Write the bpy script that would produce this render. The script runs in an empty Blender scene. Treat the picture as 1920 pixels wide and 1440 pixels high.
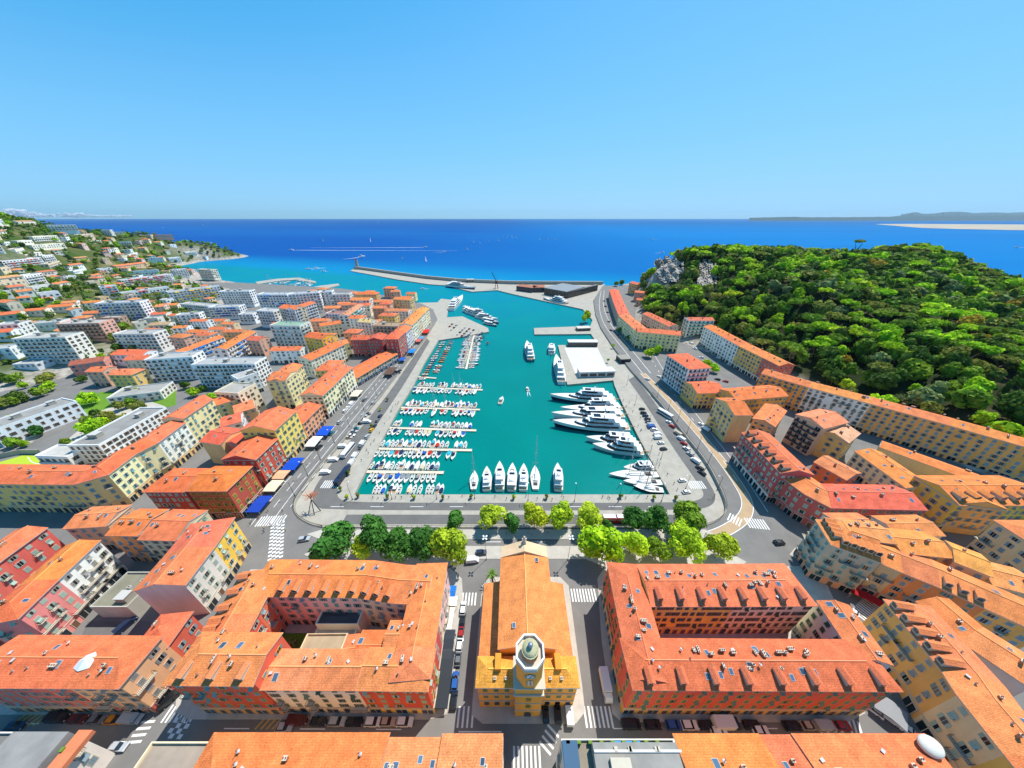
import bpy, math, random
import numpy as np
from mathutils import Vector
from mathutils.geometry import tessellate_polygon
R = random.Random(7)
rad = math.radians
sc = bpy.context.scene
# ------------------------------------------------------------------ camera, sky, sun, exposure
H = 116.0; F = 567.0; PITCH = math.atan(312/567.0); CX, CY = 960.0, 720.0
cam_d = bpy.data.cameras.new('camera'); cam = bpy.data.objects.new('camera', cam_d)
sc.collection.objects.link(cam); sc.camera = cam
cam.location = (0, 0, H); cam.rotation_euler = (math.pi/2-PITCH, 0, 0)
cam_d.sensor_width = 36; cam_d.lens = 36*F/1920; cam_d.clip_start = 1; cam_d.clip_end = 200000
SUN_EL, SUN_AZ = 60.0, 44.0          # azimuth measured from +Y (straight ahead) towards +X (right)
wd = bpy.data.worlds.new('World'); sc.world = wd; wd.use_nodes = True
nt = wd.node_tree; bg = nt.nodes['Background']
sky = nt.nodes.new('ShaderNodeTexSky'); sky.sky_type = 'NISHITA'; sky.sun_disc = False
sky.sun_elevation = rad(SUN_EL); sky.sun_rotation = rad(SUN_AZ)
sky.altitude = 100; sky.air_density = 1.0; sky.dust_density = 0.35; sky.ozone_density = 2.2
v1 = nt.nodes.new('ShaderNodeVectorMath'); v1.operation = 'SCALE'; v1.inputs['Scale'].default_value = .1
v2 = nt.nodes.new('ShaderNodeVectorMath'); v2.operation = 'SCALE'; v2.inputs['Scale'].default_value = 10
rc = nt.nodes.new('ShaderNodeRGBCurve')          # film response for the sky: deep polarised azure, no burnt horizon
for ci, pts in enumerate([[(.16, .035), (.2235, .074), (.347, .112), (.6, .155), (1, .18)], [(.297, .222), (.391, .268), (.543, .305), (.85, .338), (1, .35)], [(.4, .37), (.552, .46), (.8, .485), (1, .49)]]):
    cu = rc.mapping.curves[ci]; cu.points[1].location = pts[-1]
    for p in pts[:-1]: cu.points.new(*p)
rc.mapping.update()
nt.links.new(sky.outputs[0], v1.inputs[0]); nt.links.new(v1.outputs[0], rc.inputs['Color']); nt.links.new(rc.outputs[0], v2.inputs[0]); nt.links.new(v2.outputs[0], bg.inputs[0])
bg.inputs[1].default_value = 0.13
sl = bpy.data.lights.new('sun', 'SUN'); sun = bpy.data.objects.new('sun', sl); sc.collection.objects.link(sun)
sl.energy = 3.6; sl.angle = rad(0.53); sl.color = (1.0, 0.955, 0.88)
sd = Vector((math.cos(rad(SUN_EL))*math.sin(rad(SUN_AZ)), math.cos(rad(SUN_EL))*math.cos(rad(SUN_AZ)), math.sin(rad(SUN_EL))))
sun.rotation_euler = sd.to_track_quat('Z', 'Y').to_euler(); sun.location = (0, 0, 400)
vs = sc.view_settings; vs.view_transform = 'Standard'; vs.look = 'None'; vs.exposure = 0.72; vs.gamma = 1.0; vs.use_curve_mapping = False
sc.cycles.max_bounces = 6; sc.cycles.diffuse_bounces = 4; sc.cycles.glossy_bounces = 2; sc.cycles.transmission_bounces = 2
sc.cycles.use_denoising = True
COL = sc.collection

# ------------------------------------------------------------------ pixel helpers
cp, sp_ = math.cos(PITCH), math.sin(PITCH)
def ray(px, py):
    u = (px-CX)/F; v = (py-CY)/F
    return (u, cp-v*sp_, -sp_-v*cp)
def G(px, py, z=0.0):
    d = ray(px, py); t = (z-H)/d[2]
    return (d[0]*t, d[1]*t)
def AT(px, py, D):
    d = ray(px, py); t = D/d[1]
    return (d[0]*t, D, H+d[2]*t)
def cdist(x, y, z=0): return math.sqrt(x*x+y*y+(z-H)**2)
def C(h, k=1.0):
    h = h.lstrip('#'); o = []
    for i in (0, 2, 4):
        c = int(h[i:i+2], 16)/255
        o.append((c/12.92 if c <= .04045 else ((c+.055)/1.055)**2.4)*k)
    return tuple(o)+(1.0,)

def WC(h):
    c = C(h); return tuple(min(.93, v*1.13+.035) for v in c[:3])+(1,)
def RC(h, k=1.0):
    c = C(h); return (min(.95, c[0]*1.06*k), (c[1]*1.1+.045)*k, (c[2]*.8+.05)*k, 1)
# ------------------------------------------------------------------ mesh builder
class MB:
    def __init__(s): s.v = []; s.f = []; s.m = []; s.u = []
    def face(s, pts, mi=0, uv=None):
        n = len(s.v); s.v.extend(pts); s.f.append(tuple(range(n, n+len(pts)))); s.m.append(mi)
        s.u.extend(uv if uv else [(p[0], p[1]) for p in pts])
    def box(s, c, size, mi=0, rot=0.0, top=1.0, bottom=True):
        cx, cy, cz = c; sx, sy, sz = size[0]/2, size[1]/2, size[2]
        cr, sr = math.cos(rot), math.sin(rot)
        def P(x, y, z): return (cx+x*cr-y*sr, cy+x*sr+y*cr, z)
        lo = [P(-sx, -sy, cz), P(sx, -sy, cz), P(sx, sy, cz), P(-sx, sy, cz)]
        t = top
        hi = [P(-sx*t, -sy*t, cz+sz), P(sx*t, -sy*t, cz+sz), P(sx*t, sy*t, cz+sz), P(-sx*t, sy*t, cz+sz)]
        for i in range(4):
            j = (i+1) % 4; s.face([lo[i], lo[j], hi[j], hi[i]], mi)
        s.face(hi, mi)
        if bottom: s.face(lo[::-1], mi)
    def prism(s, poly, z0, z1, mi=0, cap=True, base=False, mtop=None):
        n = len(poly)
        for i in range(n):
            a, b = poly[i], poly[(i+1) % n]
            L = math.hypot(b[0]-a[0], b[1]-a[1])
            s.face([(a[0], a[1], z0), (b[0], b[1], z0), (b[0], b[1], z1), (a[0], a[1], z1)], mi, [(0, 0), (L, 0), (L, z1-z0), (0, z1-z0)])
        if cap: s.face([(p[0], p[1], z1) for p in poly], mi if mtop is None else mtop)
        if base: s.face([(p[0], p[1], z0) for p in poly][::-1], mi)
    def cyl(s, c, r, h, n=8, mi=0, r2=None, cap=True):
        r2 = r if r2 is None else r2
        lo = [(c[0]+r*math.cos(2*math.pi*i/n), c[1]+r*math.sin(2*math.pi*i/n), c[2]) for i in range(n)]
        hi = [(c[0]+r2*math.cos(2*math.pi*i/n), c[1]+r2*math.sin(2*math.pi*i/n), c[2]+h) for i in range(n)]
        for i in range(n):
            j = (i+1) % n; s.face([lo[i], lo[j], hi[j], hi[i]], mi)
        if cap: s.face(hi, mi)
    def tube(s, a, b, r, n=5, mi=0, r2=None):
        a, b = Vector(a), Vector(b); d = (b-a).normalized(); r2 = r if r2 is None else r2
        x = d.orthogonal().normalized(); y = d.cross(x)
        A = [tuple(a+(x*math.cos(2*math.pi*i/n)+y*math.sin(2*math.pi*i/n))*r) for i in range(n)]
        B = [tuple(b+(x*math.cos(2*math.pi*i/n)+y*math.sin(2*math.pi*i/n))*r2) for i in range(n)]
        for i in range(n):
            j = (i+1) % n; s.face([A[i], A[j], B[j], B[i]], mi)
        s.face(A[::-1], mi); s.face(B, mi)
    def sphere(s, c, r, n=10, k=6, mi=0, sz=1.0, z0=-1.0):
        rings = []
        for j in range(k+1):
            t = -math.pi/2+math.pi*j/k
            rings.append([(c[0]+r*math.cos(t)*math.cos(2*math.pi*i/n), c[1]+r*math.cos(t)*math.sin(2*math.pi*i/n), c[2]+r*sz*max(math.sin(t), z0)) for i in range(n)])
        for j in range(k):
            for i in range(n):
                i2 = (i+1) % n; s.face([rings[j][i], rings[j][i2], rings[j+1][i2], rings[j+1][i]], mi)
    def poly(s, pts, z, mi=0):          # concave polygon cap, pts are 2D, z number or function
        zf = z if callable(z) else (lambda x, y: z)
        vv = [Vector((p[0], p[1], 0)) for p in pts]
        for t in tessellate_polygon([vv]):
            tri = [pts[i] for i in t]
            ar = (tri[1][0]-tri[0][0])*(tri[2][1]-tri[0][1])-(tri[2][0]-tri[0][0])*(tri[1][1]-tri[0][1])
            if ar < 0: tri = tri[::-1]
            s.face([(p[0], p[1], zf(p[0], p[1])) for p in tri], mi)
    def mesh(s, name, mats, smooth=False):
        me = bpy.data.meshes.new(name); me.from_pydata(s.v, [], s.f)
        for m in mats: me.materials.append(m)
        me.polygons.foreach_set('material_index', s.m)
        uv = me.uv_layers.new(name='uv'); uv.data.foreach_set('uv', np.array(s.u, dtype=np.float32).ravel())
        if smooth: me.polygons.foreach_set('use_smooth', [True]*len(s.f))
        me.update(); return me
    def obj(s, name, mats, parent=None, color=None, smooth=False, loc=(0, 0, 0)):
        return OB(name, s.mesh(name, mats, smooth), parent, loc, 0, color)

def OB(name, me, parent=None, loc=(0, 0, 0), rz=0.0, color=None, scale=None):
    o = bpy.data.objects.new(name, me); COL.objects.link(o)
    if parent is not None: o.parent = parent
    o.location = loc
    if rz: o.rotation_euler = (0, 0, rz)
    if scale: o.scale = scale
    if color: o.color = color
    return o
def TH(name, label, cat, loc=(0, 0, 0), rz=0.0, group=None):
    o = OB(name, None, None, loc, rz); o.empty_display_size = .5
    o['label'] = label; o['category'] = cat
    if group: o['group'] = group
    return o
def tag(o, label, cat, group=None, kind=None):
    o['label'] = label; o['category'] = cat
    if group: o['group'] = group
    if kind: o['kind'] = kind
    return o
def ST(o): o['kind'] = 'structure'; return o
ORD = ['zeroth', 'first', 'second', 'third', 'fourth', 'fifth', 'sixth', 'seventh', 'eighth', 'ninth', 'tenth', 'eleventh', 'twelfth', 'thirteenth', 'fourteenth', 'fifteenth', 'sixteenth', 'seventeenth', 'eighteenth', 'nineteenth', 'twentieth', 'twenty-first', 'twenty-second', 'twenty-third', 'twenty-fourth', 'twenty-fifth', 'twenty-sixth']

# ------------------------------------------------------------------ materials
MT = {}
def mat(name, col=None, rough=.8, spec=.3, metal=0.0, objcol=False, noise=0.0, nscale=1.0, bump=0.0, bscale=8.0, coords='Object', emit=None, streak=False, rand=0.0):
    if name in MT: return MT[name]
    m = bpy.data.materials.new(name); m.use_nodes = True; t = m.node_tree; b = t.nodes['Principled BSDF']
    L = t.links.new; N = t.nodes.new
    b.inputs['Roughness'].default_value = rough; b.inputs['Specular IOR Level'].default_value = spec; b.inputs['Metallic'].default_value = metal
    src = None
    if objcol:
        oi = N('ShaderNodeObjectInfo'); src = oi.outputs['Color']
    else: b.inputs['Base Color'].default_value = col if len(col) == 4 else tuple(col)+(1,)
    if noise or bump:
        if coords == 'World': tc = N('ShaderNodeNewGeometry'); cs = tc.outputs['Position']
        else: tc = N('ShaderNodeTexCoord'); cs = tc.outputs[coords]
    if noise:
        nz = N('ShaderNodeTexNoise'); nz.inputs['Scale'].default_value = nscale; nz.inputs['Detail'].default_value = 6; nz.inputs['Roughness'].default_value = .65
        if streak:
            mp = N('ShaderNodeMapping'); mp.inputs['Scale'].default_value = (1, 1, .25); L(cs, mp.inputs[0]); L(mp.outputs[0], nz.inputs['Vector'])
        else: L(cs, nz.inputs['Vector'])
        mr = N('ShaderNodeMapRange'); mr.inputs[1].default_value = .3; mr.inputs[2].default_value = .7; mr.inputs[3].default_value = 1-noise; mr.inputs[4].default_value = 1+noise*.6
        L(nz.outputs[0], mr.inputs[0])
        mx = N('ShaderNodeMix'); mx.data_type = 'RGBA'; mx.blend_type = 'MULTIPLY'; mx.inputs[0].default_value = 1
        if src: L(src, mx.inputs[6])
        else: mx.inputs[6].default_value = b.inputs['Base Color'].default_value
        L(mr.outputs[0], mx.inputs[7]); src = mx.outputs[2]
    if rand:
        oi = N('ShaderNodeObjectInfo'); mr = N('ShaderNodeMapRange'); mr.inputs[3].default_value = 1-rand; mr.inputs[4].default_value = 1+rand
        L(oi.outputs['Random'], mr.inputs[0]); mx = N('ShaderNodeMix'); mx.data_type = 'RGBA'; mx.blend_type = 'MULTIPLY'; mx.inputs[0].default_value = 1
        if src: L(src, mx.inputs[6])
        else: mx.inputs[6].default_value = b.inputs['Base Color'].default_value
        L(mr.outputs[0], mx.inputs[7]); src = mx.outputs[2]
    if src: L(src, b.inputs['Base Color'])
    if bump:
        bn = N('ShaderNodeTexNoise'); bn.inputs['Scale'].default_value = bscale; L(cs, bn.inputs['Vector'])
        bp = N('ShaderNodeBump'); bp.inputs['Strength'].default_value = bump; bp.inputs['Distance'].default_value = .1; L(bn.outputs[0], bp.inputs['Height']); L(bp.outputs[0], b.inputs['Normal'])
    MT[name] = m; return m
M_wall = mat('wall_render', rough=.9, spec=.15, objcol=True, noise=.13, nscale=.35, streak=True)
M_trim = mat('trim_stone', C('d8cdb8', .8), rough=.85, noise=.08, nscale=.6)
M_white = mat('white_paint', C('f0efec', .82), rough=.6)
M_gutter = mat('gutter_zinc', C('d9d6d0', .7), rough=.6)
M_glass = mat('window_glass', C('27323c', .6), rough=.12, spec=.6, rand=.5)
M_pane = mat('skylight_glass', C('56718a', .7), rough=.1, spec=.7, rand=.5)
M_obj = mat('painted', rough=.6, spec=.3, objcol=True)
M_car = mat('car_paint', rough=.25, spec=.5, objcol=True)
M_gloss = mat('gel_coat', rough=.3, spec=.4, objcol=True)
M_dark = mat('dark_metal', C('2a2b2e'), rough=.5)
M_tyre = mat('tyre_rubber', C('1c1c1c'), rough=.9)
M_conc = mat('concrete', C('bdb6a8', .75), rough=.9, noise=.16, nscale=.25, coords='World')
M_asph = mat('asphalt', C('8a8783', .74), rough=.92, noise=.16, nscale=.12, coords='World', bump=.15, bscale=3)
M_asph2 = mat('asphalt_dark', C('7a7875', .74), rough=.92, noise=.16, nscale=.15, coords='World')
M_pave = mat('paving', C('cfc8bc', .74), rough=.9, noise=.14, nscale=.4, coords='World')
M_stone = mat('quay_stone', C('cdbfae', .72), rough=.9, noise=.16, nscale=.6, coords='World')
M_mark = mat('road_paint', C('eeeeea', .85), rough=.8, noise=.12, nscale=1.2, coords='World')
M_markY = mat('road_paint_yellow', C('e2b53c', .8), rough=.8)
M_flat = mat('flat_roof_gravel', C('bdb9b2', .75), rough=.95, noise=.22, nscale=.22, coords='World', objcol=True)
M_canvas = mat('canvas', rough=.85, spec=.1, objcol=True)
M_brick = mat('chimney_render', C('c98f6a', .75), rough=.9, rand=.3)
SH = {'green': C('6f8a76', .8), 'bluegrey': C('8fa3a8', .85), 'teal': C('6fa3a6', .85), 'dgreen': C('3f6650', .8), 'grey': C('9a9a94', .8), 'brown': C('7d5b43', .8), 'white': C('e2e2dd', .8), 'blue': C('5f8bab', .85), 'olive': C('8d8a3c', .8), 'mint': C('a9bfae', .85)}
for k, c in SH.items(): mat('shutter_'+k, c, rough=.7, rand=.15)
def roof_material():
    m = bpy.data.materials.new('roof_tiles'); m.use_nodes = True; t = m.node_tree; b = t.nodes['Principled BSDF']; L = t.links.new; N = t.nodes.new
    b.inputs['Roughness'].default_value = .85; b.inputs['Specular IOR Level'].default_value = .2
    oi = N('ShaderNodeObjectInfo'); uv = N('ShaderNodeUVMap'); uv.uv_map = 'uv'
    n1 = N('ShaderNodeTexNoise'); n1.inputs['Scale'].default_value = .35; n1.inputs['Detail'].default_value = 5; L(uv.outputs[0], n1.inputs['Vector'])
    n2 = N('ShaderNodeTexNoise'); n2.inputs['Scale'].default_value = 3.2; n2.inputs['Detail'].default_value = 3; L(uv.outputs[0], n2.inputs['Vector'])
    a = N('ShaderNodeMapRange'); a.inputs[1].default_value = .3; a.inputs[2].default_value = .7; a.inputs[3].default_value = .74; a.inputs[4].default_value = 1.16; L(n1.outputs[0], a.inputs[0])
    c = N('ShaderNodeMapRange'); c.inputs[1].default_value = .3; c.inputs[2].default_value = .72; c.inputs[3].default_value = .72; c.inputs[4].default_value = 1.2; L(n2.outputs[0], c.inputs[0])
    mu = N('ShaderNodeMath'); mu.operation = 'MULTIPLY'; L(a.outputs[0], mu.inputs[0]); L(c.outputs[0], mu.inputs[1])
    # rows of tiles across the slope
    br = N('ShaderNodeTexBrick'); br.inputs['Scale'].default_value = 1.0; br.inputs['Brick Width'].default_value = .30; br.inputs['Row Height'].default_value = .42; br.inputs['Mortar Size'].default_value = .03
    br.inputs['Color1'].default_value = (1, 1, 1, 1); br.inputs['Color2'].default_value = (.78, .78, .78, 1); br.inputs['Mortar'].default_value = (.55, .5, .5, 1); L(uv.outputs[0], br.inputs['Vector'])
    m1 = N('ShaderNodeMix'); m1.data_type = 'RGBA'; m1.blend_type = 'MULTIPLY'; m1.inputs[0].default_value = 1; L(oi.outputs['Color'], m1.inputs[6]); L(mu.outputs[0], m1.inputs[7])
    m2 = N('ShaderNodeMix'); m2.data_type = 'RGBA'; m2.blend_type = 'MULTIPLY'; m2.inputs[0].default_value = .8; L(m1.outputs[2], m2.inputs[6]); L(br.outputs['Color'], m2.inputs[7])
    # weathered grey-brown patches
    n3 = N('ShaderNodeTexNoise'); n3.inputs['Scale'].default_value = 1.1; n3.inputs['Detail'].default_value = 8; n3.inputs['Roughness'].default_value = .75; L(uv.outputs[0], n3.inputs['Vector'])
    q = N('ShaderNodeMapRange'); q.inputs[1].default_value = .56; q.inputs[2].default_value = .72; q.inputs[3].default_value = 0; q.inputs[4].default_value = .6; L(n3.outputs[0], q.inputs[0])
    m3 = N('ShaderNodeMix'); m3.data_type = 'RGBA'; L(q.outputs[0], m3.inputs[0]); L(m2.outputs[2], m3.inputs[6]); m3.inputs[7].default_value = C('a06a52', .8)
    L(m3.outputs[2], b.inputs['Base Color'])
    wv = N('ShaderNodeTexWave'); wv.inputs['Scale'].default_value = 1.05; wv.bands_direction = 'X'; L(uv.outputs[0], wv.inputs['Vector'])
    bp = N('ShaderNodeBump'); bp.inputs['Strength'].default_value = .35; bp.inputs['Distance'].default_value = .06; L(wv.outputs[0], bp.inputs['Height']); L(bp.outputs[0], b.inputs['Normal'])
    return m
M_roof = roof_material()

# ------------------------------------------------------------------ terrain of the two hills (thin-plate surface through surveyed points)
class TPS:
    def __init__(s, pts, lam=60.0):
        P = np.array(pts, float); s.p = P[:, :2]/100.0; n = len(P)
        K = s.k(s.p, s.p)+np.eye(n)*lam/1000; Q = np.c_[np.ones(n), s.p]
        A = np.zeros((n+3, n+3)); A[:n, :n] = K; A[:n, n:] = Q; A[n:, :n] = Q.T
        s.w = np.linalg.solve(A, np.r_[P[:, 2], 0, 0, 0])
    def k(s, a, b):
        d2 = ((a[:, None, :]-b[None, :, :])**2).sum(-1); return np.where(d2 > 1e-12, .5*d2*np.log(d2+1e-12), 0)
    def __call__(s, x, y):
        q = np.c_[np.ravel(x), np.ravel(y)]/100.0
        return s.k(q, s.p) @ s.w[:-3]+s.w[-3]+q @ s.w[-2:]
SEA = -3.2
lp = [AT(-150, 388, 640), AT(0, 404, 740), AT(60, 416, 800), AT(100, 429, 850), AT(160, 435, 900), AT(230, 438, 950), AT(300, 442, 1000), AT(350, 449, 1030), AT(400, 465, 1060), AT(435, 476, 1090), AT(450, 483, 1100)]
lp += [(x-200, y+130, z*.35-12) for x, y, z in lp[1:]]+[(lp[-1][0]+120, 1150, -25), (lp[-1][0]+60, 1240, -20), (lp[-1][0]-60, 1240, -20)]
for px, py, z in [(452, 483, -3), (420, 487, -3.2), (380, 490, -3.2), (345, 497, -3.2), (312, 503, -3.2), (357, 508, -3.2), (405, 523, -3.2), (440, 531, -3.2), (470, 526, -4),
                  (350, 488, 6), (400, 479, 10), (300, 492, 12), (480, 600, -2), (400, 640, -2), (300, 700, -2), (150, 740, -2), (0, 780, -2), (-200, 800, -2), (560, 560, -3), (460, 560, -2), (600, 640, -3),
                  (250, 620, 7), (0, 680, 8), (120, 660, 6), (0, 600, 18), (150, 590, 14), (300, 560, 7), (200, 540, 18), (400, 545, 2), (0, 520, 38), (100, 500, 40), (200, 490, 38), (280, 480, 28), (0, 460, 78), (100, 455, 74), (200, 458, 56), (330, 470, 26), (-150, 600, 30), (-150, 480, 75), (-200, 700, 14)]:
    lp.append(G(px, py, z)+(z,))
TL = TPS(lp)
rp = []
for px, py, D in [(1222, 500, 520), (1250, 478, 505), (1290, 468, 500), (1400, 466, 500), (1500, 469, 500), (1600, 472, 505), (1700, 478, 510), (1770, 493, 480), (1850, 513, 420), (1920, 536, 370), (2000, 560, 340)]:
    x, y, z = AT(px, py, D); rp.append((x, y, z-(12 if px < 1550 else 15)))
rp += [(x*1.05, y+150, -8) for x, y, z in rp]
for px, py, z in [(1210, 560, 2), (1196, 600, 1), (1196, 545, 3), (1180, 530, 1), (1255, 590, 10), (1290, 630, 4), (1340, 628, 7), (1480, 690, 8), (1600, 722, 11), (1700, 757, 13), (1800, 792, 14), (1920, 830, 15), (2050, 870, 16),
                  (1300, 570, 24), (1275, 530, 38), (1330, 520, 46), (1400, 580, 30), (1400, 630, 13), (1500, 560, 44), (1500, 620, 21), (1500, 660, 12), (1500, 500, 62), (1600, 560, 46), (1600, 640, 26), (1600, 690, 15), (1700, 560, 42), (1700, 620, 32), (1700, 690, 21), (1700, 510, 56), (1900, 600, 36), (1900, 700, 27), (1900, 770, 19), (1900, 548, 46), (1800, 620, 34), (1800, 720, 23), (2050, 650, 34), (2050, 750, 24), (1450, 720, -3), (1600, 790, -3), (1900, 900, -3), (1180, 650, -3), (1240, 640, -3)]:
    rp.append(G(px, py, z)+(z,))
TR = TPS(rp)
def zl(x, y):
    return float(TL([x], [y])[0])
def TG(px, py):          # point of the left hillside (or flat town) seen at a pixel
    d = ray(px, py); lo = 60.0; t = 60.0
    while t < 2200:
        x, y, z = d[0]*t, d[1]*t, H+d[2]*t
        if z <= max(0.0, zl(x, y)): break
        lo = t; t += 12
    hi = t
    for _ in range(8):
        m = (lo+hi)/2; x, y, z = d[0]*m, d[1]*m, H+d[2]*m
        if z <= max(0.0, zl(x, y)): hi = m
        else: lo = m
    if t >= 2200: return TG(px, py+3)
    x, y = d[0]*hi, d[1]*hi
    return (x, y, max(0.0, zl(x, y)))
def grid_terrain(name, fn, x0, x1, y0, y1, st, m, clip=-9.0):
    xs = np.arange(x0, x1+.1, st); ys = np.arange(y0, y1+.1, st); X, Y = np.meshgrid(xs, ys)
    Z = np.maximum(fn(X, Y).reshape(X.shape), clip)
    rs = np.random.RandomState(3); Z = Z+np.where(Z > 3, rs.uniform(-.6, .6, Z.shape), 0)
    nx, ny = len(xs), len(ys); v = np.c_[X.ravel(), Y.ravel(), Z.ravel()]
    i = np.arange(nx*ny).reshape(ny, nx); q = np.c_[i[:-1, :-1].ravel(), i[:-1, 1:].ravel(), i[1:, 1:].ravel(), i[1:, :-1].ravel()]
    q = q[(v[q][:, :, 2].max(1) > SEA-1.5)]
    me = bpy.data.meshes.new(name); me.from_pydata(v.tolist(), [], q.tolist()); me.materials.append(m); me.polygons.foreach_set('use_smooth', [True]*len(q)); me.update()
    return OB(name, me)
def ground_material(nm, c0, c1, c2_):
    m = bpy.data.materials.new(nm); m.use_nodes = True; t = m.node_tree; b = t.nodes['Principled BSDF']; L = t.links.new; N = t.nodes.new
    b.inputs['Roughness'].default_value = .95; b.inputs['Specular IOR Level'].default_value = .1
    g = N('ShaderNodeNewGeometry'); n = N('ShaderNodeTexNoise'); n.inputs['Scale'].default_value = .03; n.inputs['Detail'].default_value = 8; L(g.outputs['Position'], n.inputs['Vector'])
    cr = N('ShaderNodeValToRGB'); e = cr.color_ramp.elements; e[0].position = .36; e[0].color = C(c0, .6); e[1].position = .74; e[1].color = C(c2_, .65)
    x = e.new(.52); x.color = C(c1, .6)
    L(n.outputs[0], cr.inputs[0])
    sx = N('ShaderNodeSeparateXYZ'); L(g.outputs['Normal'], sx.inputs[0])
    mr = N('ShaderNodeMapRange'); mr.inputs[1].default_value = .62; mr.inputs[2].default_value = .8; mr.inputs[3].default_value = 1; mr.inputs[4].default_value = 0; L(sx.outputs[2], mr.inputs[0])
    n2 = N('ShaderNodeTexNoise'); n2.inputs['Scale'].default_value = .25; n2.inputs['Detail'].default_value = 8; L(g.outputs['Position'], n2.inputs['Vector'])
    c2 = N('ShaderNodeValToRGB'); e = c2.color_ramp.elements; e[0].position = .3; e[0].color = C('8d8478', .7); e[1].position = .75; e[1].color = C('d8d0c4', .75); L(n2.outputs[0], c2.inputs[0])
    sp = N('ShaderNodeSeparateXYZ'); L(g.outputs['Position'], sp.inputs[0])
    sh = N('ShaderNodeMapRange'); sh.inputs[1].default_value = 1; sh.inputs[2].default_value = 7; sh.inputs[3].default_value = 1; sh.inputs[4].default_value = 0; L(sp.outputs[2], sh.inputs[0])
    mx = N('ShaderNodeMath'); mx.operation = 'MAXIMUM'; L(mr.outputs[0], mx.inputs[0]); L(sh.outputs[0], mx.inputs[1])
    mix = N('ShaderNodeMix'); mix.data_type = 'RGBA'; L(mx.outputs[0], mix.inputs[0]); L(cr.outputs[0], mix.inputs[6]); L(c2.outputs[0], mix.inputs[7]); L(mix.outputs[2], b.inputs['Base Color'])
    return m
M_hill = ground_material('hill_ground', '4d6a2c', '667240', 'a39670'); M_forest = ground_material('forest_floor', '2c3a1c', '3a4424', '6a6044')
ST(grid_terrain('hillside', TL, -1750, -250, 180, 1300, 10, M_hill))
ST(grid_terrain('castle_hill', TR, 150, 900, 90, 760, 8, M_forest))

# ------------------------------------------------------------------ sea
def water_material():
    m = bpy.data.materials.new('water'); m.use_nodes = True; t = m.node_tree; b = t.nodes['Principled BSDF']; L = t.links.new; N = t.nodes.new
    b.inputs['Roughness'].default_value = 1.0; b.inputs['Specular IOR Level'].default_value = 0.0
    g = N('ShaderNodeNewGeometry'); s = N('ShaderNodeSeparateXYZ'); L(g.outputs['Position'], s.inputs[0])
    def math_(op, a, bb):
        q = N('ShaderNodeMath'); q.operation = op
        for i, w in enumerate((a, bb)):
            if hasattr(w, 'links'): L(w, q.inputs[i])
            else: q.inputs[i].default_value = w
        return q.outputs[0]
    def rng(v, a, bb, c=0.0, d=1.0, smooth=True):
        q = N('ShaderNodeMapRange'); q.interpolation_type = 'SMOOTHSTEP' if smooth else 'LINEAR'
        q.inputs[1].default_value = a; q.inputs[2].default_value = bb; q.inputs[3].default_value = c; q.inputs[4].default_value = d; L(v, q.inputs[0]); return q.outputs[0]
    def mixc(f, a, bb):
        q = N('ShaderNodeMix'); q.data_type = 'RGBA'; L(f, q.inputs[0])
        for i, w in ((6, a), (7, bb)):
            if hasattr(w, 'links'): L(w, q.inputs[i])
            else: q.inputs[i].default_value = w
        return q.outputs[2]
    n0 = N('ShaderNodeTexNoise'); n0.inputs['Scale'].default_value = .004; n0.inputs['Detail'].default_value = 4; L(g.outputs['Position'], n0.inputs['Vector'])
    f = math_('ADD', math_('ADD', s.outputs[1], math_('MULTIPLY', s.outputs[0], .33)), math_('MULTIPLY', n0.outputs[0], 90.0))
    harbour = mixc(rng(s.outputs[1], 150, 620), C('007f78', .8), C('0088a0', .8))
    n1 = N('ShaderNodeTexNoise'); n1.inputs['Scale'].default_value = .02; n1.inputs['Detail'].default_value = 5; L(g.outputs['Position'], n1.inputs['Vector'])
    harbour = mixc(rng(n1.outputs[0], .35, .75, 0, .35), harbour, C('00958a', .8))
    open_ = mixc(rng(s.outputs[0], -900, 1400), C('0052a0', .8), C('0078bc', .8))
    mp = N('ShaderNodeMapping'); mp.inputs['Scale'].default_value = (.00035, .0016, 1); L(g.outputs['Position'], mp.inputs[0])
    n2 = N('ShaderNodeTexNoise'); n2.inputs['Scale'].default_value = 1; n2.inputs['Detail'].default_value = 5; L(mp.outputs[0], n2.inputs['Vector'])
    open_ = mixc(rng(n2.outputs[0], .42, .66, 0, .45), open_, C('006aae', .8))
    open_ = mixc(rng(s.outputs[1], 2500, 9000, 0, .55), open_, C('00508e', .8))
    near = mixc(rng(f, 690, 980), C('0088b8', .8), open_)
    col = mixc(rng(f, 640, 735), harbour, near)
    L(col, b.inputs['Base Color'])
    w1 = N('ShaderNodeTexNoise'); w1.inputs['Scale'].default_value = .35; w1.inputs['Detail'].default_value = 6; w1.inputs['Roughness'].default_value = .6; L(g.outputs['Position'], w1.inputs['Vector'])
    bp = N('ShaderNodeBump'); bp.inputs['Strength'].default_value = .32; bp.inputs['Distance'].default_value = .5; L(w1.outputs[0], bp.inputs['Height']); L(bp.outputs[0], b.inputs['Normal'])
    gl = N('ShaderNodeBsdfGlossy'); gl.inputs['Roughness'].default_value = .16; L(bp.outputs[0], gl.inputs['Normal'])
    fr = N('ShaderNodeFresnel'); fr.inputs['IOR'].default_value = 1.33; L(bp.outputs[0], fr.inputs['Normal'])
    mn = N('ShaderNodeMath'); mn.operation = 'MINIMUM'; mn.inputs[1].default_value = .06; L(fr.outputs[0], mn.inputs[0])
    ms = N('ShaderNodeMixShader'); L(mn.outputs[0], ms.inputs[0]); L(b.outputs[0], ms.inputs[1]); L(gl.outputs[0], ms.inputs[2]); L(ms.outputs[0], t.nodes['Material Output'].inputs[0])
    return m
M_water = water_material()
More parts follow.
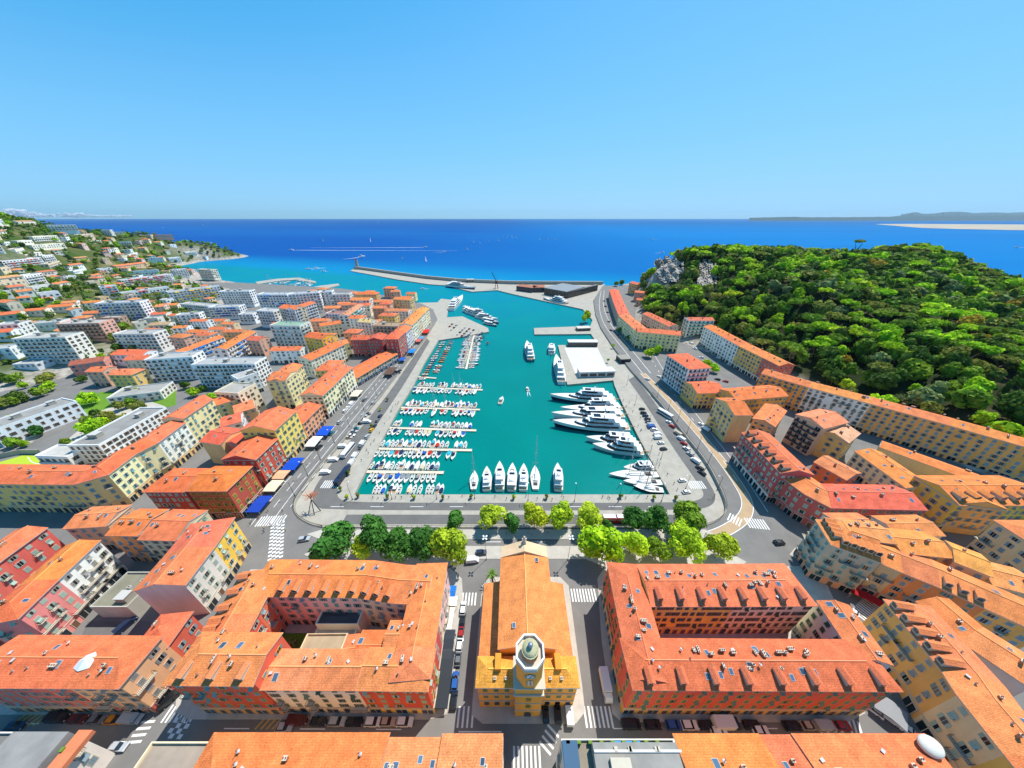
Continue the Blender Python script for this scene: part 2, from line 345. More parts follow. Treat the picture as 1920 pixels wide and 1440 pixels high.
mb = MB(); mb.face([(-42000, -400, SEA), (42000, -400, SEA), (42000, 38000, SEA), (-42000, 38000, SEA)])
ST(mb.obj('sea', [M_water]))

# ------------------------------------------------------------------ town ground (upper level) and quay (lower level)
def zq(x, y): return -1.6
def GQ(px, py):
    z = -1.0
    for _ in range(6):
        x, y = G(px, py, z); z = zq(x, y)
    return (x, y)
UL = [(772, 566), (790, 569), (812, 580), (820, 598), (800, 630), (760, 682), (717, 737), (640, 828), (590, 884), (560, 926), (549, 945), (555, 966), (580, 982), (605, 988)]
UR = [(1310, 989), (1345, 978), (1362, 960), (1362, 940), (1347, 905), (1322, 860), (1285, 816), (1250, 769), (1222, 737), (1180, 690), (1150, 650), (1127, 615), (1117, 590), (1113, 562), (1130, 536)]
def chaikin(p, n=2):
    for _ in range(n):
        q = [p[0]]
        for i in range(len(p)-1):
            a, b = p[i], p[i+1]; q += [(a[0]*.75+b[0]*.25, a[1]*.75+b[1]*.25), (a[0]*.25+b[0]*.75, a[1]*.25+b[1]*.75)]
        p = q+[p[-1]]
    return p
UL, UR = UL[:6]+chaikin(UL[6:]), chaikin(UR[:9])+UR[9:]
U = [G(*p) for p in UL+UR]
coastL = [G(700, 549), G(640, 541), G(560, 536), (-560, 640)]
up = [(-1150, -140), (1150, -140), (1150, 540), (760, 560), (500, 640), G(1200, 534)]+[G(*p) for p in UR[::-1]]+[G(*p) for p in UL[::-1]]+coastL+[(-1150, 620)]
mb = MB(); mb.poly(up, 0.0, 0)
n = len(up)
for i in range(n):
    a, b = up[i], up[(i+1) % n]; mb.face([(a[0], a[1], -6), (b[0], b[1], -6), (b[0], b[1], 0), (a[0], a[1], 0)], 1)
ST(mb.obj('town_ground', [M_asph, M_conc]))
EDGE = [(1135, 533), (960, 532), (865, 528), (800, 522), (677, 505), (664, 503), (657, 508), (680, 512), (745, 524), (805, 533), (836, 535), (885, 547), (932, 544), (960, 551), (1010, 562), (1085, 578), (1093, 580), (1111, 600), (1107, 611), (1001, 615), (1002, 627), (1108, 626), (1117, 640), (1119, 646), (1046, 647), (1064, 721), (1150, 713), (1152, 722), (1167, 757), (1195, 815), (1230, 880), (1256, 927), (664, 927), (704, 848), (744, 773), (776, 721), (795, 682), (822, 638), (862, 632), (917, 622), (915, 615), (867, 593), (838, 595), (840, 580), (855, 563), (827, 560), (820, 567)]
E = [GQ(*p) for p in EDGE]
def dense(pts, st=14.0, closed=False):
    o = []
    for i in range(len(pts)-(0 if closed else 1)):
        a, b = pts[i], pts[(i+1) % len(pts)]; k = max(1, int(math.hypot(b[0]-a[0], b[1]-a[1])/st))
        o += [(a[0]+(b[0]-a[0])*j/k, a[1]+(b[1]-a[1])*j/k) for j in range(k)]
    return o if closed else o+[pts[-1]]
Ud = dense(U); Ed = dense(E)
low = Ud+Ed
mb = MB(); mb.poly(low, zq, 0)
for i in range(len(Ud)-1, len(low)):
    a, b = low[i], low[(i+1) % len(low)]
    mb.face([(a[0], a[1], -7), (b[0], b[1], -7), (b[0], b[1], zq(*b)), (a[0], a[1], zq(*a))], 1)
ST(mb.obj('quay', [M_conc, M_stone]))
# ------------------------------------------------------------------ buildings: shared parts
def window_mesh(shut, state, trim='w', cache={}):
    k = (shut, state, trim)
    if k in cache: return cache[k]
    b = MB(); W, Hh = 1.15, 1.85            # local x along the wall, -y outwards, z up; slots: trim, glass, shutter
    b.box((0, -.01, -.12), (W+.34, .14, .12), 0)                       # sill
    b.box((0, -.01, Hh), (W+.3, .12, .14), 0)
    for s in (-1, 1): b.box((s*(W/2+.07), -.01, 0), (.14, .1, Hh), 0)
    b.box((0, 0, 0), (W, .05, Hh), 1)
    if state == 'closed':
        for s in (-1, 1): b.box((s*W*.25, -.05, .02), (W*.48, .06, Hh-.04), 2)
    elif state == 'open':
        for s in (-1, 1): b.box((s*(W/2+.33), -.05, .02), (.52, .07, Hh-.04), 2)
        b.box((0, -.03, 0), (.07, .05, Hh), 0)
    elif state == 'half':
        b.box((-W*.25, -.05, .02), (W*.48, .06, Hh-.04), 2); b.box((W/2+.33, -.05, .02), (.52, .07, Hh-.04), 2)
    elif state == 'bare':
        b.box((0, -.03, 0), (.07, .05, Hh), 0); b.box((0, -.03, Hh*.62), (W, .05, .07), 0)
    elif state == 'lift':                    # Nice-style shutter pushed out at the bottom
        for s in (-1, 1): b.box((s*W*.25, -.05, Hh*.5), (W*.48, .06, Hh*.48), 2)
        b.face([(-W/2, -.08, Hh*.5), (W/2, -.08, Hh*.5), (W/2, -.55, .1), (-W/2, -.55, .1)][::-1], 2); b.face([(-W/2, -.09, Hh*.5), (W/2, -.09, Hh*.5), (W/2, -.56, .1), (-W/2, -.56, .1)], 2)
    me = b.mesh('window', [M_trim if trim == 'w' else (MT['trim_yellow'] if trim == 'y' else M_white), M_glass, MT['shutter_'+shut]]); cache[k] = me; return me
mat('trim_yellow', C('e0b95c', .85), rough=.85)
def cached(fn):
    c = {}
    def g(*a):
        if a not in c: c[a] = fn(*a)
        return c[a]
    return g
@cached
def shop_mesh(k):
    b = MB()
    if k == 0:
        b.box((0, 0, 0), (3.0, .06, 2.9), 1); b.box((0, -.02, 2.9), (3.3, .16, .35), 0)
        for x in (-1.55, 0, 1.55): b.box((x, -.02, 0), (.14, .12, 2.9), 0)
    elif k == 1:                              # arched door
        b.box((0, 0, 0), (1.7, .06, 2.3), 1)
        pts = [(.85*math.cos(math.pi*i/8), -.03, 2.3+.85*math.sin(math.pi*i/8)) for i in range(9)]; b.face(pts[::-1], 1); b.face(pts, 1)
        for x in (-.95, .95): b.box((x, -.02, 0), (.2, .14, 2.4), 0)
        for i in range(8):
            t0, t1 = math.pi*i/8, math.pi*(i+1)/8
            q = [(r*math.cos(t), -.09, 2.3+r*math.sin(t)) for r, t in ((.85, t0), (1.05, t0), (1.05, t1), (.85, t1))]; b.face(q, 0)
    else:
        b.box((0, 0, 0), (1.3, .06, 2.6), 2); b.box((0, -.02, 2.6), (1.7, .14, .2), 0)
        for x in (-.72, .72): b.box((x, -.02, 0), (.14, .12, 2.6), 0)
    return b.mesh('shopfront', [M_trim, M_glass, MT['shutter_brown']])
@cached
def balcony_mesh(w, k):
    b = MB(); b.box((0, -.5, -.14), (w, 1.0, .14), 0)
    if k == 'rail':
        b.box((0, -.97, .95), (w, .05, .06), 1)
        for s in (-1, 1): b.box((s*(w/2-.03), -.5, .95), (.05, .95, .06), 1)
        nb = max(4, int(w/.28))
        for i in range(nb+1): b.box((-w/2+.03+(w-.06)*i/nb, -.97, 0), (.035, .035, .95), 1, bottom=False)
        for s in (-1, 1):
            for j in range(3): b.box((s*(w/2-.03), -.2-.3*j, 0), (.035, .035, .95), 1, bottom=False)
    else:
        b.box((0, -.97, 0), (w, .06, 1.0), 1)
        for s in (-1, 1): b.box((s*(w/2-.03), -.48, 0), (.06, .94, 1.0), 1)
    return b.mesh('balcony', [M_trim, M_dark if k == 'rail' else M_obj])
@cached
def chimney_mesh(k):
    b = MB(); w = (1.4, .9, 1.9)[k]
    b.box((0, 0, -1), (w, .6, 2.5), 0); b.box((0, 0, 1.5), (w+.16, .76, .12), 1)
    for i in range(max(2, int(w/.5))): b.cyl((-w/2+.25+i*(w-.5)/max(1, int(w/.5)-1), 0, 1.62), .13, .45, 6, 2)
    return b.mesh('chimney', [M_brick, M_trim, MT['pot']])
mat('pot', C('a8553a', .8), rough=.9)
@cached
def skylight_mesh(k):
    b = MB(); w, l = ((.8, 1.1), (1.1, 1.4), (2.4, 2.0))[k]
    b.box((0, 0, -.05), (w+.2, l+.2, .2), 0); b.box((0, 0, .15), (w, l, .03), 1); return b.mesh('skylight', [M_gutter, M_pane])
@cached
def dormer_mesh(k):
    b = MB(); w, hh, d = ((1.5, 1.5, 3.0), (2.4, 1.7, 3.4), (1.7, 1.3, 4.2))[k]
    y0 = -d/2
    b.face([(-w/2, y0, -1), (w/2, y0, -1), (w/2, y0, hh), (-w/2, y0, hh)], 1); b.face([(-w/2, y0, hh), (w/2, y0, hh), (0, y0, hh+w*.3)], 1)
    for s in (-1, 1):
        q = [(s*w/2, y0, -1), (s*w/2, d/2, -1), (s*w/2, d/2, hh), (s*w/2, y0, hh)]; b.face(q if s > 0 else q[::-1], 1)
    b.box((0, y0-.01, .1), (w*.68, .06, hh-.25), 2)
    o = .22
    for s in (-1, 1):
        A = (s*(w/2+o), y0-.3, hh-o*.6+.04); B = (s*(w/2+o), d/2, hh-o*.6+.04); Cc = (0, d/2, hh+w*.3+.06); Dd = (0, y0-.3, hh+w*.3+.06)
        q = [A, B, Cc, Dd]; b.face(q if s > 0 else q[::-1], 0, [(0, 0), (d, 0), (d, 1), (0, 1)])
        q2 = [(p[0], p[1], p[2]-.1) for p in q]; b.face(q2[::-1] if s > 0 else q2, 1)
        b.face([A, Dd, (Dd[0], Dd[1], Dd[2]-.1), (A[0], A[1], A[2]-.1)], 1)
    return b.mesh('dormer', [M_roof, M_trim, M_glass])
@cached
def awning_mesh(w):
    b = MB()
    b.face([(-w/2, 0, .1), (w/2, 0, .1), (w/2, -1.6, -.55), (-w/2, -1.6, -.55)][::-1]); b.face([(-w/2, 0, .05), (w/2, 0, .05), (w/2, -1.6, -.6), (-w/2, -1.6, -.6)])
    b.face([(-w/2, -1.6, -.55), (w/2, -1.6, -.55), (w/2, -1.6, -.85), (-w/2, -1.6, -.85)][::-1])
    for s in (-1, 1): b.face([(s*w/2, 0, .1), (s*w/2, -1.6, -.55), (s*w/2, -1.6, -.6), (s*w/2, 0, .05)])
    return b.mesh('awning', [M_canvas])
@cached
def tank_mesh(k):
    b = MB()
    if k == 0: b.box((0, 0, 0), (3.2, 2.6, 2.2), 0); b.box((0, 0, 2.2), (3.5, 2.9, .15), 1)
    else: b.box((0, 0, 0), (1.1, .9, .9), 1); b.cyl((0, 0, .9), .3, .05, 8, 2)
    return b.mesh('roof_housing', [M_conc, M_gutter, M_dark])

@cached
def vent_mesh(k):
    b = MB()
    if k == 0: b.cyl((0, 0, -.3), .16, 1.1, 7, 0); b.cyl((0, 0, .8), .26, .15, 7, 1, .1)
    elif k == 1: b.box((0, 0, -.3), (.7, .5, .8), 1); b.box((0, 0, .5), (.8, .6, .08), 0)
    else: b.tube((0, 0, -.3), (0, 0, 2.2), .035, 4, 2); b.box((0, 0, 1.6), (1.1, .04, .04), 2); b.box((0, 0, 1.9), (.8, .04, .04), 2); b.sphere((.15, 0, 1.0), .35, 8, 4, 0, .3)
    return b.mesh('roof_vent', [M_gutter, M_brick, M_dark])
BL = []
def away(a, b):
    mx, my = (a[0]+b[0])/2, (a[1]+b[1])/2; nx, ny = b[1]-a[1], a[0]-b[0]
    return -(mx*nx+my*ny) > 0        # outward normal (right of a->b) faces the camera
def add(quad, z0, h, label, wall, roof='ee7a3c', **k):
    d = dict(q=quad, z0=z0, h=h, label=label, wall=wall, roof=roof, shut='bluegrey', fl=max(2, int(round(h/3.4))), ends='gg', kind='nice', gf=None, flat=False, awn=None, bal=.1, name='apartment_house', cat='building', sky=None, chim=None, dorm=0, win=True, rise=None, trim='w', nowin=(), root=None, group=None, states=None, sp=3.0, rail='d8dde0', gfh=None)
    d.update(k); BL.append(d); return d
def rect(a, b, dep):
    if not away(a, b): a, b = b, a
    L = math.hypot(b[0]-a[0], b[1]-a[1]); nx, ny = -(b[1]-a[1])/L, (b[0]-a[0])/L
    return [a, b, (b[0]+nx*dep, b[1]+ny*dep), (a[0]+nx*dep, a[1]+ny*dep)]
def B(p1, p2, h, dep, label, wall, roof='ee7a3c', z0=0.0, **k):
    return add(rect(G(p1[0], p1[1], z0+h), G(p2[0], p2[1], z0+h), dep), z0, h, label, wall, roof, **k)
def BB(p1, p2, h, dep, label, wall, roof='ee7a3c', **k):       # by the base line, on the hillside or the flat town
    a, b = TG(*p1), TG(*p2)
    if abs(math.hypot(a[0], a[1])/math.hypot(b[0], b[1])-1) > .09:      # one end misses the crest: set both at the nearer distance
        n_, f_ = (a, p2) if a[0]**2+a[1]**2 < b[0]**2+b[1]**2 else (b, p1)
        d_ = ray(*f_); t_ = math.hypot(n_[0], n_[1])/math.hypot(d_[0], d_[1]); o_ = (d_[0]*t_, d_[1]*t_, n_[2]); a, b = (a, o_) if n_ is a else (o_, b)
    z0 = min(a[2], b[2])-.5
    return add(rect(a[:2], b[:2], dep), z0, h+abs(a[2]-b[2])*.5+.5, label, wall, roof, **k)
def row(pts, h, dep, segs, z0=0.0, ends='gg', **kw):           # a street front: eave polyline in pixels, one house per stretch
    P = [G(p[0], p[1], z0+h) for p in pts]
    if not away(P[0], P[-1]): P = P[::-1]; segs = segs[::-1]; ends = ends[::-1]
    nrm = []
    for i in range(len(P)-1):
        L = math.hypot(P[i+1][0]-P[i][0], P[i+1][1]-P[i][1]); nrm.append((-(P[i+1][1]-P[i][1])/L, (P[i+1][0]-P[i][0])/L))
    bk = []
    for i in range(len(P)):
        if i == 0: n = nrm[0]; s = 1
        elif i == len(P)-1: n = nrm[-1]; s = 1
        else:
            m = (nrm[i-1][0]+nrm[i][0], nrm[i-1][1]+nrm[i][1]); l = math.hypot(*m); n = (m[0]/l, m[1]/l); s = 1/max(.5, n[0]*nrm[i][0]+n[1]*nrm[i][1])
        bk.append((P[i][0]+n[0]*dep*s, P[i][1]+n[1]*dep*s))
    for i, sg in enumerate(segs):
        sg = dict(sg); e = (ends[0] if i == 0 else 'n')+(ends[1] if i == len(segs)-1 else 'n')
        kk = dict(kw); kk.update(sg)
        kk.setdefault('ends', e)
        add([P[i], P[i+1], bk[i+1], bk[i]], z0, kk.pop('h', h), kk.pop('label'), kk.pop('wall'), **kk)

def inq(q, x, y):
    for i in range(len(q)):
        a, b = q[i], q[(i+1) % len(q)]
        if (b[0]-a[0])*(y-a[1])-(b[1]-a[1])*(x-a[0]) < 0: return False
    return True
def lerp(a, b, t): return (a[0]+(b[0]-a[0])*t, a[1]+(b[1]-a[1])*t)
def construct(d, rng):
    q, z0, h = d['q'], d['z0'], d['h']; cx = sum(p[0] for p in q)/len(q); cy = sum(p[1] for p in q)/len(q)
    root = d['root']
    if root is None: root = TH(d['name'], d['label'], d['cat'], (cx, cy, z0), 0, d['group'])
    d['obj'] = root; rl = root.location.copy()
    def loc(x, y, z): return (x-rl[0], y-rl[1], z-rl[2])
    neg = (-rl[0], -rl[1], -rl[2])
    dist = cdist(cx, cy, z0+h/2); wc = WC(d['wall']); zt = z0+h
    wb = MB(); flat = d['flat']
    dep = math.hypot(q[3][0]-q[0][0], q[3][1]-q[0][1]); rise = d['rise'] if d['rise'] is not None else dep*.17
    zb = z0-(4 if z0 > .5 else .0)
    if flat:
        wb.prism(q, zb, zt+.7, 0, cap=False)
        inn = [lerp(q[i], (cx, cy), .28*1.4/max(3, math.hypot(q[i][0]-cx, q[i][1]-cy))) for i in range(4)]
        for i in range(4):
            j = (i+1) % 4
            wb.face([q[i]+(zt+.7,), q[j]+(zt+.7,), inn[j]+(zt+.7,), inn[i]+(zt+.7,)], 0); wb.face([inn[i]+(zt+.7,), inn[j]+(zt+.7,), inn[j]+(zt,), inn[i]+(zt,)], 0)
        rb = MB(); rb.face([p+(zt,) for p in inn]); rb.obj('roof', [M_flat], root, C(d['roof'], .58), loc=neg)
    else:
        wb.prism(q, zb, zt, 0, cap=False)
        ov = .55; a, b, c, e = q
        def ext(p, o, k):
            l = math.hypot(p[0]-o[0], p[1]-o[1]); return (p[0]+(p[0]-o[0])/l*k, p[1]+(p[1]-o[1])/l*k)
        Rl, Rr = lerp(a, e, .5), lerp(b, c, .5); Lr = math.hypot(Rr[0]-Rl[0], Rr[1]-Rl[1]); el, er = d['ends']
        fa, fb, fc, fe = ext(a, e, ov), ext(b, c, ov), ext(c, b, ov), ext(e, a, ov)
        def shift(p, o, k):
            l = math.hypot(Rr[0]-Rl[0], Rr[1]-Rl[1]); return (p[0]+(Rr[0]-Rl[0])/l*k, p[1]+(Rr[1]-Rl[1])/l*k)
        k = {'h': -ov, 'g': -.18, 'n': 0.0}[el]; fa, fe = shift(fa, 0, k), shift(fe, 0, k)
        k2 = {'h': ov, 'g': .18, 'n': 0.0}[er]; fb, fc = shift(fb, 0, k2), shift(fc, 0, k2)
        inset = min(dep*.45, Lr*.48)
        rl_, rr_ = lerp(fa, fe, .5), lerp(fb, fc, .5)
        if el == 'h': rl_ = shift(Rl, 0, inset)
        if er == 'h': rr_ = shift(Rr, 0, -inset)
        zE = zt+.02; zR = zt+rise+.12
        A, Bq, Cq, Dq = fa+(zE,), fb+(zE,), fc+(zE,), fe+(zE,); RL, RR = rl_+(zR,), rr_+(zR,)
        rb = MB(); sl_ = math.hypot(dep/2+ov, rise)
        ux = lambda p, o=a, dd=((b[0]-a[0])/max(.01, math.hypot(b[0]-a[0], b[1]-a[1])), (b[1]-a[1])/max(.01, math.hypot(b[0]-a[0], b[1]-a[1]))): (p[0]-o[0])*dd[0]+(p[1]-o[1])*dd[1]+cx
        rb.face([A, Bq, RR, RL], 0, [(ux(A), 0), (ux(Bq), 0), (ux(RR), sl_), (ux(RL), sl_)])
        rb.face([Cq, Dq, RL, RR], 0, [(ux(Cq), 0), (ux(Dq), 0), (ux(RL), sl_), (ux(RR), sl_)])
        if el == 'h': rb.face([Dq, A, RL], 0, [(0, 0), (dep, 0), (dep/2, sl_)])
        if er == 'h': rb.face([Bq, Cq, RR], 0, [(0, 0), (dep, 0), (dep/2, sl_)])
        th = .24
        def dn(p): return (p[0], p[1], p[2]-th)
        ring = [(A, Bq), (Cq, Dq)]
        if el == 'h': ring.append((Dq, A))
        elif el == 'g': ring += [(Dq, RL), (RL, A)]
        if er == 'h': ring.append((Bq, Cq))
        elif er == 'g': ring += [(Bq, RR), (RR, Cq)]
        for p, r in ring: rb.face([dn(p), dn(r), r, p], 1)
        rb.face([dn(A), dn(RL), dn(RR), dn(Bq)], 1); rb.face([dn(Cq), dn(RR), dn(RL), dn(Dq)], 1)
        if el == 'h': rb.face([dn(Dq), dn(RL), dn(A)], 1)
        if er == 'h': rb.face([dn(Bq), dn(RR), dn(Cq)], 1)
        ro = rb.obj('roof', [M_roof, M_gutter], root, tuple(a*b for a, b in zip(RC(d['roof'], rng.uniform(.88, 1.08)), (1, rng.uniform(.9, 1.12), rng.uniform(.85, 1.15), 1))), loc=neg)
        if dist < 260:       # ridge capping
            cb = MB(); cb.tube((RL[0], RL[1], RL[2]+.02), (RR[0], RR[1], RR[2]+.02), .17, 5)
            cb.obj('ridge', [M_obj], ro, RC(d['roof'], 1.2))
        if el != 'h': wb.face([e+(zt,), a+(zt,), Rl+(zt+rise-.14,)], 0)
        if er != 'h': wb.face([b+(zt,), c+(zt,), Rr+(zt+rise-.14,)], 0)
    wb.obj('wall', [M_wall], root, wc, loc=neg)
    # facades
    cand = [o for o in BL if o is not d and abs(o['cx']-cx) < 90 and abs(o['cy']-cy) < 90] if dist < 900 else []
    fl = d['fl']; g = d['gfh'] or min(4.0, h/fl*1.12); fh = (h-g)/max(1, fl-1)
    plinth = MB()
    for ei in range(4):
        P, Qq = q[ei], q[(ei+1) % 4]; L = math.hypot(Qq[0]-P[0], Qq[1]-P[1])
        if L < 2.5 or ei in d['nowin']: continue
        dx, dy = (Qq[0]-P[0])/L, (Qq[1]-P[1])/L; nx, ny = dy, -dx; mx, my = (P[0]+Qq[0])/2, (P[1]+Qq[1])/2
        if -(mx*nx+my*ny) < -12 or (mx*nx+my*ny)/max(1, math.hypot(mx, my)) > .25: continue
        rz = math.atan2(dy, dx)
        sp = d['sp'] if dist < 330 else d['sp']*1.25
        cols = max(1, int((L-.6)/sp)); gap = L/cols
        def blocked(x, y, z):
            for o in cand:
                if o['z0']+o['h'] > z and inq(o['q'], x, y): return True
            return False
        if dist < 300 and not blocked(mx+nx*.8, my+ny*.8, z0+1) and not flat:
            for zz, hh_, oo in ((z0+g-.1, .22, .14), (zt-.5, .42, .22)):
                pts = [(P[0], P[1]), (Qq[0], Qq[1]), (Qq[0]+nx*oo, Qq[1]+ny*oo), (P[0]+nx*oo, P[1]+ny*oo)]
                mm = MB(); mm.prism(pts[::-1], zz, zz+hh_, 0, base=True); mm.obj('moulding', [M_trim], root, loc=neg)
        if d['gf'] and dist < 420 and not blocked(mx+nx*.8, my+ny*.8, z0+1):
            pts = [(P[0], P[1]), (Qq[0], Qq[1]), (Qq[0]+nx*.07, Qq[1]+ny*.07), (P[0]+nx*.07, P[1]+ny*.07)]
            pp_ = MB(); pp_.prism(pts[::-1], z0, z0+g, 0); pp_.obj('ground_floor', [M_wall], root, WC(d['gf']), loc=neg)
        if not d['win']: continue
        if d['kind'] == 'mod':
            for k in range(1, fl):
                z = z0+g+(k-1)*fh
                if blocked(mx+nx*.8, my+ny*.8, z): continue
                if ei == 0 or (d['bal'] > .5 and ei in (1, 3)):
                    w = round(L*.9, 1); OB('balcony', balcony_mesh(w, 'solid'), root, loc(mx, my, z), rz, C(d['rail'], .85))
                    if d['awn']:
                        for _ in range(max(1, int(L/9))):
                            if rng.random() < .55:
                                t = rng.uniform(.15, .85); aw = rng.choice((3.0, 4.5, 6.0)); OB('awning', awning_mesh(aw), root, loc(P[0]+dx*L*t, P[1]+dy*L*t, z+fh-.5), rz, C(d['awn'], .85))
        for kf in range(fl):
            for ci in range(cols):
                t = (ci+.5)*gap; x, y = P[0]+dx*t, P[1]+dy*t
                if kf == 0:
                    if dist > 420 or blocked(x+nx*.6, y+ny*.6, z0+2): continue
                    if d['kind'] == 'nice':
                        if d['gf'] is not None or ei == 0:
                            k = 0 if (ci % 2 == 0 and gap > 2.9) else rng.choice((1, 2, 2))
                            s = min(1, gap/3.5) if k == 0 else 1
                            OB('shopfront', shop_mesh(k), root, loc(x+nx*.085, y+ny*.085, z0+.05), rz, None, (s, 1, min(1.0, (g-.5)/3.3)))
                        continue
                    z = z0+1.0
                else: z = z0+g+(kf-1)*fh+max(.35, (fh-1.85)*.42)
                if blocked(x+nx*.6, y+ny*.6, z+.5): continue
                if rng.random() < .04: continue
                st = d['states'] or ('closed', 'closed', 'open', 'open', 'half', 'lift')
                s = rng.choice(st) if d['kind'] != 'mod' else 'bare'
                top = kf == fl-1 and fl > 2
                hs_ = min(1.0, (fh-.75)/1.95)*(.72 if top and d['kind'] == 'nice' else 1.0)
                ws = 1.0 if d['kind'] != 'mod' else rng.choice((1.0, 1.5, 1.9))
                if dist > 420: ws *= 1.15
                OB('window', window_mesh(d['shut'], s, d['trim']), root, loc(x+nx*.02, y+ny*.02, z), rz, None, (ws, 1, hs_))
                if d['kind'] == 'nice' and 0 < kf < fl-1 and dist < 300 and rng.random() < d['bal']*(1.5 if kf == 1 else 1):
                    OB('balcony', balcony_mesh(rng.choice((1.9, 1.9, min(4.6, gap*1.6))), 'rail'), root, loc(x, y, z-.14), rz)
    # roof furniture
    a, b, c, e = q; Lf = math.hypot(b[0]-a[0], b[1]-a[1]); rz = math.atan2(b[1]-a[1], b[0]-a[0])
    if flat:
        for _ in range(d['chim'] if d['chim'] is not None else max(1, int(Lf*dep/160))):
            s, v = rng.uniform(.15, .85), rng.uniform(.25, .75); p = lerp(lerp(a, b, s), lerp(e, c, s), v)
            k = 0 if rng.random() < .4 and min(Lf, dep) > 7 else 1
            OB('roof_housing', tank_mesh(k), root, loc(p[0], p[1], zt+.01), rz)
        return
    tilt = math.atan2(rise, dep/2)
    nch = d['chim'] if d['chim'] is not None else (max(1, int(Lf/7)) if dist < 450 else rng.randint(0, 1))
    for i in range(nch):
        s, v = min(.95, max(.05, (i+rng.uniform(.2, .8))/nch)), rng.choice((rng.uniform(.3, .46), rng.uniform(.55, .8)))
        if el == 'h' or er == 'h': s = .25+s*.5
        p = lerp(lerp(a, b, s), lerp(e, c, s), v); z = zt+rise*(1-abs(2*v-1))
        OB('chimney', chimney_mesh(rng.randint(0, 2)), root, loc(p[0], p[1], z), rz+rng.choice((0, math.pi/2)), None, (rng.uniform(.5, .9), rng.uniform(.7, 1), rng.uniform(.55, .9)))
    nsk = d['sky'] if d['sky'] is not None else (max(0, int(Lf/9)) if dist < 330 else 0)
    for i in range(nsk):
        s, v = min(.92, max(.08, (i+rng.uniform(.1, .9))/nsk)), rng.choice((rng.uniform(.18, .4), rng.uniform(.62, .8)))
        if el == 'h' or er == 'h': s = .25+s*.5
        p = lerp(lerp(a, b, s), lerp(e, c, s), v); z = zt+rise*(1-abs(2*v-1))+.12
        o = OB('skylight', skylight_mesh(rng.choice((0, 0, 1))), root, loc(p[0], p[1], z)); o.rotation_euler = (tilt if v < .5 else -tilt, 0, rz)
    if dist < 170:
        for i in range(max(2, int(Lf/5))):
            s, v = rng.uniform(.08, .92), rng.uniform(.12, .88); p = lerp(lerp(a, b, s), lerp(e, c, s), v); z = zt+rise*(1-abs(2*v-1))
            OB('roof_vent', vent_mesh(rng.randint(0, 2)), root, loc(p[0], p[1], z), rng.uniform(0, 6.28))
    for i in range(d['dorm']):
        s = (i+.5)/d['dorm']; v = .8 if d.get('dback') else .2; p = lerp(lerp(a, b, s), lerp(e, c, s), v); z = zt+rise*.4-.1
        OB('dormer', dormer_mesh(d.get('dk', 0)), root, loc(p[0], p[1], z), rz+(math.pi if d.get('dback') else 0), RC(d['roof']))
# ------------------------------------------------------------------ buildings: the survey
def W(x0, y0, x1, y1, h, dep, label, wall, roof='ee7a3c', **k): return add(rect((x0, y0), (x1, y1), dep), 0.0, h, label, wall, roof, **k)
S = lambda label, wall, **k: dict(label=label, wall=wall, **k)
# bottom strip: roofs right under the camera (only far eave and roof show)
def strip(x0, x1, y, h, dep, label, wall, roof='ee7a3c', **k):
    a, b = G(x0, y, h), G(x1, y, h); return add([(a[0], a[1]-dep), (b[0], b[1]-dep), b, a], 0.0, h, label, wall, roof, nowin=(0,), **k)
strip(-40, 132, 1374, 16, 12, 'white roof-terrace building at the bottom left corner with grey flat roof', 'f0d8c8', '9a968f', flat=True, chim=2)
strip(288, 400, 1392, 13, 12, 'low beige terrace house beside the bottom left crossing', 'dcc9a2', 'c9b6a2', flat=True, chim=1)
strip(402, 729, 1380, 17, 14, 'long plain orange roof at the bottom edge left of centre', 'e8b48a', 'f07c3e', ends='hg', sky=0, chim=5)
strip(731, 827, 1389, 16.6, 13, 'orange roofed house with planted back terrace at the bottom edge', 'e6c3a0', 'f28a52', sky=5, chim=3)
strip(830, 942, 1382, 17.2, 14, 'mottled orange roof at the bottom edge beside the zebra street', 'e9bb93', 'ea8450', ends='gg', sky=6, chim=1)
strip(1052, 1262, 1387, 17, 13, 'roof-terrace building with grey flat roof and pool at the bottom edge', 'efe3cf', 'b3a48e', flat=True, chim=0)
strip(1264, 1424, 1382, 17, 14, 'plain orange roof just right of the terrace building at the bottom edge', 'e7b184', 'f6803a', sky=1, chim=3)
strip(1426, 1486, 1384, 16.7, 14, 'narrow orange roof between two plain roofs at the bottom edge', 'eac3a0', 'f07a42', sky=3, chim=1)
strip(1488, 1611, 1382, 17.1, 14, 'wide orange roof with glazed hatch at the bottom edge right of centre', 'e8b48a', 'ee7f48', sky=1, chim=2)
strip(1613, 1735, 1382, 16.8, 14, 'orange roof with three dormers beside the white dome at the bottom edge', 'e9bb93', 'f2773a', ends='gh', sky=0, chim=3)
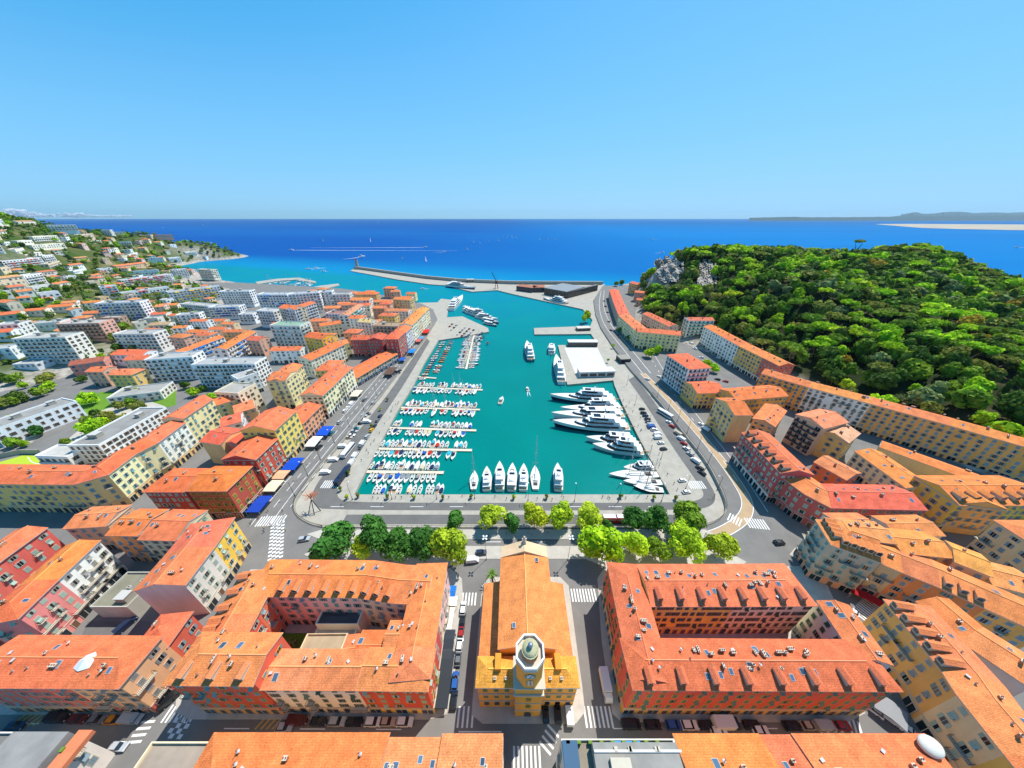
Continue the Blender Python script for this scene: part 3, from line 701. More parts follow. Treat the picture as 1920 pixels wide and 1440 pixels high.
# block left of the church
B((311, 1280), (476, 1282), 20, 9.5, 'tall brick-red corner house with three dormers left of the lawn courtyard', 'cf5636', 'ee8350', ends='hg', gf='e7a24a', trim='y', shut='teal', dorm=3, dk=0, fl=5)
B((487, 1289), (577, 1289.5), 16.5, 7, 'white shuttered house next to the tall brick-red corner house', 'e7e0cc', 'ef8a54', gf='d9d0bb', shut='green', fl=5, bal=.25)
B((577, 1289.5), (667, 1290), 16.7, 7, 'cream shuttered house between white house and red corner house by church street', 'e2dac4', 'ef8650', gf='d8c8a6', shut='dgreen', fl=5, bal=.25)
B((667, 1290), (800, 1292), 16.5, 7.4, 'red corner house with yellow ground floor left of the church', 'd1502f', 'ef8448', ends='gh', gf='e6b53a', trim='y', shut='mint', fl=5, bal=0)
row([(804, 1268), (811, 1215), (822, 1150), (836, 1058)], 17.3, 9, [S('red house with yellow shutters on the church street behind the corner house', 'd1563a', roof='ef7d44', shut='olive'), S('cream house on the church street above the dark terrace awnings', 'e8d6ae', roof='f07a40', shut='mint'), S('pink house at the top of the church street facing the square', 'e8b9b4', roof='f2803e', shut='grey', dorm=0)], ends='hh', bal=.12)
row([(462, 1116), (512, 1116), (592, 1117), (672, 1118), (737, 1128), (800, 1131)], 17.5, 10.2, [S('orange hipped corner house at the far left of the courtyard block', 'd9a08c', dorm=0, win=False), S('pink courtyard house with six small dormers facing the lawn', 'e3a79b', dorm=3, shut='bluegrey'), S('pink courtyard house with blue balconies behind the ribbed grey roof', 'e0aaa0', dorm=3, shut='teal', bal=.35), S('beige courtyard house with pale shutters beside the dormered pink houses', 'dbc39c', dorm=3, shut='bluegrey'), S('orange roofed corner house of the courtyard block nearest the square trees', 'd9b892', dorm=0)], ends='hn', roof='f17c3c')
row([(436, 1236), (481, 1152), (526, 1066)], 17.8, 11, [S('long red-walled house with row of dormers on the left side of the courtyard block', 'd5482c', roof='f07c40', dorm=5, dk=0, dback=1, shut='mint'), S('orange roofed house with dormers at the far left corner of the courtyard block', 'cf6a45', roof='ee7d48', dorm=3, dk=0, dback=1)], ends='hh', bal=.08)
B((659, 1242), (724, 1242), 14, 6.6, 'low tiled annex with four skylights inside the courtyard block', 'c9694a', 'ef6f3a', rise=.8, sky=4, chim=0)
B((636, 1245), (658, 1243), 12, 6, 'narrow tiled lean-to beside the courtyard annex', 'd9a07c', 'ec7a45', rise=.6, sky=0, chim=0)
B((716, 1222), (812, 1221), 16, 6.6, 'low gabled house with red end wall inside the courtyard block', 'c94e4a', 'ee8450', sky=3, chim=2, win=False)
B((560, 1226), (640, 1225), 8, 4.5, 'flat beige terrace with parapet beside the lawn', 'c9b08e', 'd8bf9d', flat=True, chim=0, win=False)
B((592, 1172), (672, 1172), 8, 5, 'dark ribbed metal roof above the courtyard terrace', 'd6cdbb', '6c6e72', flat=True, chim=0, win=False)
B((586, 1200), (664, 1199), 5, 6, 'pale courtyard terrace with loungers in front of the ribbed roof', 'd9cfbd', 'e8dccb', flat=True, chim=0, win=False)
# blocks at the far left bottom
row([(-75, 1285), (120, 1286), (222, 1287)], 17.5, 9.5, [S('pink-red house with orange ground floor at the bottom left street', 'd0624f', gf='e3973f', roof='ef7242', sky=3), S('salmon corner house with planted balconies at the bottom left crossing', 'dfa878', gf='b8503c', roof='f07a48', bal=.4)], ends='gh', shut='grey')
row([(33, 1158), (107, 1087), (185, 1014)], 17.2, 9, [S('pink house with terraces and awnings above the small car park', 'd98078', roof='f1713e', bal=.6, shut='mint'), S('white house with stepped planted terraces behind the small car park', 'ece6da', roof='f58a34', bal=.5, shut='grey')], ends='hg')
row([(-70, 1108), (0, 1052), (86, 990)], 17, 9.5, [S('red shuttered house cut by the left edge of the picture', 'd2604e', roof='f07a4a', shut='mint', trim='w'), S('red house with large pale shutters at the left above the pink terraces', 'd4594a', roof='ef7444', shut='mint')], ends='gg')
row([(-60, 1196), (10, 1150)], 12, 9, [S('low orange roof at the left edge beside the pink terraces', 'c96a50', roof='ef7a40')], ends='gg')
B((200, 1002), (260, 1003), 16, 10.5, 'orange plastered house with blue shutters at the left inner yard', 'd98d52', 'f6822e', shut='blue', chim=5)
B((260, 1010), (330, 1012), 15.5, 12, 'grey-green plastered house with large skylights at the left inner yard', 'c2b79c', 'ef6f45', shut='green', sky=4)
row([(345, 1097), (399, 1027), (437, 972)], 17, 13.5, [S('grey house with blank lavender end wall left of the square', 'cfc6b8', roof='ee7546', shut='mint', nowin=(3,)), S('yellow house with balconies facing the left end of the square', 'e8b63c', roof='ee6f44', shut='mint', bal=.35, gf='e0b24c')], ends='gh', sky=3)
B((312, 1212), (357, 1150), 13, 8, 'small red-walled house with hipped roof behind the left street', 'c9563a', 'ec6f3e', ends='hh', rise=2)
B((170, 1140), (240, 1140), 6, 11, 'low flat grey-green garage roof with pale skylights', 'a9a89c', 'a9a58f', flat=True, chim=3, win=False)
B((120, 990), (200, 985), 14, 9, 'low jumble of orange roofs beside the dark left street', 'd9a57f', 'ee8350', chim=4)
# long ochre front left of the port
row([(-70, 905), (17, 906), (82, 907), (142, 907), (202, 890), (252, 852), (295, 830), (347, 792), (402, 755), (437, 744)], 18, 10.5, [S('yellow house with dark balcony at the left edge of the long ochre row', 'e5bd6a'), S('yellow house with long top balcony in the long ochre row', 'e3b75f', bal=.2), S('ochre house before the bend of the long ochre row', 'e2b566', bal=.2), S('ochre house on the bend of the long row with teal shutters', 'e8c27a', shut='teal'), S('cream house just past the bend of the long row', 'efe0a8', shut='teal', bal=.2), S('cream house with striped shutters, second past the bend', 'e6d7a0', shut='teal', bal=.3), S('white house with many balconies in the long row', 'f0ead6', bal=.4), S('tall yellow house near the far end of the long row', 'ecd79a', h=20.5, bal=.2, ends='gg', shut='teal'), S('pale yellow house at the far end of the long row', 'efd68c', h=16)], ends='gg', roof='ef6f3c', gf='d9b06a', shut='bluegrey')
B((270, 921), (346, 921), 17, 12.5, 'dark red house with white window frames and hipped roof left of the square', 'a93f2a', 'f2702f', ends='hg', shut='mint', trim='w', sp=2.6)
B((350, 919.5), (424, 919.5), 17.3, 13.5, 'dark red corner house with yellow shutters at the left of the square', 'ac432c', 'f67a28', ends='gh', shut='olive', trim='y', sp=2.6, gf='8d3324')
# left quay front (facades towards the harbour)
Q = [(106.6, 122, 17, 15.5, 'brick-red quay house with cream balconies nearest the square', 'b9452c', dict(gf='c9653c', bal=.35, shut='mint')),
     (122.3, 140, 22, 17, 'tall yellow quay house with green shutters', 'ecc75e', dict(bal=.3, shut='green', gf='e8b95a')),
     (140.6, 160, 12.6, 14, 'low salmon quay house beside the tall yellow one', 'e59a6c', dict(shut='brown', gf='d97f58')),
     (164, 184, 17.3, 14, 'cream quay house with painted orange end wall', 'ead9ac', dict(shut='green', gf='efe9dc', bal=.15)),
     (184, 205, 17.5, 14, 'pale cream quay house with balconies in the middle of the left quay', 'e6dcb8', dict(shut='dgreen', gf='efe9dc', bal=.25))]
for y0, y1, h, dep, lab, wl, kk in Q: W(-120, y0, -120, y1, h, dep, lab, wl, 'ee6a3a', **kk)
W(-120, 207, -104, 254, 7.5, 16, 'low orange roofed restaurant row on the left quay', 'e2b25a', 'f0743a', shut='blue', gf='4f7fae', chim=4)
W(-137, 207, -137, 225, 14, 13, 'yellow house with hipped roof behind the quay restaurants', 'e8cf86', 'f07038', ends='hh')
W(-102.5, 257, -102, 276, 20.5, 12, 'tall red quay house with orange roof past the restaurants', 'b93d35', 'f06030', ends='hg', shut='mint')
W(-118, 259, -118, 273, 19, 13, 'dark red roofed house behind the tall red quay house', 'a83a34', 'e0582e')
W(-102, 278, -101.5, 296, 19, 13, 'pale lilac quay house beside the tall red one', 'd9d0d2', 'e86f3c', shut='teal')
for i, (y0, y1, wl, lab) in enumerate([(298, 315, 'e9e0c6', 'cream quay house with many balconies, first of the far left quay'), (315, 332, 'e2d2ae', 'beige quay house with many balconies, second of the far left quay'), (332, 349, 'ece4d0', 'off-white quay house, third of the far left quay'), (349, 367, 'e6d6b4', 'beige end house of the far left quay')]):
    W(-102, y0, -101, y1, 20-i*.3, 13, lab, wl, 'f0913f' if i != 2 else 'ef8238', bal=.3, shut='green')
# town behind the left quay
for p1, p2, h, dep, lab, wl, rf, kk in [
  ((375, 827), (414, 833), 15, 12, 'beige blank-walled house behind the brick-red quay house', 'e3bf80', 'ec5f3a', dict(win=False)),
  ((414, 800), (452, 790), 15, 11, 'lavender-walled house with red chimneys behind the yellow row end', 'd9cfd4', 'ee5f38', {}),
  ((455, 838), (492, 815), 14, 12, 'red-orange roofed house tucked behind the yellow quay house', 'd6774f', 'e8552f', {}),
  ((440, 775), (478, 764), 13, 12, 'low orange roof with courtyard left of the salmon quay house', 'dca76e', 'ee7a4a', {}),
  ((500, 713), (535, 713), 22, 14, 'tall pale yellow block with small windows behind the left quay', 'efd79a', 'f0743a', dict(bal=0)),
  ((537, 714), (567, 684), 21, 12, 'tall yellow stepped house behind the left quay', 'efcf86', 'f0743a', dict(bal=.2)),
  ((582, 676), (645, 646), 16, 13, 'long orange roof with chimney rows behind the left quay', 'eadfc4', 'ef7236', dict(chim=6)),
  ((505, 658), (562, 657), 12, 10, 'long white low house with orange roof behind the left quay', 'eee9df', 'f0793c', {}),
  ((570, 631), (603, 636), 20, 13, 'bright yellow house with orange roof behind the left quay', 'eab532', 'f06c36', dict(bal=.2)),
  ((657, 637), (690, 637), 17, 12, 'red house with arched loggia behind the left quay', 'b83a33', 'ef6236', {}),
  ((618, 652), (655, 643), 14, 12, 'small yellow house between the bright yellow and red houses', 'ead592', 'ef7a44', {}),
  ((505, 611), (562, 612), 25, 14, 'grey-green balconied tower block with green roof terrace', 'd3d8cf', 'a9c9b0', dict(kind='mod', flat=True, bal=.6, rail='cfd6d0')),
  ((522, 577), (550, 581), 24, 14, 'beige tower with orange roof among the white blocks', 'ead0a4', 'ee7038', dict(kind='mod')),
  ((552, 581), (592, 568), 24, 12, 'white balconied tower with orange roof edge behind the quay', 'efefec', 'ee7038', dict(kind='mod', bal=.6)),
  ((480, 553), (538, 553), 27, 14, 'big white apartment slab by the sea, left half', 'f0f2f4', 'd8dadb', dict(kind='mod', flat=True, awn='3b7fd0')),
  ((540, 553), (598, 549), 27, 14, 'big white apartment slab by the sea, middle', 'eef1f4', 'd8dadb', dict(kind='mod', flat=True)),
  ((600, 548), (622, 547), 25, 12, 'white seaside block at the right end of the slab', 'f2f2ef', 'd8dadb', dict(kind='mod', flat=True)),
  ((622, 553), (655, 552), 22, 13, 'grey balconied seaside block', 'cfd0cb', 'c9c9c4', dict(kind='mod', flat=True)),
  ((480, 583), (512, 585), 20, 13, 'white cubic block with small windows left of the grey-green tower', 'f3f1ec', 'dcd8d0', dict(flat=True, kind='mod', bal=0)),
  ((610, 588), (650, 590), 16, 12, 'white flat block with red parapet behind the quay', 'eef0f2', 'c98a78', dict(flat=True, kind='mod')),
  ((653, 592), (682, 572), 17, 11, 'pale block with green awnings behind the far left quay', 'e8e2da', 'd98a6a', dict(kind='mod', awn='3aa08c')),
  ((656, 563), (692, 563), 19, 13, 'white block with small orange roof near the sea', 'ece6da', 'f07f3e', dict(kind='mod')),
  ((665, 552), (705, 552), 16, 13, 'orange villa with tiled roof near the ferry pier', 'e9a95c', 'ee6f2f', dict(ends='hh')),
  ((698, 578), (720, 578), 15, 11, 'terracotta house with flat terrace near the ferry pier', 'dc8a5e', 'ee7a48', {}),
  ((723, 583), (765, 584), 13, 11, 'pink and white house near the ferry pier', 'ecd3cc', 'e98a60', {}),
  ((737, 561), (768, 563), 16, 12, 'ochre house nearest the ferry pier', 'e3b878', 'f0793c', {}),
  ((700, 566), (735, 566), 14, 10, 'orange roofed house between the villa and the ferry pier', 'e4c194', 'ee7438', {}),
  ((697, 611), (747, 613), 17, 13, 'brown roof-terrace block behind the cream far quay houses', 'cdb391', 'c9ab8c', dict(flat=True, kind='mod', rail='b9a48c')),
  ((670, 603), (695, 605), 19, 11, 'pale stone house beside the brown roof-terrace block', 'e4dccb', 'e2b48e', {}),
  ((600, 612), (640, 606), 15, 11, 'long orange roof beside the white flat block', 'e9cfa0', 'ee6c34', {}),
  ((402, 736), (446, 739), 20, 13, 'beige block with brown windows at the end of the school', 'e3d3b4', 'cfc8bd', dict(flat=True, shut='brown', bal=0)),
  ((446, 712), (482, 700), 15, 11, 'white house with flat roof beside the beige block', 'efece6', 'd9d4cc', dict(flat=True)),
  ((270, 676), (360, 670), 19, 13, 'white slab block with dark square windows, left one of the pair', 'e6e8ec', 'd3d2ce', dict(flat=True, kind='mod', bal=0)),
  ((358, 685), (478, 683), 19, 13, 'white slab block with dark square windows, right one of the pair', 'e8eaee', 'd3d2ce', dict(flat=True, kind='mod', bal=0)),
  ((340, 662), (420, 632), 14, 10, 'long white house with orange roof and blue awnings behind the slab blocks', 'eeeae2', 'f47634', dict(awn='2f78c8', kind='mod')),
  ((424, 655), (480, 622), 15, 11, 'pink gabled house with blue awnings behind the slab blocks', 'edd2c8', 'f47a3c', dict(awn='2f78c8', kind='mod')),
  ((-20, 810), (144, 753), 11, 15, 'long white school wing with checkered red panels', 'efefec', 'b9b7b2', dict(flat=True, kind='school', shut='brown', sp=2.7)),
  ((185, 836), (312, 765), 12, 16, 'second school wing with grey roof beside the ochre row', 'ecebe6', 'b3b1ac', dict(flat=True, kind='school', shut='brown', sp=2.7)),
  ((66, 856), (126, 858), 8, 9, 'small white cubic pavilion beside the sports pitch', 'f2f2f0', 'e6e2d8', dict(flat=True, kind='mod', bal=0, chim=0)),
  ((200, 748), (300, 735), 6, 16, 'low flat school hall with dark roof panels', 'd9d5cb', 'c6c3bb', dict(flat=True, kind='mod', bal=0))]:
    if kk.get('kind') == 'school': kk = dict(kk, kind='plain', states=('closed', 'bare', 'open'))
    B(p1, p2, h, dep, lab, wl, rf, **kk)
# right of the square and along the right quay
row([(1662, 1127), (1767, 1255), (1797, 1302), (1887, 1415), (1965, 1510)], 17, 11, [S('ochre house with burgundy cornice at the lower right street', 'e0a050', dorm=5, dk=2, bal=.2, shut='grey'), S('ochre house with roof terrace windows at the lower right', 'e39f4c', bal=.3, shut='grey'), S('beige house with iron balconies at the lower right', 'e4c08e', bal=.35, shut='mint', dorm=0), S('yellow house in the bottom right corner', 'dfae4e', bal=.2, shut='blue')], ends='hg', roof='f2814a')
row([(1720, 1128), (1800, 1200), (1935, 1290)], 15.5, 10, [S('lower orange roof with long lavender back wall behind the ochre houses', 'cfc3cf', roof='f58a48', win=False), S('orange roof at the right edge behind the beige balcony house', 'd3c6c8', roof='f4854a', win=False)])
row([(1532, 975), (1560, 1021), (1654, 1054)], 19, 13, [S('blue-grey corner house with arched dormers at the right of the square', 'ab9f8c', dorm=4, dk=0, bal=.75, shut='teal'), S('blue-grey house with mansard dormers and long balconies right of the big red block', 'a99c88', dorm=5, dk=0, bal=.75, shut='teal')], ends='gg', roof='f48a48', gf='d98a5c')
row([(1654, 1056), (1692, 1072), (1762, 1100), (1850, 1140), (1960, 1190)], 16, 11, [S('cream house with blue roof loggia above the red awning', 'c9ab7c', bal=.6, gf='a8483c'), S('deep orange house with skylights along the right street', 'dd7f38', bal=.15, shut='grey'), S('deep orange house with bright green shutters at the right', 'dc7c36', shut='green', bal=.15, dorm=3), S('orange-yellow house with glazed loggia at the right edge', 'e2a04c', bal=.3)], ends='gg', roof='f28848')
for p1, p2, h, dep, lab, wl, rf, kk in [
  ((1690, 1035), (1790, 1045), 17, 9, 'yellow house with shutters behind the deep orange street front', 'e6b75c', 'f4843c', dict(bal=.1)),
  ((1790, 1052), (1860, 1080), 17, 9, 'orange roof with open loggia behind the deep orange street front', 'd9b487', 'f69040', {}),
  ((1860, 1095), (1960, 1120), 15, 9, 'orange roof with round skylight at the right edge', 'd9b487', 'f58a45', {}),
  ((1595, 1008), (1680, 1018), 18, 8, 'glazed roof house between the blue-grey house and the red street front', 'cdbfae', 'ef8a58', dict(win=False, sky=4, chim=4)),
  ((1572, 990), (1640, 990), 17, 6, 'orange roof with tall chimneys behind the blue-grey corner', 'cdbfae', 'f2844c', dict(win=False)),
  ((1680, 1005), (1770, 1003), 16, 8, 'mottled orange roof behind the red street front', 'cbb9a6', 'f08a50', dict(win=False)),
  ((1527, 866), (1588, 900), 13, 11, 'orange plastered house with dark patched roof behind the red front', 'e0913c', 'ef7f4c', {}),
  ((1604, 846), (1700, 915), 12, 12, 'cream hall with arched windows and long orange roof', 'e2cf9a', 'f7873c', dict(sky=6, bal=0)),
  ((1650, 838), (1835, 905), 9, 8, 'long narrow orange shed roof behind the arched hall', 'cbb48a', 'f8883c', dict(chim=2, win=False, sky=1)),
  ((1543, 803), (1590, 791), 19, 13, 'tall beige blank-walled building with dark balconies on its side', 'e3b685', 'f28657', dict(nowin=(0,), kind='mod', bal=.9, rail='5a4a48')),
  ((1590, 830), (1612, 812), 15, 12, 'narrow yellow house beside the beige blank wall', 'e2b75e', 'e59a86', {}),
  ((1380, 750), (1478, 742), 15, 14, 'orange house with tiled roof behind the tan gabled house', 'e5a23c', 'f27838', {}),
  ((1452, 800), (1474, 770), 14, 10, 'small orange roof between the red mansard house and the balcony building', 'd9a05c', 'f07a45', {}),
  ((1868, 977), (1960, 1035), 17, 12, 'beige house with pale shutters at the right edge', 'dcb684', 'f4854a', dict(ends='hg')),
  ((1195, 622), (1277, 629), 17.3, 13, 'cream corner house facing the ferry terminal', 'e6cf8e', 'f0703a', dict(shut='bluegrey', bal=0)),
  ((1293, 601), (1340, 601), 21, 11, 'white house with green balconies under the wooded hill', 'e9e2d6', 'e8744a', dict(kind='mod', rail='8fc0b0', bal=.6)),
  ((1292, 692), (1333, 689), 21.5, 26, 'white balconied apartment block with red roof on the right quay', 'ece8e4', 'e0603e', dict(kind='mod', bal=.9, rail='c4c6cc', ends='hh', rise=1.2, sky=3, chim=2)),
  ((1307, 737), (1360, 736), 12.5, 16, 'yellow house between the white block and the tan gabled house', 'e3b155', 'f07240', {}),
  ((1377, 778), (1412, 778), 19.5, 18, 'tan gabled house with pale front along the right quay street', 'e4b771', 'f47f3c', dict(nowin=(0,))),
  ((1330, 790), (1352, 800), 6, 12, 'low arcaded annex with roof terrace beside the tan gabled house', 'e0ad58', 'dcb49c', dict(flat=True, bal=0)),
  ((1180, 530), (1195, 534), 18, 12, 'tall orange tower house below the cliff', 'e8a256', 'ee6f3c', {}),
  ((1190, 548), (1212, 550), 14, 11, 'orange and pink house stepping down below the cliff', 'dfa184', 'ee7446', {}),
  ((1193, 562), (1218, 565), 9, 10, 'lowest orange roofed house below the cliff', 'dba787', 'ee7a4a', {})]:
    B(p1, p2, h, dep, lab, wl, rf, **kk)
row([(1392, 811), (1465, 887)], 18, 13, [S('dark red house with mansard dormers facing the right quay street', 'b04a48', dorm=6, dk=1, bal=.4, shut='mint', gf='d8d2cc')], ends='gg', roof='f2764c')
row([(1465, 893), (1510, 926), (1558, 951), (1737, 955)], 14.5, 12, [S('red house with arched shopfronts on the curve right of the square', 'b94f4a', shut='mint'), S('red house with arched doors on the curve beside the blue-grey house', 'bb514a', shut='mint'), S('long red house with green shutters behind the blue-grey house', 'bb4b42', roof='ef6442', shut='green', sky=7, chim=6)], ends='gg', roof='f2824a', trim='w')
row([(1745, 907), (1796, 945)], 16, 16, [S('orange-tan end of the yellow house with big dormers', 'dca257', bal=.2)], ends='nn', roof='f4863e')
B((1797, 946), (1975, 946), 16.2, 15, 'yellow house with big triangular dormers at the right', 'e2b23c', 'f6883c', dorm=7, dk=1, shut='grey', bal=.2)
row([(1428, 700), (1517, 726), (1634, 757), (1780, 797), (1925, 838), (2000, 860)], 19, 11, [S('ochre balconied house at the near end of the long row below the wood', 'e29a38', shut='blue', bal=.3), S('white balconied house in the long row below the wood', 'e4ddd4', bal=.4, shut='grey'), S('long orange front with pale blue shutters below the wood, left half', 'e8a04a', shut='bluegrey', bal=.03), S('long orange front with pale blue shutters below the wood, right half', 'e6a24c', shut='bluegrey', bal=.03), S('orange front with stair tower at the right edge below the wood', 'e7a650', shut='bluegrey')], ends='gg', roof='f58340', fl=7)
row([(1320, 612), (1352, 630), (1385, 648), (1430, 670), (1462, 686)], 19.5, 12, [S('white house with balconies, first of the row under the wooded hill', 'ece6dc', bal=.3), S('white house with balconies, second of the row under the wooded hill', 'eae4da', bal=.3), S('yellow house in the row under the wooded hill', 'e6b45a', bal=.3), S('brick-red house at the end of the row under the wooded hill', 'd0593e', bal=.3)], ends='gg', roof='f4813c', gf='dcd6cc')
row([(1143, 543), (1150, 565), (1160, 590)], 13, 13, [S('orange roofed quay house at the bend towards the breakwater', 'd9b08c', roof='ec6138'), S('red-orange roofed quay house, second from the bend', 'd8a27e', roof='ec6a3c')], ends='hg')
row([(1160, 591), (1195, 622)], 16.5, 13, [S('cream and green quay house with rooftop terraces', 'e4d5a0', roof='ef7c4a', shut='green')], ends='gg')
row([(1205, 588), (1255, 612)], 14, 11, [S('tangle of orange roofs behind the cream corner house', 'e2b49a', roof='ee6e42')], ends='gg')
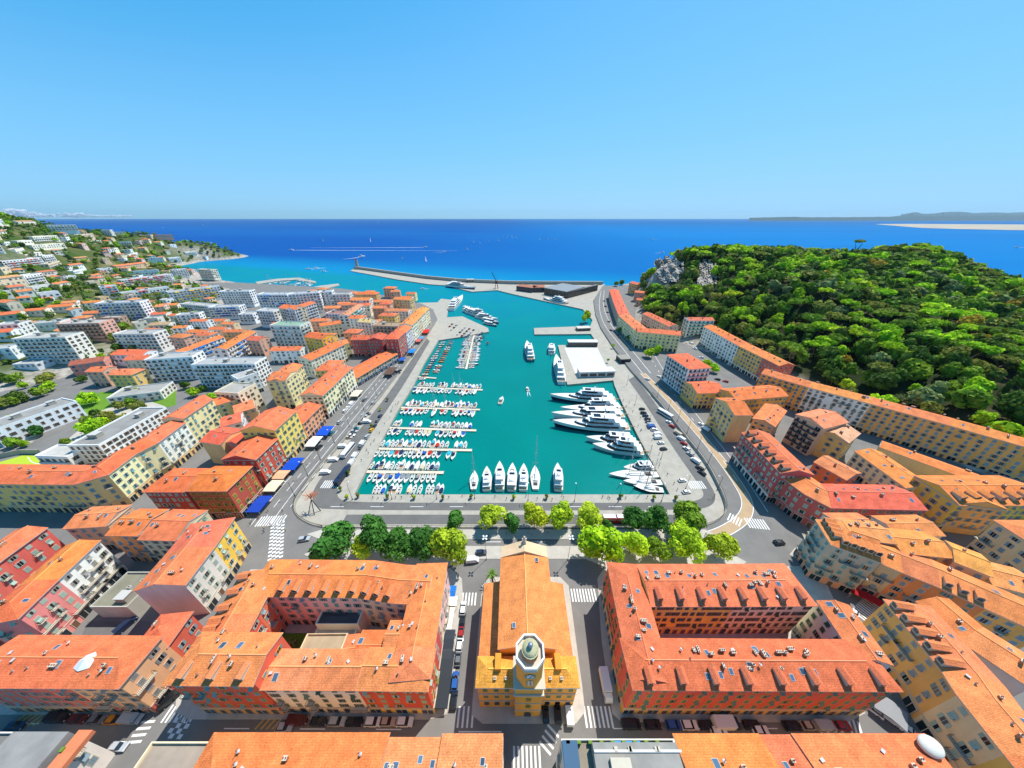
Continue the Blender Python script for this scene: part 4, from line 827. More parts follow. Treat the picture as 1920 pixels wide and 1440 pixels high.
# hillside on the left, by base lines in the enlarged view of that region
def t1(x, y): return (x/4, 360+y/4)
hl = [(60, 585, 348, 550, 12, 12, 'long white apartment block with red balconies on the hillside', 'eceae6', None, dict(awn='d05a48')), (350, 530, 440, 530, 12, 11, 'white cubic block right of the long one with red balconies', 'eeeae4', None, {}),
 (380, 302, 612, 318, 13, 12, 'grey-white slab on the skyline of the left hill', 'dfe2e4', None, {}), (150, 402, 268, 402, 8, 10, 'cream villa left of the arcaded villa', 'e6dfcc', None, {}), (265, 440, 505, 425, 9, 12, 'cream arcaded villa on the left hill', 'e8dfc8', None, {}), (270, 375, 458, 375, 10, 10, 'cream palazzo above the arcaded villa', 'e9e0ca', None, {}),
 (900, 405, 1005, 420, 12, 10, 'white stacked villa in the green slope', 'f0eeea', None, {}), (1165, 352, 1312, 362, 10, 12, 'pink palace on the cape', 'dc9f8e', None, {}), (772, 318, 850, 335, 13, 9, 'white villa tower on the cape skyline', 'efede8', None, {}), (862, 308, 942, 312, 7, 9, 'beige villa on the cape skyline', 'ddd2bc', None, {}), (1280, 412, 1332, 420, 8, 8, 'small white house below the pink palace', 'efece6', None, {}), (1395, 472, 1485, 482, 11, 9, 'cream house on the rocks of the cape', 'e9dfcb', None, {}), (1275, 520, 1372, 532, 12, 9, 'white block by the water below the cape', 'eff0ee', None, {}),
 (880, 580, 1105, 572, 8, 12, 'long beige house with orange roof above the bay', 'dcb890', 'ee7a3a', {}), (760, 605, 865, 608, 8, 10, 'white house left of the long orange roof above the bay', 'e9ebef', None, {}), (950, 615, 1212, 632, 8, 10, 'white garden block above the bay', 'edeff0', None, {}), (930, 705, 1330, 690, 14, 12, 'long white seaside apartment block with red awnings', 'eef0f2', None, dict(awn='d0453c')), (1320, 645, 1434, 642, 17, 11, 'white rounded apartment block by the bay', 'f1f0ec', None, {}), (1515, 655, 1615, 662, 20, 12, 'round cream tower by the bay', 'e8dcc6', None, {}),
 (800, 802, 930, 802, 17, 10, 'white block with orange awnings beside the winding road', 'eceef2', None, dict(awn='ea5a3a')), (935, 792, 1300, 778, 10, 10, 'long low white block with red awnings behind palms', 'e9ebef', None, dict(awn='d8383a')), (1300, 835, 1690, 805, 18, 13, 'white block with yellow awnings by the bay', 'eef0f2', None, dict(awn='f2c41e')), (1690, 862, 1915, 862, 22, 13, 'large white block with rows of square windows behind the marina', 'eff1f4', None, {}),
 (782, 965, 1130, 972, 21, 13, 'lavender-white block with blue awnings on the lower slope', 'e4e2ea', None, dict(awn='2f7fd8')), (1380, 900, 1600, 935, 12, 12, 'pale flat block left of the blue awnings', 'e2e4e2', None, {}), (1600, 952, 1830, 952, 15, 13, 'grey-white block with blue awnings near the cypress', 'dfe2e4', None, dict(awn='2f6fc8')), (1200, 888, 1350, 892, 7, 10, 'cream house with orange roof near the tall cypress', 'e8ddc8', 'f07b3c', {}), (1350, 995, 1530, 995, 12, 11, 'white cubic house with brown roof edge', 'eef0f2', None, {}), (1452, 1035, 1580, 1045, 11, 9, 'white stepped villa with orange top', 'f0efec', 'ee6f40', {}),
 (1150, 965, 1270, 968, 8, 9, 'small house with bright orange roof by the cypress hedge', 'e6dccb', 'f0703a', {}), (1290, 975, 1360, 978, 8, 8, 'small white house with orange roof right of the cypress hedge', 'ebe6dc', 'ee7440', {}), (1318, 1078, 1430, 1080, 9, 9, 'white villa with orange roof in the trees', 'eeece6', 'f27c3c', {}), (1425, 1112, 1570, 1118, 9, 9, 'cream villa with orange roof below the white stepped villa', 'e9e2cc', 'f07238', {}), (1580, 1010, 1700, 1012, 7, 9, 'beige villa with orange roof right of the stepped villa', 'e0c6a0', 'f0783c', {}), (1680, 1040, 1770, 1042, 8, 8, 'beige house with orange roof near the white cubes', 'dfc29a', 'ee7a44', {}), (1585, 1082, 1700, 1085, 8, 9, 'pink villa with orange roof', 'e4c2b4', 'f07a44', {}), (1690, 1112, 1840, 1110, 9, 9, 'orange walled villa beside the white slab blocks', 'e0a05a', 'ef7638', {}), (1815, 992, 1925, 990, 12, 12, 'white cubic block with terraces near the right villas', 'f0eee8', None, {}),
 (925, 1195, 1232, 1205, 18, 13, 'grey-white block with chimneys among cypresses', 'e2dfd8', None, {}), (495, 1105, 835, 1122, 17, 14, 'pink apartment block with brown balconies', 'dda08c', None, dict(rail='a5675c')), (228, 1275, 640, 1295, 23, 14, 'big cream apartment block with rounded balconies at the left', 'e8e3d4', None, dict(rail='cfd6d8')), (575, 1385, 830, 1345, 10, 12, 'salmon house with dark red roof above the garden', 'df8570', 'b8564a', {}), (885, 1305, 1118, 1312, 11, 12, 'pale blue-white house with orange roof above the garden', 'e2e6ec', 'ec663a', {}),
 (205, 935, 370, 935, 7, 10, 'pale villa with orange roof on the left terrace', 'e6d8c2', 'ee6f38', {}), (370, 905, 572, 905, 7, 11, 'wide villa with orange roof on the left terrace', 'e4d6c4', 'f0743a', {}), (490, 885, 612, 885, 9, 9, 'white villa with pale orange roof below the road', 'eee8e0', 'ee8a4c', {}), (632, 885, 790, 885, 9, 10, 'cream house with orange roof beside the road curve', 'ece2d0', 'f08040', {}), (0, 1090, 212, 1092, 12, 13, 'grey-white terrace block at the left edge', 'd9d9d4', None, {}), (215, 1045, 495, 1042, 8, 13, 'long low glass-roofed block at the left', 'dcdcd6', None, {}), (-60, 1125, 140, 1125, 9, 11, 'white house with orange roof at the left edge', 'f0efeb', 'ee6a34', {}), (-60, 1255, 140, 1255, 9, 12, 'white house with grey flat roof at the left edge', 'efece6', None, {}),
 (0, 700, 220, 705, 10, 11, 'beige terrace row on the left slope', 'dfc9a8', 'e0946a', {}), (222, 695, 372, 695, 13, 11, 'white stepped terrace block on the left slope', 'eceef0', None, {}), (500, 675, 600, 675, 9, 9, 'white house with blue railing on the left slope', 'eef0f2', None, dict(rail='4f86c8')), (525, 585, 652, 585, 9, 10, 'white house with orange roof and round arches on the left slope', 'efe9dc', 'ee7a44', {}), (385, 580, 482, 572, 10, 9, 'beige stone house below the white cubic block', 'd8c6a0', None, {}), (150, 785, 282, 788, 7, 9, 'white house with orange roof under the cypress', 'ece6da', 'ee7a40', {}), (322, 802, 480, 802, 8, 10, 'white modern house with slate roof on the left slope', 'e4e4e6', None, {}), (260, 745, 440, 742, 7, 9, 'grey roofed house row on the left slope', 'dcd6d0', None, {}), (435, 715, 550, 715, 6, 9, 'low house with orange roof by the road trees', 'e6d8c4', 'ee7c48', {}), (80, 745, 215, 748, 6, 9, 'orange roofed bungalow on the left slope', 'e2d2ba', 'ef7236', {}), (-40, 970, 190, 968, 7, 12, 'large orange roof at the left edge below the villas', 'dccbb0', 'f06f34', {}), (150, 830, 260, 832, 6, 8, 'small orange roofed house under the palms', 'e8dcc6', 'ee7038', {}), (330, 830, 420, 832, 5, 8, 'tiny white house with orange roof by the hedge', 'eeeae2', 'ee7a44', {}),
 (-40, 335, 75, 342, 9, 10, 'cream villa with orange roof high at the left edge', 'e6dcc4', 'ea8a5c', {}), (-20, 285, 95, 288, 8, 9, 'beige villa high at the left edge', 'e0d4bc', None, {}), (-20, 245, 45, 248, 9, 8, 'white villa with turquoise windows at the top left', 'eef2f0', None, {}), (150, 250, 290, 258, 8, 10, 'long cream villa on the hilltop', 'e6dcc8', 'dca07c', {}), (-40, 455, 50, 462, 12, 10, 'white banded block at the left edge', 'f0f0ee', None, {}), (50, 410, 100, 412, 7, 8, 'small white house at the upper left', 'eceae4', None, {}), (1530, 388, 1590, 386, 6, 8, 'white house at the tip of the cape', 'efeeea', None, {}), (610, 345, 720, 352, 9, 9, 'pinkish stone villa on the green slope', 'd3b8a4', None, {}), (690, 385, 770, 388, 5, 8, 'low white wall-like house on the slope', 'e6e4de', None, {}), (940, 490, 1050, 492, 7, 9, 'pale house above the bay rocks', 'e2dccf', None, {}), (1100, 520, 1230, 522, 6, 9, 'white boathouse on the bay rocks', 'edece8', None, {}), (580, 520, 680, 522, 7, 9, 'ochre house half hidden by trees', 'd2a878', 'd98a60', {}), (130, 460, 210, 470, 8, 9, 'beige villa with white terraces', 'e0d6c2', None, {}), (670, 650, 785, 652, 6, 9, 'house with two orange roofs near the bay road', 'dfc6a4', 'ee7a46', {}), (860, 645, 915, 645, 5, 7, 'small house with orange roof near the bay road', 'e4d0b0', 'f07c44', {}), (120, 1330, 300, 1340, 5, 12, 'low grey glass pavilion at the left', 'c9cdd0', None, {}), (640, 955, 780, 955, 7, 10, 'orange roofed terrace house below the lavender block', 'e4ccac', 'f07a40', {}), (790, 1010, 930, 1015, 10, 9, 'brown balconied house below the lavender block', 'b08a74', None, {}), (1100, 1000, 1210, 1002, 8, 9, 'grey concrete house behind the dark tree', 'c9c6c0', None, {}), (1130, 1040, 1290, 1045, 7, 10, 'pale bungalow in the cypress garden', 'd9d2c4', 'd0a080', {}),
 (-30, 560, 40, 560, 8, 9, 'grey villa in trees at the left edge', 'd2d0c8', None, {}), (70, 620, 200, 615, 6, 9, 'pale villa row above the beige terraces', 'dcd6c8', 'de8a5c', {}), (320, 640, 450, 632, 8, 10, 'house with rose roof above the stepped terraces', 'e2cfc0', 'd9694a', {}), (560, 612, 640, 615, 6, 8, 'white bungalow above the garden trees', 'e8e8e6', None, {}), (260, 480, 330, 482, 6, 8, 'cream bungalow below the arcaded villa', 'e4dac4', None, {}), (420, 470, 490, 480, 9, 8, 'cream house with terrace right of the arcaded villa', 'e6dcc6', 'e0a070', {}), (20, 800, 120, 802, 8, 9, 'white house at left with grey terrace', 'e9e8e4', None, {}), (0, 855, 100, 905, 8, 9, 'cream gabled house at the left edge', 'e2d2b4', 'ea7a48', {})]
for x1, y1, x2, y2, h, dep, lab, wl, rf, kk in hl:
    kk = dict(kk)
    if rf is None: kk['flat'] = True; rf = 'd6d3cc'
    kk.setdefault('kind', 'mod' if kk.get('flat') and h > 9.5 else 'plain'); kk.setdefault('rail', 'e2e4e4')
    if h < 10.5: kk.setdefault('name', 'villa'); kk.setdefault('fl', max(2, int(h/3)))
    BB(t1(x1, y1), t1(x2, y2), h, dep, lab, wl, rf, **kk)
rv = random.Random(91); fp = [d['q'] for d in BL]; nv = 0
for _ in range(900):
    if nv >= 62: break
    px, py = rv.uniform(-20, 400), rv.uniform(438, 640)
    if py < 470 and px > 330: continue
    a = TG(px, py)
    if a[2] < 1.2 or a[0] > -230: continue
    if any(abs(sum(p[0] for p in q)/4-a[0]) < 19 and abs(sum(p[1] for p in q)/4-a[1]) < 19 for q in fp): continue
    fl_ = rv.random() < .35; w = rv.uniform(9, 16); th = rv.uniform(-.5, .5); dx, dy = math.cos(th)*w/2, math.sin(th)*w/2; h = rv.uniform(6, 10)
    wn, wl = rv.choice((('white', 'efece4'), ('cream', 'e8dcc2'), ('beige', 'dcc6a2'), ('pink', 'e2bfae'), ('ochre', 'dcb478')))
    add(rect((a[0]-dx, a[1]-dy), (a[0]+dx, a[1]+dy), rv.uniform(8, 11)), a[2]-.5, h, '%s villa with %s, %s the left hillside, %s' % (wn, 'flat roof' if fl_ else 'orange tiled roof', 'high on' if py < 480 else ('midway up' if py < 550 else 'low on'), 'at the left edge' if px < 110 else ('by the winding road' if px < 230 else 'towards the bay')), wl, 'd2cec6' if fl_ else rv.choice(('ee7a44', 'e8703c', 'ea8450')), flat=fl_, kind='plain', name='villa', fl=max(2, int(h/3.2)), ends='hh' if rv.random() < .5 else 'gg', group='garden villas of the left hillside')
    fp.append(BL[-1]['q']); nv += 1
nv = 0
for _ in range(1500):
    if nv >= 34: break
    x, y = rv.uniform(-330, -138), rv.uniform(185, 520); w = rv.uniform(11, 20); dp = rv.uniform(9, 12); h = rv.uniform(9, 16)
    if x > -150 and y > 380: continue
    q = [(x, y), (x+w, y+rv.uniform(-3, 3)), (x+w, y+dp), (x, y+dp)]; cxx, cyy = x+w/2, y+dp/2; e = [lerp(p, (cxx, cyy), -.25) for p in q]
    if any(inq(o, p[0], p[1]) for o in fp for p in e+[(cxx, cyy), lerp(e[0], e[1], .5), lerp(e[2], e[3], .5)]) or any(inq(e, p[0], p[1]) for o in fp for p in o): continue
    wn, wl = rv.choice((('cream', 'e8dcc2'), ('ochre', 'e2b868'), ('salmon', 'e0a484'), ('white', 'eeebe4'), ('yellow', 'ead08a')))
    add(rect((x, y), q[1], dp), 0.0, h, '%s house with orange roof %s, %s' % (wn, 'behind the near quay' if y < 300 else ('behind the red quay house' if y < 400 else 'near the seaside slabs'), 'close to the quay row' if x > -200 else ('among the middle blocks' if x > -270 else 'farthest from the quay')), wl, rv.choice(('ee7a44', 'e8703c', 'f07a40', 'ea6a40')), ends=rv.choice(('gg', 'hh', 'gh')), name='town_house', group='small houses behind the left quay'); fp.append(BL[-1]['q']); nv += 1
# the big red block right of the church: one building with four wings round a court
cr = G(1430, 1180, 17.5); RB = TH('courtyard_block', 'big red courtyard block with yellow inner walls right of the church', 'building', (cr[0], cr[1], 0))
row([(1189, 1289), (1686, 1292)], 17.5, 9.2, [S('x', 'd2583c')], ends='hh', root=RB, roof='ea6f44', gf='e0a53c', trim='y', shut='green', fl=5, bal=0, chim=16, sky=12, dorm=8, dk=0, states=('closed', 'closed', 'half', 'lift', 'closed'))
row([(1141, 1057), (1186, 1276)], 17.45, 9.2, [S('x', 'cf5238')], ends='hn', root=RB, roof='e86a42', gf='dca040', trim='y', shut='dgreen', fl=5, bal=0, chim=7, sky=4)
row([(1219, 1134), (1380, 1134)], 17.4, 11.3, [S('x', 'f4d060')], ends='nn', root=RB, roof='ea6e46', shut='dgreen', fl=5, bal=0, chim=7, sky=8, dorm=4, dk=0, sp=2.4)
row([(1380, 1134), (1528, 1133)], 17.4, 11.3, [S('x', 'eee2bc')], ends='nh', root=RB, roof='ec734c', shut='dgreen', fl=5, bal=0, chim=8, sky=8, dorm=4, dk=0, sp=2.4)
row([(1534, 1126), (1609, 1238)], 17.35, 7.5, [S('x', 'd3cbbf')], ends='nn', root=RB, roof='ee7a4e', shut='dgreen', fl=5, bal=0, chim=4, sky=4)
for d in BL: d['cx'] = sum(p[0] for p in d['q'])/4; d['cy'] = sum(p[1] for p in d['q'])/4
rngB = random.Random(11)
for d in BL: construct(d, rngB)
# ------------------------------------------------------------------ paving, roads and markings
def slab(name, px, m, z, side=None, low=None, fn=G, struct=True):
    P = [fn(*p) for p in px]; mb = MB()
    ar = sum(P[i][0]*P[(i+1) % len(P)][1]-P[(i+1) % len(P)][0]*P[i][1] for i in range(len(P)))
    if ar < 0: P = P[::-1]
    mb.poly(P, z, 0)
    if low is not None: mb.prism(P, low, z, 1 if side else 0, cap=False)
    o = mb.obj(name, [m, side] if side else [m])
    if struct: ST(o)
    return o
slab('pavement', [(604, 993), (1322, 993), (1350, 1006), (1300, 1011), (600, 1011), (575, 1002)], M_pave, .12, M_trim, -.1)
slab('pavement', [(600, 1024), (1345, 1024), (1400, 1054), (1388, 1062), (1130, 1062), (1098, 1048), (875, 1048), (838, 1062), (610, 1060), (570, 1040)], M_pave, .12, M_trim, -.1)
slab('pavement', [(884, 1340), (888, 1290), (904, 1098), (918, 1082), (1050, 1082), (1066, 1098), (1092, 1290), (1097, 1335), (1080, 1357), (905, 1357)], M_pave, .12, M_trim, -.1)
slab('pavement', [(355, 1349), (806, 1349), (838, 1340), (847, 1320), (868, 1120), (866, 1085), (845, 1066), (470, 1068), (330, 1290), (330, 1335)], M_pave, .12, M_trim, -.1)
slab('pavement', [(1166, 1354), (1590, 1354), (1622, 1338), (1600, 1205), (1535, 1062), (1135, 1062), (1120, 1085), (1128, 1200), (1148, 1338)], M_pave, .12, M_trim, -.1)
slab('pavement', [(-60, 1340), (270, 1340), (300, 1330), (310, 1300), (250, 1200), (-60, 1200)], M_pave, .12, M_trim, -.1)
slab('pavement', [(1500, 1050), (1480, 1040), (1490, 1028), (1520, 1020), (1560, 1060), (1700, 1130), (1690, 1150), (1560, 1090)], M_pave, .12, M_trim, -.1)
def offs(px, d, fn=G):
    P = dense([fn(*p) for p in (chaikin(px) if len(px) > 2 else px)], 6 if len(px) < 3 else 3); o = []
    for i in range(len(P)):
        a, b = P[max(0, i-1)], P[min(len(P)-1, i+1)]; l = math.hypot(b[0]-a[0], b[1]-a[1]); o.append((P[i][0]-(b[1]-a[1])/l*d, P[i][1]+(b[0]-a[0])/l*d))
    return o
def ribbon(name, px, w, m, z, fn=G, dash=None, off=0.0, struct=True):
    A = offs(px, off+w/2, fn); Bq = offs(px, off-w/2, fn); mb = MB(); acc = 0
    for i in range(len(A)-1):
        if dash and (i % dash[1]) >= dash[0]: continue
        q = [Bq[i], Bq[i+1], A[i+1], A[i]]; mb.face([p+((z(*p) if callable(z) else z),) for p in q])
    o = mb.obj(name, [m])
    if struct: ST(o)
    return o
zqm = lambda x, y: zq(x, y)+.03
zqm2 = lambda x, y: zq(x, y)+.045
low_out = [(800, 634), (762, 688), (726, 742), (652, 832), (604, 892), (584, 925), (588, 948), (612, 957), (1296, 957), (1334, 950), (1344, 932), (1330, 905), (1284, 835), (1226, 752), (1190, 705)]
low_in = [(1178, 712), (1212, 760), (1262, 840), (1308, 905), (1322, 928), (1310, 938), (1280, 943), (660, 943), (632, 935), (634, 915), (666, 862), (704, 800), (742, 745), (768, 704), (806, 640)]
P = dense([GQ(*p) for p in chaikin(low_out)], 10)+dense([GQ(*p) for p in chaikin(low_in)], 10)
mb = MB(); mb.poly(P, zqm, 0); ST(mb.obj('quay_road', [M_asph2]))
slab('tramway', [(650, 965), (1290, 965), (1300, 983), (640, 983)], M_asph2, zqm, fn=GQ)
M_tan = mat('cycle_tan', C('cdaf8a', .72), rough=.9, noise=.12, nscale=.3, coords='World')
RR = [(1205, 700), (1240, 735), (1293, 792), (1350, 858), (1390, 915), (1404, 945), (1396, 972), (1360, 996), (1325, 1008)]
ribbon('cycle_path', RR, 4.0, M_tan, .006)
ribbon('lane_line', RR, .3, M_mark, .012, off=2.2); ribbon('lane_line', RR, .3, M_mark, .012, off=-2.2)
LR = [(505, 985), (545, 930), (600, 862), (690, 752), (760, 665), (806, 606)]
for k, dsh in ((0, None), (4, (1, 2)), (8, None), (-3.5, (1, 2))): ribbon('lane_line', LR, .28, M_mark, .010, off=k, dash=dsh)
R2 = [(1215, 640), (1240, 690), (1300, 770), (1380, 870), (1440, 960)]
ribbon('lane_line', R2, .3, M_mark, .010); ribbon('lane_line', R2, .3, M_mark, .010, off=-5, dash=(1, 3))
ribbon('lane_line', [(1127, 545), (1122, 575), (1132, 610), (1165, 650), (1205, 700)], .4, M_mark, .010); ribbon('lane_line', [(1133, 545), (1130, 575), (1145, 610), (1180, 650), (1220, 700)], .4, M_mark, .010)
ribbon('lane_line', [(620, 950), (1290, 950)], .25, M_mark, zqm2, fn=GQ, dash=(1, 3))
ribbon('lane_line', [(860, 1372), (940, 1372)], .25, M_mark, .010); ribbon('lane_line', [(420, 1366), (800, 1368)], .2, M_mark, .010, dash=(1, 3)); ribbon('lane_line', [(1150, 1366), (1590, 1366)], .2, M_mark, .010, dash=(1, 3)); ribbon('lane_line', [(20, 1357), (230, 1357)], .2, M_mark, .010, dash=(1, 3))
ribbon('lane_line', [(660, 1016), (1330, 1016)], .25, M_mark, .010, dash=(1, 3))
zc = [0]
def zebra(name, p1, p2, wid, label, n=None, z=.010, fn=G, checker=False, m=M_mark):
    a, b = fn(*p1), fn(*p2); L = math.hypot(b[0]-a[0], b[1]-a[1]); dx, dy = (b[0]-a[0])/L, (b[1]-a[1])/L; nx, ny = -dy, dx
    n = n or max(3, int(L/1.0)); root = TH('zebra_crossing', label, 'crossing', (a[0], a[1], (z(*a) if callable(z) else z)), math.atan2(dy, dx))
    if checker:
        for i in range(int(L/.9)):
            for k in range(4):
                if (i+k) % 2: continue
                mb = MB(); x0, y0 = i*.9, -wid/2+k*wid/4; mb.face([(x0, y0, 0), (x0+.85, y0, 0), (x0+.85, y0+wid/4, 0), (x0, y0+wid/4, 0)]); mb.obj('stripe', [m], root)
        return
    me = MB(); me.face([(0, -wid/2, 0), (.5, -wid/2, 0), (.5, wid/2, 0), (0, wid/2, 0)]); me = me.mesh('stripe', [m])
    for i in range(n): OB('stripe', me, root, (i*L/n, 0, 0))
for a in [((858, 1344), (893, 1344), 4.0, 'zebra crossing left of the church steps'), ((1096, 1344), (1152, 1344), 4.0, 'zebra crossing between church and big red block'), ((1021, 1405), (1041, 1362), 3.4, 'zebra crossing in front of the clock tower'), ((962, 1422), (1018, 1422), 4.0, 'zebra crossing at the bottom centre street'), ((866, 1123), (896, 1123), 4, 'zebra crossing at the far left corner of the church'), ((1066, 1116), (1120, 1116), 4.2, 'zebra crossing at the far right corner of the church'), ((250, 1394), (284, 1344), 3.4, 'zebra crossing at the bottom left street corner'), ((312, 1338), (372, 1336), 3.4, 'zebra crossing below the salmon corner house'), ((484, 978), (535, 975), 5, 'zebra crossing at the left end of the square'), ((1366, 968), (1392, 982), 5, 'zebra crossing over the right ramp'), ((1400, 980), (1440, 984), 5, 'zebra crossing right of the ramp bend'), ((1610, 1155), (1640, 1125), 4, 'zebra crossing in the dark street right of the big red block'), ((1592, 1360), (1622, 1376), 4, 'zebra crossing at the bottom right street corner')]: zebra('z', *a)
zebra('z', (605, 908), (640, 908), 5, 'zebra crossing on the left quay road', z=zqm2, fn=GQ); zebra('z', (1291, 909), (1322, 909), 5, 'zebra crossing on the right quay road', z=zqm2, fn=GQ)
zebra('z', (516, 1050), (521, 980), 5, 'white checkered crossing left of the square', checker=True); zebra('z', (322, 1385), (350, 1344), 4.5, 'white checkered crossing at the bottom left', checker=True); zebra('z', (1538, 1374), (1585, 1374), 4, 'white checkered crossing at the bottom right', checker=True)
def hatch(p1, p2, w, label):
    a, b = G(*p1), G(*p2); root = TH('road_hatching', label, 'road marking', (a[0], a[1], .012), math.atan2(b[1]-a[1], b[0]-a[0])); L = math.hypot(b[0]-a[0], b[1]-a[1])
    me = MB(); me.face([(0, -w/2, 0), (.45, -w/2, 0), (.45+w*.6, w/2, 0), (w*.6, w/2, 0)]); me = me.mesh('stripe', [M_markY])
    for i in range(int(L/1.5)): OB('stripe', me, root, (i*1.5, 0, 0))
hatch((28, 1350), (92, 1350), 2.2, 'yellow hatched bay at the bottom left street'); hatch((482, 1356), (535, 1356), 2.2, 'yellow hatched bay left of the parked white cars')
# ------------------------------------------------------------------ retaining wall with railing round the lower quay
def wall_run(px, label, z0f, h, th=.5, fn=G, rail=True, m=M_conc, name='retaining_wall', cat='wall', zt=None):
    P = dense([fn(*p) for p in px], 8); A = []
    root = TH(name, label, cat, (P[0][0], P[0][1], z0f(*P[0]))); neg = (-P[0][0], -P[0][1], -z0f(*P[0]))
    mb = MB(); rb = MB()
    for i in range(len(P)-1):
        a, b = P[i], P[i+1]; l = math.hypot(b[0]-a[0], b[1]-a[1]); nx, ny = -(b[1]-a[1])/l*th/2, (b[0]-a[0])/l*th/2
        za, zb = z0f(*a), z0f(*b)
        ta, tb = (zt, zt) if zt is not None else (za+h, zb+h)
        q = [(a[0]+nx, a[1]+ny), (a[0]-nx, a[1]-ny), (b[0]-nx, b[1]-ny), (b[0]+nx, b[1]+ny)]
        lo = [q[0]+(za,), q[1]+(za,), q[2]+(zb,), q[3]+(zb,)]; hi = [q[0]+(ta,), q[1]+(ta,), q[2]+(tb,), q[3]+(tb,)]
        mb.face([lo[1], lo[2], hi[2], hi[1]]); mb.face([lo[3], lo[0], hi[0], hi[3]]); mb.face([hi[0], hi[1], hi[2], hi[3]])
        if i == 0: mb.face([lo[0], lo[1], hi[1], hi[0]])
        if rail:
            rb.tube((a[0], a[1], ta+1.0), (b[0], b[1], tb+1.0), .05, 4); rb.tube((a[0], a[1], ta+.5), (b[0], b[1], tb+.5), .03, 4)
            for k in range(4):
                t = k/4; rb.tube((a[0]+(b[0]-a[0])*t, a[1]+(b[1]-a[1])*t, ta), (a[0]+(b[0]-a[0])*t, a[1]+(b[1]-a[1])*t, ta+1), .04, 4)
    mb.obj('wall_body', [m], root, loc=neg)
    if rail: rb.obj('railing', [M_dark], root, loc=neg)
    return root
low_z = lambda x, y: -1.7
wall_run(UL[6:]+[(680, 988)], 'pale retaining wall with railing along the left quay', low_z, 0, zt=.25)
wall_run([(680, 988.5)]+UR[:1], 'low wall with railing between square and tramway', low_z, 0, zt=.25)
wall_run(UR[:-6], 'curved grey retaining wall with railing along the right ramp', low_z, 0, zt=.25)
wall_run([(664, 503.5), (677, 504), (800, 521), (865, 527), (960, 531), (1130, 532)], 'long stone breakwater wall', lambda x, y: -1, 5.5, th=4, rail=False, m=M_conc, name='breakwater_wall')
